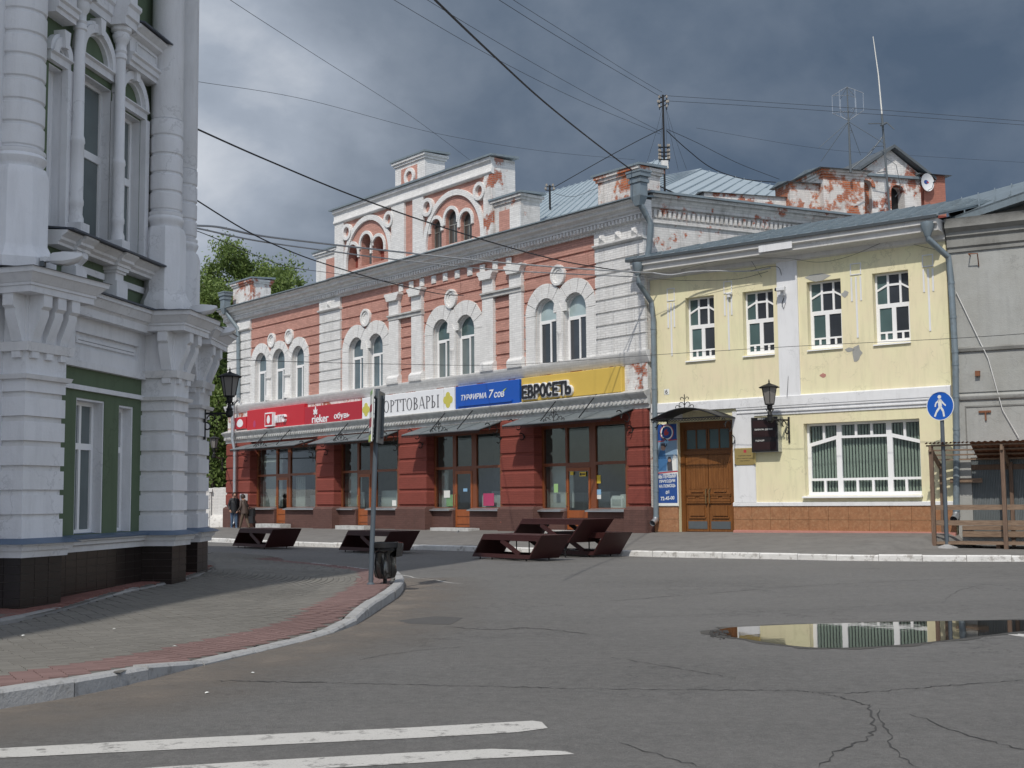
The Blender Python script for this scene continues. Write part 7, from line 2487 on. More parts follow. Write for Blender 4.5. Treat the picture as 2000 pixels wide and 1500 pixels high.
def bench(px_c, py_c, L_, W_, H_, lean, label, zoff=0.0, name='street_bench', cat='bench', ang=None):
    """Sheared steel box: front frame with crossing braces, solid slanted ends, slatted top. px_c, py_c is its near right foot."""
    g_ = at_z(px_c, py_c, 0)
    fr = Frame(g_, P.a if ang is None else ang)
    t = thing(name, label, cat, fr, 'maroon steel street benches')
    lg = .06 + zoff
    z0, z1 = lg, lg + H_
    k = lean / H_
    S_ = lambda u, z: u + (z - z0) * k            # shear
    th, bar = .05, .10

    def slab(u0, u1, o0, o1, za, zb):
        m = MB()
        m.hexa([(S_(u0, za), o0, za), (S_(u1, za), o0, za), (S_(u1, za), o1, za), (S_(u0, za), o1, za)], [(S_(u0, zb), o0, zb), (S_(u1, zb), o0, zb), (S_(u1, zb), o1, zb), (S_(u0, zb), o1, zb)])
        return m
    nb = 6
    for i in range(nb):
        a_, b_ = -W_ + W_ * i / nb + .003, -W_ + W_ * (i + 1) / nb - .003
        slab(-L_, 0, a_, b_, z1 - .045, z1).build('top_plank', 'maroon_steel', t)
    for u0, u1 in ((-L_, -L_ + th), (-th, 0)):
        slab(u0, u1, -W_, 0, z0, z1 - .046).build('end_panel', 'maroon_steel', t)
    for o0, o1 in ((-.05, 0), (-W_, -W_ + .05)):
        slab(-L_ + th + .001, -th - .001, o0, o1, z0, z0 + bar).build('bottom_rail', 'maroon_steel', t)
        slab(-L_ + th + .001, -th - .001, o0, o1, z1 - .046 - bar, z1 - .047).build('top_rail', 'maroon_steel', t)
        a_, b_ = (S_(-L_ * .66, z1 - bar), z1 - bar - .05), (S_(-L_ * .20, z0 + bar), z0 + bar)
        nx, nz = (b_[1] - a_[1]), -(b_[0] - a_[0])
        q = math.hypot(nx, nz)
        nx, nz = nx / q * .06, nz / q * .06
        MB().prism([(a_[0] - nx, a_[1] - nz), (a_[0] + nx, a_[1] + nz), (b_[0] + nx, b_[1] + nz), (b_[0] - nx, b_[1] - nz)], o0 + .006, o1 - .006).build('diagonal_brace', 'maroon_steel', t)
    for u in (-L_ + .2, -L_ * .7, -.25):
        for o in (-.12, -W_ + .12):
            MB().tube([(u, o, .0), (u, o, z0 + .002)], .018, 6).build('foot', 'iron', t)
    return t


bench(517, 1073, 2.3, 1.05, .60, .55, 'far left maroon parallelogram bench near the two pedestrians')
bench(742, 1082, 2.3, 1.05, .60, .55, 'maroon parallelogram bench partly hidden by the road sign pole and bin')
bench(1033, 1097, 2.35, 1.0, .60, .50, 'low maroon bench at the front left of the table group')
bench(1110, 1090, 2.5, 1.1, .62, .62, 'tall maroon table unit rising behind the front bench of its group', .34, name='street_table', cat='table')
bench(1158, 1089, 2.3, 1.0, .60, .50, 'low maroon bench at the right rear of the table group')
# ------------------------------------------------------------------ near sign pole, bin
def vmean(x, y, z):
    return at_z(x, y, z)


gpz = .125
fr = Frame(at_z(724, 1143, gpz), 0.0)
t = thing('road_sign_post', 'slim grey post carrying two road sign plates seen almost edge on', 'road sign', fr)
z = gpz
hh = (1143 - 762) / 2450 * fr.p.y
MB().tube([(0, 0, z), (0, 0, z + hh)], .042, 14).build('post', 'pole_grey', t)
MB().lathe([(.07, z), (.07, z + .02), (.045, z + .05)], (0, 0), 14).build('base_collar', 'pole_grey', t)
zt, zb2 = z + (1143 - 768) / 2450 * fr.p.y, z + (1143 - 868) / 2450 * fr.p.y


def plate(yaw, o, w_, z0, z1, m1, m2, name):
    c, s_ = math.cos(yaw), math.sin(yaw)
    P2 = lambda a, b, zz_: (a * c - b * s_, a * s_ + b * c, zz_)
    m = MB()
    m.hexa([P2(-w_ / 2, o, z0), P2(w_ / 2, o, z0), P2(w_ / 2, o, z1), P2(-w_ / 2, o, z1)], [P2(-w_ / 2, o + .012, z0), P2(w_ / 2, o + .012, z0), P2(w_ / 2, o + .012, z1), P2(-w_ / 2, o + .012, z1)])
    m.hexa([P2(-w_ / 2 - .01, o + .0125, z0 - .01), P2(w_ / 2 + .01, o + .0125, z0 - .01), P2(w_ / 2 + .01, o + .0125, z1 + .01), P2(-w_ / 2 - .01, o + .0125, z1 + .01)], [P2(-w_ / 2, o + .03, z0), P2(w_ / 2, o + .03, z0), P2(w_ / 2, o + .03, z1), P2(-w_ / 2, o + .03, z1)], 1)
    return m.build(name, [m2, m1], t)


q = plate(R(-86), .055, .56, zb2, zt, 'sign_back', 'sign_back', 'sign_plate')
MB().box(.09, .13, -.03, .02, zb2 + .08, zt - .06).build('stiffener', 'tin_dark', t)
MB().box(-.05, .12, -.05, .05, zt - .12, zt - .08).box(-.05, .12, -.05, .05, zb2 + .10, zb2 + .14).build('clamp', 'tin_dark', t)
t.rotation_euler[1] = R(2.0)
YW = R(80)
q = plate(YW, .075, .66, zb2 + .02, zt + .02, 'paper', 'sign_back', 'sign_plate')
for k0, k1, mt in ((.0, .13, 'lime_letter'), (.13, .2, 'sign_back'), (.28, .46, 'poster_red'), (.58, .72, 'poster_red'), (.92, 1.0, 'paper_green')):
    zz0, zz1 = zb2 + .02 + (zt - zb2) * k0, zb2 + .02 + (zt - zb2) * k1
    c, s_ = math.cos(YW), math.sin(YW)
    P2 = lambda a, b, zz_: (a * c - b * s_, a * s_ + b * c, zz_)
    MB().hexa([P2(-.30, .1052, zz0), P2(.30, .1052, zz0), P2(.30, .1052, zz1), P2(-.30, .1052, zz1)], [P2(-.30, .108, zz0), P2(.30, .108, zz0), P2(.30, .108, zz1), P2(-.30, .108, zz1)]).build('printed_band', mt, q)
fr = Frame(at_z(752, 1141.5, gpz), 0.0)
t = thing('litter_bin', 'litter bin on a short stem, wrapped in a glossy black bag', 'bin', fr)
z = gpz
hb = (1141.5 - 1060) / 2450 * fr.p.y
rn = random.Random(4)
prof = [(.10, .10), (.17, .12), (.205, .22), (.195, .36), (.185, .5), (.195, hb - .17), (.225, hb - .15), (.235, hb - .06), (.225, hb)]
n = 40
vs, fs = [], []
for j, (r_, zz_) in enumerate(prof):
    for k in range(n):
        a_ = 2 * math.pi * k / n
        f_ = 1 + (.12 * math.sin(5 * a_ + j * .5) + .07 * math.sin(9 * a_ + 1.3 - j * .9) + .035 * rn.uniform(-1, 1)) * (1 if j < 6 else .25)
        vs.append((.9 * r_ * f_ * math.cos(a_), .9 * r_ * f_ * math.sin(a_), z + zz_ + (.012 * math.sin(7 * a_ + j) if 0 < j < 7 else 0)))
for j in range(len(prof) - 1):
    for k in range(n):
        fs.append((j * n + k, j * n + (k + 1) % n, (j + 1) * n + (k + 1) % n, (j + 1) * n + k))
MB().add(vs, fs + [tuple(range(n))], 0, True).build('bin_bag', 'bin_bag', t)
MB().lathe([(.228, z + hb - .10), (.25, z + hb - .09), (.25, z + hb - .01), (.228, z + hb), (.21, z + hb), (.21, z + hb - .14)], (0, 0), 30).build('rim_band', 'iron', t)
MB().prism([(.20, z + hb - .26), (.30, z + hb - .24), (.31, z + hb - .02), (.22, z + hb)], -.10, .10).build('bag_overhang', 'bin_bag', t)
MB().tube([(0, 0, z), (0, 0, z + .12)], .035, 10).lathe([(.10, z), (.10, z + .015), (.03, z + .02)], (0, 0), 12).build('stem', 'iron', t)
# blue pedestrian sign
fr = Frame(at_z(1850, 1073, .16), 0.0)
d0 = fr.p.y
t = thing('pedestrian_sign', 'round blue sign with white walking figure on a grey pole by the walkway', 'road sign', fr)
z = .16
zt = z + (1073 - 766) / 2450 * d0
rD = 28.5 / 2450 * d0
MB().tube([(0, 0, z), (0, 0, zt - .02)], .052, 14).build('post', 'pole_grey', t)
MB().lathe([(.30, z - .02), (.27, z + .06), (.14, z + .10), (.06, z + .13)], (0, 0), 12).build('concrete_foot', 'kerb_grey', t)
# the disc is turned towards the crossing, so it is seen foreshortened
yaw = R(-47)
zc = zt - rD
fr2 = Frame(fr.p, yaw)
dm = []


def turned(mb, name, mats):
    me = mb.mesh(name, mats, z)
    me.transform(Matrix.Rotation(yaw, 4, 'Z'))
    ob = bpy.data.objects.new(name, me)
    COL.objects.link(ob)
    ob.parent = t
    return ob


turned(MB().disc(0, zc, rD, rD, .055, .07, 36), 'sign_disc', 'traffic_blue')
turned(MB().ring(0, zc, rD * .96, rD * 1.005, .054, .074, n=36), 'sign_rim', 'paper')
turned(MB().box(-.07, .07, -.055, .0549, zc - .15, zc - .11).box(-.07, .07, -.055, .0549, zc + .11, zc + .15), 'clamp', 'tin_dark')
mm = MB()
k = rD
lim = lambda a, b, w_: mm.prism([(a[0] * k - w_ * k * (b[1] - a[1]) / math.hypot(b[0] - a[0], b[1] - a[1]), zc + a[1] * k + w_ * k * (b[0] - a[0]) / math.hypot(b[0] - a[0], b[1] - a[1])),
                                 (a[0] * k + w_ * k * (b[1] - a[1]) / math.hypot(b[0] - a[0], b[1] - a[1]), zc + a[1] * k - w_ * k * (b[0] - a[0]) / math.hypot(b[0] - a[0], b[1] - a[1])),
                                 (b[0] * k + w_ * k * (b[1] - a[1]) / math.hypot(b[0] - a[0], b[1] - a[1]), zc + b[1] * k - w_ * k * (b[0] - a[0]) / math.hypot(b[0] - a[0], b[1] - a[1])),
                                 (b[0] * k - w_ * k * (b[1] - a[1]) / math.hypot(b[0] - a[0], b[1] - a[1]), zc + b[1] * k + w_ * k * (b[0] - a[0]) / math.hypot(b[0] - a[0], b[1] - a[1]))], .0705, .0745)
mm.disc(-.03 * k, zc + .62 * k, .13 * k, .13 * k, .0705, .0745, 16)
for a, b, w_ in (((-.02, .45), (.0, -.05), .13), ((.0, -.05), (-.28, -.40), .075), ((-.28, -.40), (-.42, -.72), .065), ((.02, -.05), (.22, -.38), .075), ((.22, -.38), (.26, -.75), .065),
                 ((-.06, .40), (-.32, .18), .055), ((-.32, .18), (-.36, -.05), .05), ((.06, .38), (.28, .12), .055), ((.28, .12), (.42, .0), .05)):
    lim(a, b, w_)
turned(mm, 'walking_figure', 'paper')
# ------------------------------------------------------------------ wooden pedestrian walkway against the grey house
WA = G.a
pw = at_z(1825, 1073, .16)
W = Frame(pw, WA)
t = thing('covered_walkway', 'rough timber walkway with rails and corrugated roof in front of the grey house', 'walkway', W)
z = W.p.z
H_ = (1073 - 872) / 2450 * pw.y
dep = min(1.75, -G.loc(pw)[1] * -1 - .35) if False else max(1.0, min(1.75, G.loc(pw)[1] - .25))
up = [0, W.u(1962, 1000), W.u(1962, 1000) * 2.03, W.u(1962, 1000) * 3.05]
for u in up:
    MB().box(u - .05, u + .05, -.10, .0, z, z + H_ - .02).build('post', 'old_post', t)
for u in up[:3]:
    MB().box(u + .0, u + .09, -dep - .1, -dep, z, z + H_ - .45).build('post', 'old_post', t)
for k, (za, th) in enumerate(((1.02, .13), (.62, .13))):
    MB().box(-.05, up[-1], -.135, -.101, z + za, z + za + th).build('rail_board', 'old_wood', t)
for za, th in ((.30, .15), (.48, .11)):
    MB().box(.55, up[-1], -dep + .03, -dep + .07, z + za, z + za + th).build('rail_board', 'old_wood', t)
MB().box(.28, 1.10, -dep + .0, -dep + .04, z + H_ - .98, z + H_ - .86).build('rail_board', 'old_wood', t)
for u in up:
    MB().prism([(-.02, 0), (.02, 0)], 0, 0) if False else None
    MB().hexa([(u - .03, .06, z + H_ - .16), (u + .03, .06, z + H_ - .16), (u + .03, .06, z + H_ - .02), (u - .03, .06, z + H_ - .02)], [(u - .03, -dep - .15, z + H_ - .60), (u + .03, -dep - .15, z + H_ - .60), (u + .03, -dep - .15, z + H_ - .46), (u - .03, -dep - .15, z + H_ - .46)]).build('rafter', 'old_wood', t)
MB().box(.0, up[-1], -dep - .14, -dep - .10, z + H_ - .64, z + H_ - .50).build('wall_plate', 'old_post', t)
for k in range(4):
    f_ = .08 + .28 * k
    MB().box(-.12, up[-1] + .1, -f_ * dep - .05, -f_ * dep + .05, z + H_ + .01 - .42 * f_, z + H_ + .05 - .42 * f_).build('batten', 'old_wood', t)
m = MB()
nw = 60
u0, u1 = 1.0, up[-1] + .2
for k in range(nw):
    a, b = u0 + (u1 - u0) * k / nw, u0 + (u1 - u0) * (k + 1) / nw
    za, zb = .055 + .03 * (k % 2), .055 + .03 * ((k + 1) % 2)
    m.quad((a, .12, z + H_ + za), (b, .12, z + H_ + zb), (b, -dep - .2, z + H_ - .45 + zb), (a, -dep - .2, z + H_ - .45 + za))
m.build('roof_sheet', 'rust', t)
m = MB()
nw = 22
u0, u1 = -.12, 1.0
for k in range(nw):
    a, b = u0 + (u1 - u0) * k / nw, u0 + (u1 - u0) * (k + 1) / nw
    za, zb = .055 + .03 * (k % 2), .055 + .03 * ((k + 1) % 2)
    m.quad((a, .12, z + H_ + za), (b, .12, z + H_ + zb), (b, -.05, z + H_ + zb - .02), (a, -.05, z + H_ + za - .02))
m.build('roof_sheet', 'rust', t)
for k in range(7):
    a = -dep + .1 + (dep - .2) * k / 7
    MB().box(.08, up[-1], a + .004, a + (dep - .2) / 7 - .004, z + .16 + .003 * (k % 2), z + .195 + .003 * (k % 2)).build('floor_plank', 'old_wood', t)
MB().box(.0, up[-1], -.10, -.06, z + .13, z + .20).build('skirt_board', 'old_wood', t)
for u in (.3, 1.5, 2.7, 3.9):
    MB().box(u, u + .1, -dep + .15, -.15, z, z + .158).build('floor_joist', 'old_post', t)
# debris heap at its open end
rn = random.Random(12)
m = MB()
for k in range(26):
    u, o, s_ = .45 + .5 * rn.random(), -1.5 + .9 * rn.random(), .03 + .07 * rn.random()
    m.box(u - s_, u + s_ * 1.5, o - s_, o + s_, z + .0, z + .03 + s_)
h2 = solo(m, 'rubble', 'kerb_grey', W, kind='stuff')
# ------------------------------------------------------------------ white garden wall and pier at the far left
WW = Frame(at_depth(384, 1040, 62.5), 0.06)
t = thing('white_wall', 'rough whitewashed brick wall with a capped pier beside the white corner building', 'wall', WW)
z = WW.p.z - .2
w1_ = WW.u(412, 1000)
w2_ = WW.u(456, 1000)
zt = WW.z(400, 951)
pm = MB()
MB().box(-.6, w1_, -.5, .06, z, zt - .25).build('pier', 'white_clean', t)
pm.box(-.66, w1_ + .06, -.55, .12, zt - .25, zt - .10).add([(-.66, .12, zt - .1), (w1_ + .06, .12, zt - .1), (w1_ + .06, -.55, zt - .1), (-.66, -.55, zt - .1), (w1_ / 2 - .3, -.2, zt + .05)], [(0, 1, 4), (1, 2, 4), (2, 3, 4), (3, 0, 4)])
pm.build('pier_cap', 'white_clean', t)
for k in range(4):
    MB().box(-.6 + .08, w1_ - .06, .061, .10, z + .5 + .44 * k, z + .5 + .44 * k + .36).build('pier_block', 'white_clean', t)
rn = random.Random(3)
top = [(w1_ + (w2_ + .5 - w1_) * k / 10, zt - .08 + .08 * rn.random()) for k in range(11)]
MB().prism([(w1_, z), (w2_ + .5, z)] + top[::-1], -.4, -.05).build('wall_panel', 'white_clean', t)
MB().prof([(-.05, z), (.35, z), (.28, z + .7), (.10, z + .98), (-.05, z + 1.05)], w1_ + .002, w2_ + .5).build('rough_base', 'kerb_white', t)
WB = MB().box(-14, -.6, -.4, -.05, z, zt - .1)
WB.build('wall_panel', 'white_clean', t)
# ------------------------------------------------------------------ pigeon on the kerb
pg = Frame(at_z(888.5, 1051, .17), R(20))
t = thing('pigeon', 'grey pigeon on the far pavement in front of the third shop door', 'pigeon', pg)
z = pg.p.z
m = MB()
n = 12
vs, fs = [], []
for j, (x, r_, zc) in enumerate(((-.20, .012, .095), (-.12, .035, .10), (-.06, .06, .115), (.0, .072, .125), (.05, .066, .14), (.085, .045, .175), (.10, .034, .205), (.12, .036, .235), (.145, .028, .245), (.165, .008, .24))):
    for k in range(n):
        a_ = 2 * math.pi * k / n
        vs.append((x + (0), r_ * math.cos(a_), z + zc + r_ * math.sin(a_)))
for j in range(9):
    for k in range(n):
        fs.append((j * n + k, j * n + (k + 1) % n, (j + 1) * n + (k + 1) % n, (j + 1) * n + k))
m.add(vs, fs, 0, True)
m.tube([(.0, .025, z + .06), (.005, .025, z + .004), (.03, .025, z + .002)], .006, 5).tube([(.0, -.025, z + .06), (.005, -.025, z + .004), (.03, -.025, z + .002)], .006, 5)
m.tube([(.165, 0, z + .24), (.19, 0, z + .232)], [.008, .002], 6)
m.build('body', 'sign_back', t)
# scraps of litter on the pavement
rn = random.Random(6)
for k, (x, y) in enumerate(((299, 1172), (45, 1242), (223, 1229), (341, 1263), (493, 1315), (404, 1354))):
    v = at_z(x, y, .14 if k < 4 else .004)
    fz = Frame(v, rn.random() * 3)
    s_ = .018
    m = MB().add([(-s_, -s_, v.z + .004), (s_, -s_ * .7, v.z + .008), (s_ * .8, s_, v.z + .006), (-s_ * .6, s_, v.z + .01), (0, 0, v.z + .014)], [(0, 1, 4), (1, 2, 4), (2, 3, 4), (3, 0, 4)])
    solo(m, 'paper_scrap', 'paper', fz, ('white scrap of paper nearest the dark kerb below the plinth', 'white scrap of paper at the left edge of the picture', 'pale scrap of paper in the middle of the paving', 'pale scrap of paper near the red paver band',
                                         'pale scrap lying on the asphalt right of the kerb', 'pale scrap lying on the asphalt above the crossing bars')[k], 'litter', 'scraps of litter')
# ------------------------------------------------------------------ rooftop masts and aerials


def mastframe(x, y, d):
    p = at_depth(x, y, d)
    return Frame(p, 0.0), p


mf, p = mastframe(1298, 350, 43.0)
t = thing('insulator_mast', 'tall black wire mast with clusters of insulators on the pink building roof', 'mast', mf)
z = p.z
k = 43.0 / 2450
MB().tube([(0, 0, z - .8), (0, 0, z + 172 * k)], .036, 8).build('pole', 'iron', t)
m, w_ = MB(), MB()
for yy, arms in ((165, 1), (155, 2), (146, 1), (65, 2), (55, 2), (47, 2), (40, 2)):
    zz_ = z + yy * k
    for i in range(arms):
        ln = .13 + .05 * i
        dx = ln if i == 0 else .02
        m.tube([(-ln, 0, zz_), (ln, 0, zz_ + (.12 if yy > 140 else 0))], .022, 5)
        for s_ in (-1, 1):
            w_.lathe([(.015, zz_), (.036, zz_ + .02), (.036, zz_ + .08), (.02, zz_ + .11)], (s_ * ln, .03 * i), 7)
            m.tube([(s_ * ln, .03 * i, zz_ - .08), (s_ * ln, .03 * i, zz_ + .02)], .014, 4)
m.build('crossarm', 'iron', t)
w_.build('insulator', 'insulator', t, kind='stuff')
MB().box(-.13, .13, -.02, .14, z + 20 * k, z + 36 * k).build('junction_box', 'soffit', t)
mastTop = Vector((p.x, p.y, z + 165 * k))
mastMid = Vector((p.x, p.y, z + 95 * k))
mf, p2 = mastframe(1074, 385, 47.0)
t = thing('insulator_stand', 'short black stand of insulators behind the attic on the left roof', 'mast', mf)
z = p2.z
k = 47.0 / 2450
m, w_ = MB(), MB()
m.tube([(0, 0, z - .5), (0, 0, z + 24 * k)], .04, 7)
for zz_, ln in ((14 * k, .16), (21 * k, .12)):
    m.tube([(-ln, 0, z + zz_), (ln, 0, z + zz_)], .02, 5)
    for s_ in (-1, 1):
        w_.lathe([(.02, z + zz_), (.045, z + zz_ + .03), (.04, z + zz_ + .11)], (s_ * ln, 0), 7)
m.build('pole', 'iron', t)
w_.build('insulator', 'insulator', t, kind='stuff')
# loop aerial
D_ = 46.6
k = D_ / 2450
mf, p3 = mastframe(1661, 322, D_)
t = thing('loop_aerial', 'hexagonal wire cage aerial on guyed mast above the red brick fire wall', 'aerial', mf)
z = p3.z
MB().tube([(0, 0, z - .3), (-.01, 0, z + 70 * k), (-.03, 0, z + 160 * k)], [.05, .035, .02], 7).build('pole', 'tin_dark', t)
m = MB()
hx = lambda R_, zz_: [(-.02 + R_ * math.cos(math.pi / 3 * i + .3), R_ * math.sin(math.pi / 3 * i + .3), zz_) for i in range(6)]
A_, B_ = hx(30 * k, z + 108 * k), hx(30 * k, z + 144 * k)
topp, bot = (-.03, 0, z + 159 * k), (-.01, 0, z + 90 * k)
for i in range(6):
    m.tube([A_[i], B_[i]], .012, 4)
    m.tube([B_[i], topp], .012, 4)
    m.tube([A_[i], bot], .012, 4)
    if i % 2:
        m.tube([B_[i], (-.02, 0, z + 142 * k)], .010, 4).tube([A_[i], (-.02, 0, z + 110 * k)], .010, 4)
m.build('wire_cage', 'zinc', t)
m = MB()
for dx, dz, dy in ((-68 * k, 28 * k, .5), (-55 * k, 11 * k, -.3), (62 * k, 32 * k, .6), (30 * k, 28 * k, -.6)):
    m.tube([(-.01, 0, z + 88 * k), (dx, dy, z + dz)], .010, 4)
m.tube([(.03 + .06 * math.cos(a_ * .6), 0, z + 68 * k + .06 * math.sin(a_ * .6)) for a_ in range(11)], .01, 4)
m.build('guy_rod', 'tin_dark', t)
D_ = 46.3
k = D_ / 2450
mf, p4 = mastframe(1738, 410, D_)
t = thing('whip_aerial', 'very tall thin white whip aerial on a steel mast before the rooftop gable', 'aerial', mf)
z = p4.z
MB().tube([(0, 0, z - .3), (-9 * k, 0, z + 195 * k)], .042, 7).build('pole', 'tin_dark', t)
MB().tube([(-8 * k, 0, z + 178 * k), (-13 * k, 0, z + 275 * k), (-21 * k, 0, z + 355 * k)], [.03, .022, .014], 7).build('whip', 'porcelain', t)
m = MB()
zz_ = z + 172 * k
m.tube([(-38 * k, .1, zz_ + 2 * k), (-6 * k, 0, zz_ + 4 * k)], .02, 5).tube([(-16 * k, .3, zz_ - 5 * k), (2 * k, -.2, zz_ + 8 * k)], .045, 6).tube([(0, 0, zz_ + 6 * k), (13 * k, .1, zz_ - 10 * k)], .02, 5)
m.tube([(-8 * k, 0, z + 150 * k), (-40 * k, .2, z + 110 * k), (-78 * k, .3, z + 80 * k)], .02, 5)
m.tube([(-4 * k, 0, z + 130 * k), (-30 * k, .2, z + 126 * k), (-44 * k, .2, z + 110 * k)], .012, 4)
m.tube([(-4 * k, 0, z + 105 * k), (14 * k, .1, z + 90 * k), (22 * k, .1, z + 40 * k), (10 * k, .1, z + 25 * k)], .012, 4)
m.tube([(-2 * k, 0, z + 78 * k), (-22 * k, 0, z + 76 * k)], .02, 5)
m.build('stay', 'tin_dark', t)
# ------------------------------------------------------------------ overhead cables


def cable(pts, r, label, mat='cable', name='overhead_cable', n=10, group='overhead cables'):
    """pts = (x px, y px, distance ahead): a cable hung through those points in space."""
    w_ = smooth_line([at_depth(x, y, d) for x, y, d in pts], n)
    b = w_[-1]
    fr = Frame(b, 0.0)
    m = MB().tube([(v.x - b.x, -(v.y - b.y), v.z) for v in w_], r * (.8 if r > .016 else .6), 6)
    return solo(m, name, mat, fr, label, 'cable', group)


cable([(790, -60, 17), (850, 0, 19), (960, 105, 23.5), (1070, 205, 29), (1190, 300, 36), (1262, 350, 40.2), (1330, 383, 41.5)], .026, 'thickest black cable sweeping from the top edge down to the pink building corner')
cable([(330, 226, 21.5), (385, 252, 23), (520, 312, 26), (705, 388, 30), (900, 455, 34), (1090, 508, 37.3), (1240, 533, 38.6)], .022, 'black cable crossing in front of the attic to the yellow house corner')
cable([(330, 355, 21.5), (384, 391, 23), (480, 450, 25), (560, 488, 27), (640, 517, 29.5), (760, 552, 33), (860, 574, 37), (905, 577, 44)], .017, 'thin black cable falling past the left attic to the medallion window')
cable([(330, 437, 21.5), (383, 440.5, 23), (430, 444, 24), (500, 459, 25.6), (600, 472, 28), (760, 490, 31.5), (980, 513, 35.5), (1180, 528, 38), (1280, 533, 38.9)], .028, 'upper thick grey cable of the pair from the white building', 'cable_grey')
cable([(330, 440, 21.5), (383, 445.5, 23), (500, 470, 25.6), (640, 490, 29), (800, 510, 32.5), (1000, 529, 36), (1245, 541, 38.8)], .022, 'lower grey cable of the pair from the white building', 'cable_grey')
cable([(330, 440, 21.5), (384, 451, 23), (470, 486, 26), (560, 520, 30), (660, 535, 36), (800, 556, 42), (900, 572, 45)], .013, 'thin cable drooping in front of the tree tops to the pink wall')
cable([(330, 695, 21.5), (420, 699, 25), (500, 704, 28), (760, 711, 33), (1000, 712, 35.5), (1280, 693, 36.5), (1560, 676, 34), (1860, 661, 31.5), (2080, 646, 29)], .012, 'long thin wire strung low across every facade')
cable([(400, -40, 24), (450, 0, 26), (620, 110, 32), (800, 225, 42), (925, 318, 52)], .010, 'faint wire from the top edge to the middle of the attic roof')
cable([(700, -45, 26), (770, 0, 27), (960, 110, 32), (1130, 195, 38), (1290, 262, 43)], .010, 'faint wire running to the middle of the insulator mast')
cable([(770, -45, 26), (835, 0, 27), (1010, 105, 32), (1170, 195, 38), (1292, 258, 43)], .010, 'fainter neighbouring wire running to the insulator mast')
cable([(915, -40, 28), (975, 0, 29), (1100, 78, 33), (1210, 142, 39), (1292, 190, 43)], .012, 'upper left wire fixed to the top of the insulator mast')
cable([(945, -40, 28), (1003, 0, 29), (1130, 80, 33), (1225, 140, 39), (1293, 180, 43)], .010, 'topmost wire fixed to the tip of the insulator mast')
cable([(1302, 187, 43), (1500, 200, 44), (1750, 217, 44), (2080, 243, 43)], .012, 'upper wire leaving the insulator mast to the right edge')
cable([(1302, 197, 43), (1500, 209, 44), (1750, 226, 44), (2080, 250, 43)], .012, 'lower wire leaving the insulator mast to the right edge')
cable([(330, 150, 22), (390, 160, 24), (600, 195, 29), (850, 260, 36), (1060, 295, 42), (1240, 312, 46)], .008, 'hair thin wire crossing the storm cloud behind the attic')
cable([(1360, 250, 46), (1600, 290, 48), (1800, 305, 50), (2080, 322, 52)], .008, 'hair thin wire crossing behind the aerials')
cable([(1296, 250, 43), (1240, 278, 44), (1170, 316, 45), (1082, 366, 47)], .018, 'black stay wire from mast to the short insulator stand')
cable([(1082, 378, 47), (1120, 384, 46.5), (1165, 368, 46), (1240, 345, 44)], .013, 'sagging wire between insulator stand and corner block')
cable([(1302, 252, 43), (1360, 278, 44), (1440, 318, 45), (1522, 350, 46)], .015, 'right upper stay wire of the insulator mast')
cable([(1302, 255, 43), (1340, 290, 43.5), (1390, 328, 44.5), (1450, 349, 45.5), (1515, 356, 46)], .020, 'right lower drooping black wire of the insulator mast')
for i, (dx, y2, d) in enumerate(((-34, 318, 43.5), (-12, 336, 42.5), (10, 338, 42.5), (28, 333, 43.5), (44, 331, 43.6))):
    cable([(1297 + (-3 if dx < 0 else 3), 208 if i != 2 else 205, 43), (1297 + dx * .5, (208 + y2) / 2, (43 + d) / 2), (1297 + dx, y2, d)], .008, ('outermost left guy wire of the insulator mast', 'inner left guy wire of the insulator mast', 'near upright guy wire right of the mast', 'middle right guy wire of the insulator mast', 'outermost right guy wire of the insulator mast')[i], name='guy_wire', group='mast guy wires')
cable([(1276, 533, 38.3), (1310, 537, 38.2), (1350, 531, 38.0), (1400, 529, 37.6), (1440, 530, 37.3), (1480, 528, 36.9), (1505, 523, 36.6)], .03, 'pale bundled cables along the top of the yellow wall', 'cable_grey')
cable([(1252, 540, 38.6), (1300, 546, 38.4), (1356, 548, 38.1), (1440, 545, 37.4), (1500, 530, 36.7)], .012, 'dark wire slung under the pale cables on the yellow wall')
cable([(1330, 527, 38), (1400, 510, 37.4), (1460, 504, 36.9), (1540, 505, 36.2), (1600, 512, 35.8), (1660, 500, 35.2), (1742, 467, 34.5), (1770, 474, 34.3), (1845, 492, 33.6)], .009, 'thin dark wire looping along the eave of the yellow house')
cable([(1468, 510, 36.9), (1490, 545, 37.1), (1520, 585, 36.8), (1541, 602, 36.6), (1541, 700, 36.6), (1537, 775, 36.5)], .010, 'slack wire hanging down the white pilaster', n=8)
cable([(1466, 529, 37.0), (1500, 521, 36.6), (1522, 524, 36.6), (1528, 555, 36.7)], .014, 'black lead bending down to the security camera')
# ------------------------------------------------------------------ trees behind the far left wall


def leaf_mat(name, a, b):
    m = Mat(name)
    i = m.n('ShaderNodeNewGeometry').outputs['Random Per Island']
    c = m.ramp(i, [(0, a), (1, b)])
    tr = m.n('ShaderNodeBsdfTranslucent')
    x = m.n('ShaderNodeMixShader')
    x.inputs[0].default_value = .3
    m.l(c, tr.inputs[0])
    m.set(c, .55, 0, .35)
    m.l(m.b.outputs[0], x.inputs[1])
    m.l(tr.outputs[0], x.inputs[2])
    m.l(x.outputs[0], m.t.nodes['Material Output'].inputs[0])
    return m.m


MT['leaf_birch'] = leaf_mat('leaf_birch', (0.10, 0.155, 0.038), (0.195, 0.265, 0.075))
MT['leaf_deep'] = leaf_mat('leaf_deep', (0.065, 0.11, 0.03), (0.13, 0.19, 0.055))
MT['bark'] = plain('bark', (0.10, 0.085, 0.07), .9, .4, 5, .5, 20)


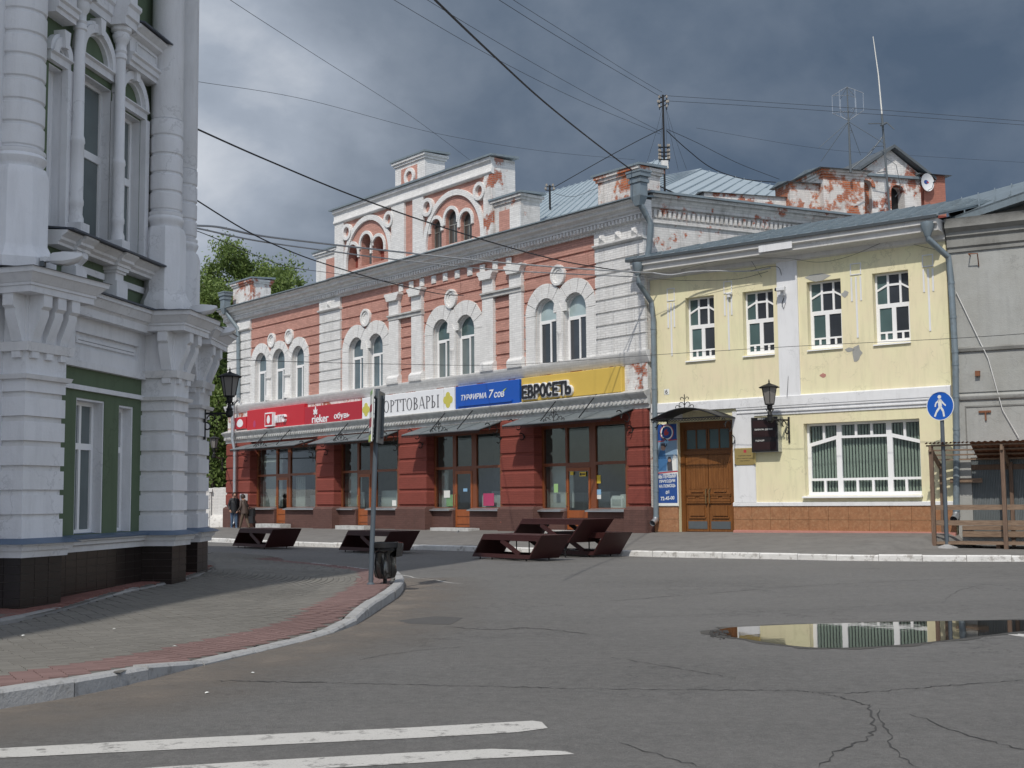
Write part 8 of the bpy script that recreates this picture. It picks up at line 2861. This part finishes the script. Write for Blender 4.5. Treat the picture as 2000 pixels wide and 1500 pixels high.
def tree(x, ytop, d, spread, label, mat, seed, ybase=1030, nl=9000, droop=.5, sz=.105, name='birch_tree'):
    rn = random.Random(seed)
    base = at_depth(x, ybase, d)
    base.z = 0
    H_ = at_depth(x, ytop, d).z
    fr = Frame(base, 0.0)
    t = thing(name, label, 'tree', fr, 'trees beyond the white wall')
    tr = MB()
    pts = [(0, 0, 0), (.1, .05, H_ * .3), (-.1, .1, H_ * .6), (.05, 0, H_ * .93)]
    tr.tube(pts, [.26, .2, .12, .03], 9)
    limbs = []
    for k in range(26):
        f_ = .14 + .80 * (k + rn.random()) / 26
        a_ = rn.random() * 6.283
        ln = spread * (1.0 - abs(f_ - .42) ** 1.3 * 1.35) * (.75 + .5 * rn.random())
        z0 = H_ * f_
        e = (ln * math.cos(a_), ln * math.sin(a_), min(H_ * .99, z0 + ln * (.55 + .5 * rn.random())))
        mid_ = (e[0] * .5, e[1] * .5, z0 + (e[2] - z0) * .62)
        limbs.append(((0, 0, z0), mid_, e))
        tr.tube([(0, 0, z0), mid_, e], [.07, .045, .012], 5)
    tr.build('trunk', 'bark', t)
    vs, fs = [], []
    cl = []
    for a0, a1, a2 in limbs:
        for k in range(9):
            q = .25 + .8 * rn.random()
            c_ = [a0[i] * (1 - q) ** 2 + 2 * a1[i] * q * (1 - q) + a2[i] * q * q for i in range(3)]
            cl.append((c_[0] + rn.gauss(0, .35), c_[1] + rn.gauss(0, .35), c_[2] + rn.gauss(0, .35), .30 + .45 * rn.random()))
    for k in range(10):
        cl.append((rn.gauss(0, .25), rn.gauss(0, .25), H_ * (.88 + .12 * rn.random()), .3))
    per = nl // len(cl)
    for cx, cy, cz_, R_ in cl:
        for k in range(per):
            x_, y_ = cx + rn.gauss(0, R_ * .62), cy + rn.gauss(0, R_ * .62)
            z_ = cz_ + rn.gauss(0, R_ * .55) - droop * abs(rn.gauss(0, R_))
            s_ = sz * (.55 + .8 * rn.random())
            d1 = Vector((rn.gauss(0, 1), rn.gauss(0, 1), rn.gauss(0, .8) - .5)).normalized()
            d2 = d1.cross(Vector((rn.gauss(0, 1), rn.gauss(0, 1), rn.gauss(0, 1)))).normalized()
            b = len(vs)
            o_ = Vector((x_, y_, z_))
            for q in (o_ - d1 * s_, o_ + d2 * s_ * .5, o_ + d1 * s_, o_ - d2 * s_ * .5):
                vs.append(tuple(q))
            fs.append((b, b + 1, b + 2, b + 3))
    MB().add(vs, fs).build('crown', mat, t)
    return t


tree(470, 482, 76, 3.6, 'tall light green birch between the white and pink buildings', 'leaf_birch', 3, nl=36000)
tree(415, 545, 72, 3.2, 'nearest bushy green tree right behind the white wall', 'leaf_birch', 5, nl=36000)
tree(543, 520, 84, 2.6, 'slender birch rising over the left end of the pink roof', 'leaf_birch', 8, nl=22000)
tree(375, 560, 90, 3.8, 'dark tree mostly hidden by the white corner building', 'leaf_deep', 9, nl=26000)
tree(445, 640, 69, 3.0, 'low dark tree close to the pink building side wall', 'leaf_deep', 12, nl=30000, name='lime_tree')
tree(408, 760, 66.5, 2.3, 'low bright shrub-like tree crowding the top of the white wall', 'leaf_birch', 15, nl=12000, name='lime_tree')
# ------------------------------------------------------------------ two pedestrians


def body_mesh(name, joints, edges, radii, mats, zone, parent, levels=2):
    """One continuous skin over a skeleton; zone(co) picks the material of each face."""
    me = bpy.data.meshes.new(name + '_skeleton')
    me.from_pydata(joints, edges, [])
    o = bpy.data.objects.new(name, me)
    COL.objects.link(o)
    sk = o.modifiers.new('skin', 'SKIN')
    sk.use_smooth_shade = True
    for i, v in enumerate(me.skin_vertices[0].data):
        v.radius = (radii[i], radii[i])
        v.use_root = (i == 0)
    sb = o.modifiers.new('sub', 'SUBSURF')
    sb.levels = sb.render_levels = levels
    bpy.context.view_layer.update()
    m2 = bpy.data.meshes.new_from_object(o.evaluated_get(bpy.context.evaluated_depsgraph_get()))
    o.modifiers.clear()
    o.data = m2
    m2.materials.clear()
    for k in mats:
        m2.materials.append(MT[k])
    for p_ in m2.polygons:
        p_.material_index = zone(p_.center)
        p_.use_smooth = True
    o.parent = parent
    return o


def head(parent, c, yaw, hair_mat, R_=.098, cap=.5):
    """Head with nose, brow, ears and eyes; hair is a shell over crown and back."""
    vs, fs = [], []
    n, mrow = 18, 14
    cy, sy = math.cos(yaw), math.sin(yaw)
    T = lambda x, y, z: (c[0] + x * cy - y * sy, c[1] + x * sy + y * cy, c[2] + z)

    def rad(th, ph):
        x, y, z = math.sin(th) * math.cos(ph), math.sin(th) * math.sin(ph), math.cos(th)
        r_ = R_ * (1 - .10 * abs(y)) * (1.22 if z < 0 else 1.12)
        nose = math.exp(-((ph) ** 2 / .05 + (th - 1.75) ** 2 / .035)) * .026
        brow = math.exp(-((ph) ** 2 / .5 + (th - 1.45) ** 2 / .02)) * .006
        eye = sum(math.exp(-((ph - e_) ** 2 / .02 + (th - 1.6) ** 2 / .012)) for e_ in (.38, -.38)) * -.010
        mouth = math.exp(-((ph) ** 2 / .08 + (th - 2.15) ** 2 / .006)) * -.006
        chin = math.exp(-((ph) ** 2 / .2 + (th - 2.5) ** 2 / .06)) * .012
        return r_ + nose + brow + eye + mouth + chin
    for j in range(mrow + 1):
        th = math.pi * j / mrow
        for k in range(n):
            ph = 2 * math.pi * k / n - math.pi
            r_ = rad(th, ph)
            vs.append(T(r_ * math.sin(th) * math.cos(ph), r_ * .86 * math.sin(th) * math.sin(ph), r_ * math.cos(th)))
    for j in range(mrow):
        for k in range(n):
            fs.append((j * n + k, j * n + (k + 1) % n, (j + 1) * n + (k + 1) % n, (j + 1) * n + k))
    hd = MB().add([(x, -y, z) for x, y, z in vs], fs, 0, True)
    for s_ in (-1, 1):
        a = T(-.005, s_ * .085, -.0)
        hd.tube([(a[0], -a[1], a[2] + .03), (a[0], -a[1], a[2] - .03)], [.012, .016], 6)
    h_ = hd.build('head', 'skin', parent)
    ev = MB()
    for s_ in (-1, 1):
        a = T(R_ * .98, s_ * .036, -.004)
        ev.lathe([(.001, a[2] - .009), (.009, a[2]), (.001, a[2] + .009)], (a[0], -a[1]), 8)
    a = T(R_ * 1.07, 0, -.062)
    b = [T(R_ * 1.03, s_ * .022, -.06) for s_ in (-1, 1)]
    ev.tube([(b[0][0], -b[0][1], b[0][2]), (a[0], -a[1], a[2]), (b[1][0], -b[1][1], b[1][2])], .004, 5)
    ev.build('face_features', 'hair', h_)
    vs, fs = [], []
    for j in range(10):
        th = math.pi * (cap + .22) * j / 9
        for k in range(n):
            ph = 2 * math.pi * k / n - math.pi
            lim = cap * math.pi * (1.28 - .62 * max(0, math.cos(ph)))
            tt = min(th, lim)
            r_ = rad(tt, 3.0) * 1.10 + .006
            vs.append(T(r_ * math.sin(tt) * math.cos(ph), r_ * .88 * math.sin(tt) * math.sin(ph), r_ * math.cos(tt)))
    for j in range(9):
        for k in range(n):
            fs.append((j * n + k, j * n + (k + 1) % n, (j + 1) * n + (k + 1) % n, (j + 1) * n + k))
    MB().add([(x, -y, z) for x, y, z in vs], fs, 0, True).build('hair', hair_mat, parent)


def fingers(parent, wrist, dirv, side, mat='skin'):
    d_ = Vector(dirv).normalized()
    s_ = Vector(side).normalized()
    m = MB()
    w_ = Vector(wrist)
    pal = [w_, w_ + d_ * .05, w_ + d_ * .09]
    f = lambda v: (v.x, -v.y, v.z)
    m.tube([f(p_) for p_ in pal], [.022, .034, .032], 8)
    for i, (off, ln) in enumerate(((-.026, .062), (-.009, .072), (.009, .068), (.025, .052))):
        a = w_ + d_ * .085 + s_ * off
        m.tube([f(a), f(a + d_ * ln * .55 + s_ * off * .2), f(a + d_ * ln * .9 + d_.cross(s_) * .016)], [.010, .009, .006], 6)
    a = w_ + d_ * .03 - s_ * .03
    m.tube([f(a), f(a + d_ * .03 - s_ * .028), f(a + d_ * .065 - s_ * .03)], [.012, .010, .007], 6)
    return m.build('hand', mat, parent)


def person(px_, py_, d, yaw, label, coat, legs, hairm, h=1.76, stride=.12, armpose=0, stoop=0.0):
    b = at_depth(px_, py_, d)
    fr = Frame(b, yaw)
    t = thing('person', label, 'person', fr)
    s_ = h / 1.76
    X = stoop
    J = [(0 + X * .0, 0, .95), (X * .3, 0, 1.10), (X * .8, 0, 1.30), (X * 1.1, 0, 1.45), (X * 1.3, 0, 1.55),
         (0, .09, .90), (stride * .45, .10, .50), (stride * .9, .10, .09), (stride * .9 + .15, .10, .035),
         (0, -.09, .90), (-stride * .15, -.10, .50), (-stride * .9, -.10, .09), (-stride * .9 + .15, -.10, .035),
         (X * 1.05, .19, 1.40), (X * .9 - .04, .26, 1.13), (X * .9 + .08 + armpose, .24, .92),
         (X * 1.05, -.19, 1.40), (X * .9 - .02, -.26, 1.13), (X * .9 + .10 + armpose, -.23, .93)]
    J = [(x * s_, y * s_, z * s_) for x, y, z in J]
    E_ = [(0, 1), (1, 2), (2, 3), (3, 4), (0, 5), (5, 6), (6, 7), (7, 8), (0, 9), (9, 10), (10, 11), (11, 12), (3, 13), (13, 14), (14, 15), (3, 16), (16, 17), (17, 18)]
    rr = [.15, .155, .165, .12, .055, .115, .075, .05, .045, .115, .075, .05, .045, .075, .055, .036, .075, .055, .036]
    wz = .86 * s_
    body_mesh('body', J, E_, [q * s_ for q in rr], [coat, legs, 'skin', 'bag_black'], lambda c_: (3 if c_.z < .085 * s_ else 1 if c_.z < wz and abs(c_.y) < .19 * s_ else 2 if c_.z > 1.5 * s_ and abs(c_.y) < .1 else 0), t)
    zz = b.z
    head(t, (J[4][0] + .02, 0, zz + 1.655 * s_), 0.0, hairm)
    for i in (15, 18):
        v = Vector(J[i])
        v.z += zz
        e = Vector(J[i]) - Vector(J[i - 1])
        fingers(t, v, e, (0, 1, 0))
    # the coat hangs over hips as a shell of its own
    n = 20
    vs, fs = [], []
    for j, (zz_, rx, ry) in enumerate(((.80, .185, .215), (.92, .18, .205), (1.08, .165, .19), (1.25, .16, .20), (1.38, .135, .19), (1.48, .08, .10), (1.53, .07, .075))):
        for k in range(n):
            a_ = 2 * math.pi * k / n
            xx = X * max(0, (zz_ - .95)) * 2.0
            vs.append(((xx + rx * math.cos(a_) * (1 + .03 * math.sin(5 * a_ + j))) * s_, ry * math.sin(a_) * s_, zz + zz_ * s_))
    for j in range(6):
        for k in range(n):
            fs.append((j * n + k, j * n + (k + 1) % n, (j + 1) * n + (k + 1) % n, (j + 1) * n + k))
    MB().add(vs, fs, 0, True).build('coat', coat, t)
    return t, fr, s_


t, fr, s_ = person(457, 1034.5, 60.5, R(-60), 'person in black jacket and blue jeans standing by the white wall', 'jacket_black', 'jeans', 'hair', 1.78, .06)
t, fr, s_ = person(478, 1034, 59.0, R(150), 'person in a dark brown coat bending forward with a black shoulder bag', 'coat_brown', 'trousers_brown', 'hair', 1.62, .26, .10, .10)
z = fr.p.z
m = MB()
m.prism([(-.40, z + .62), (-.06, z + .60), (-.04, z + .92), (-.36, z + .98)], .14, .30)
m.tube([(-.10, .22, z + .95), (.05, .16, z + 1.32), (.08, -.08, z + 1.40), (-.2, -.12, z + 1.1), (-.30, .2, z + .96)], .014, 5)
m.build('shoulder_bag', 'bag_black', t)
MB().box(-.25, -.18, .3001, .31, z + .78, z + .90).build('bag_clasp', 'paper', t)
m = MB()
m.prism([(-.62, z + .30), (-.36, z + .28), (-.34, z + .60), (-.60, z + .62)], -.14, .02)
m.build('carrier_bag', 'bag_black', t)
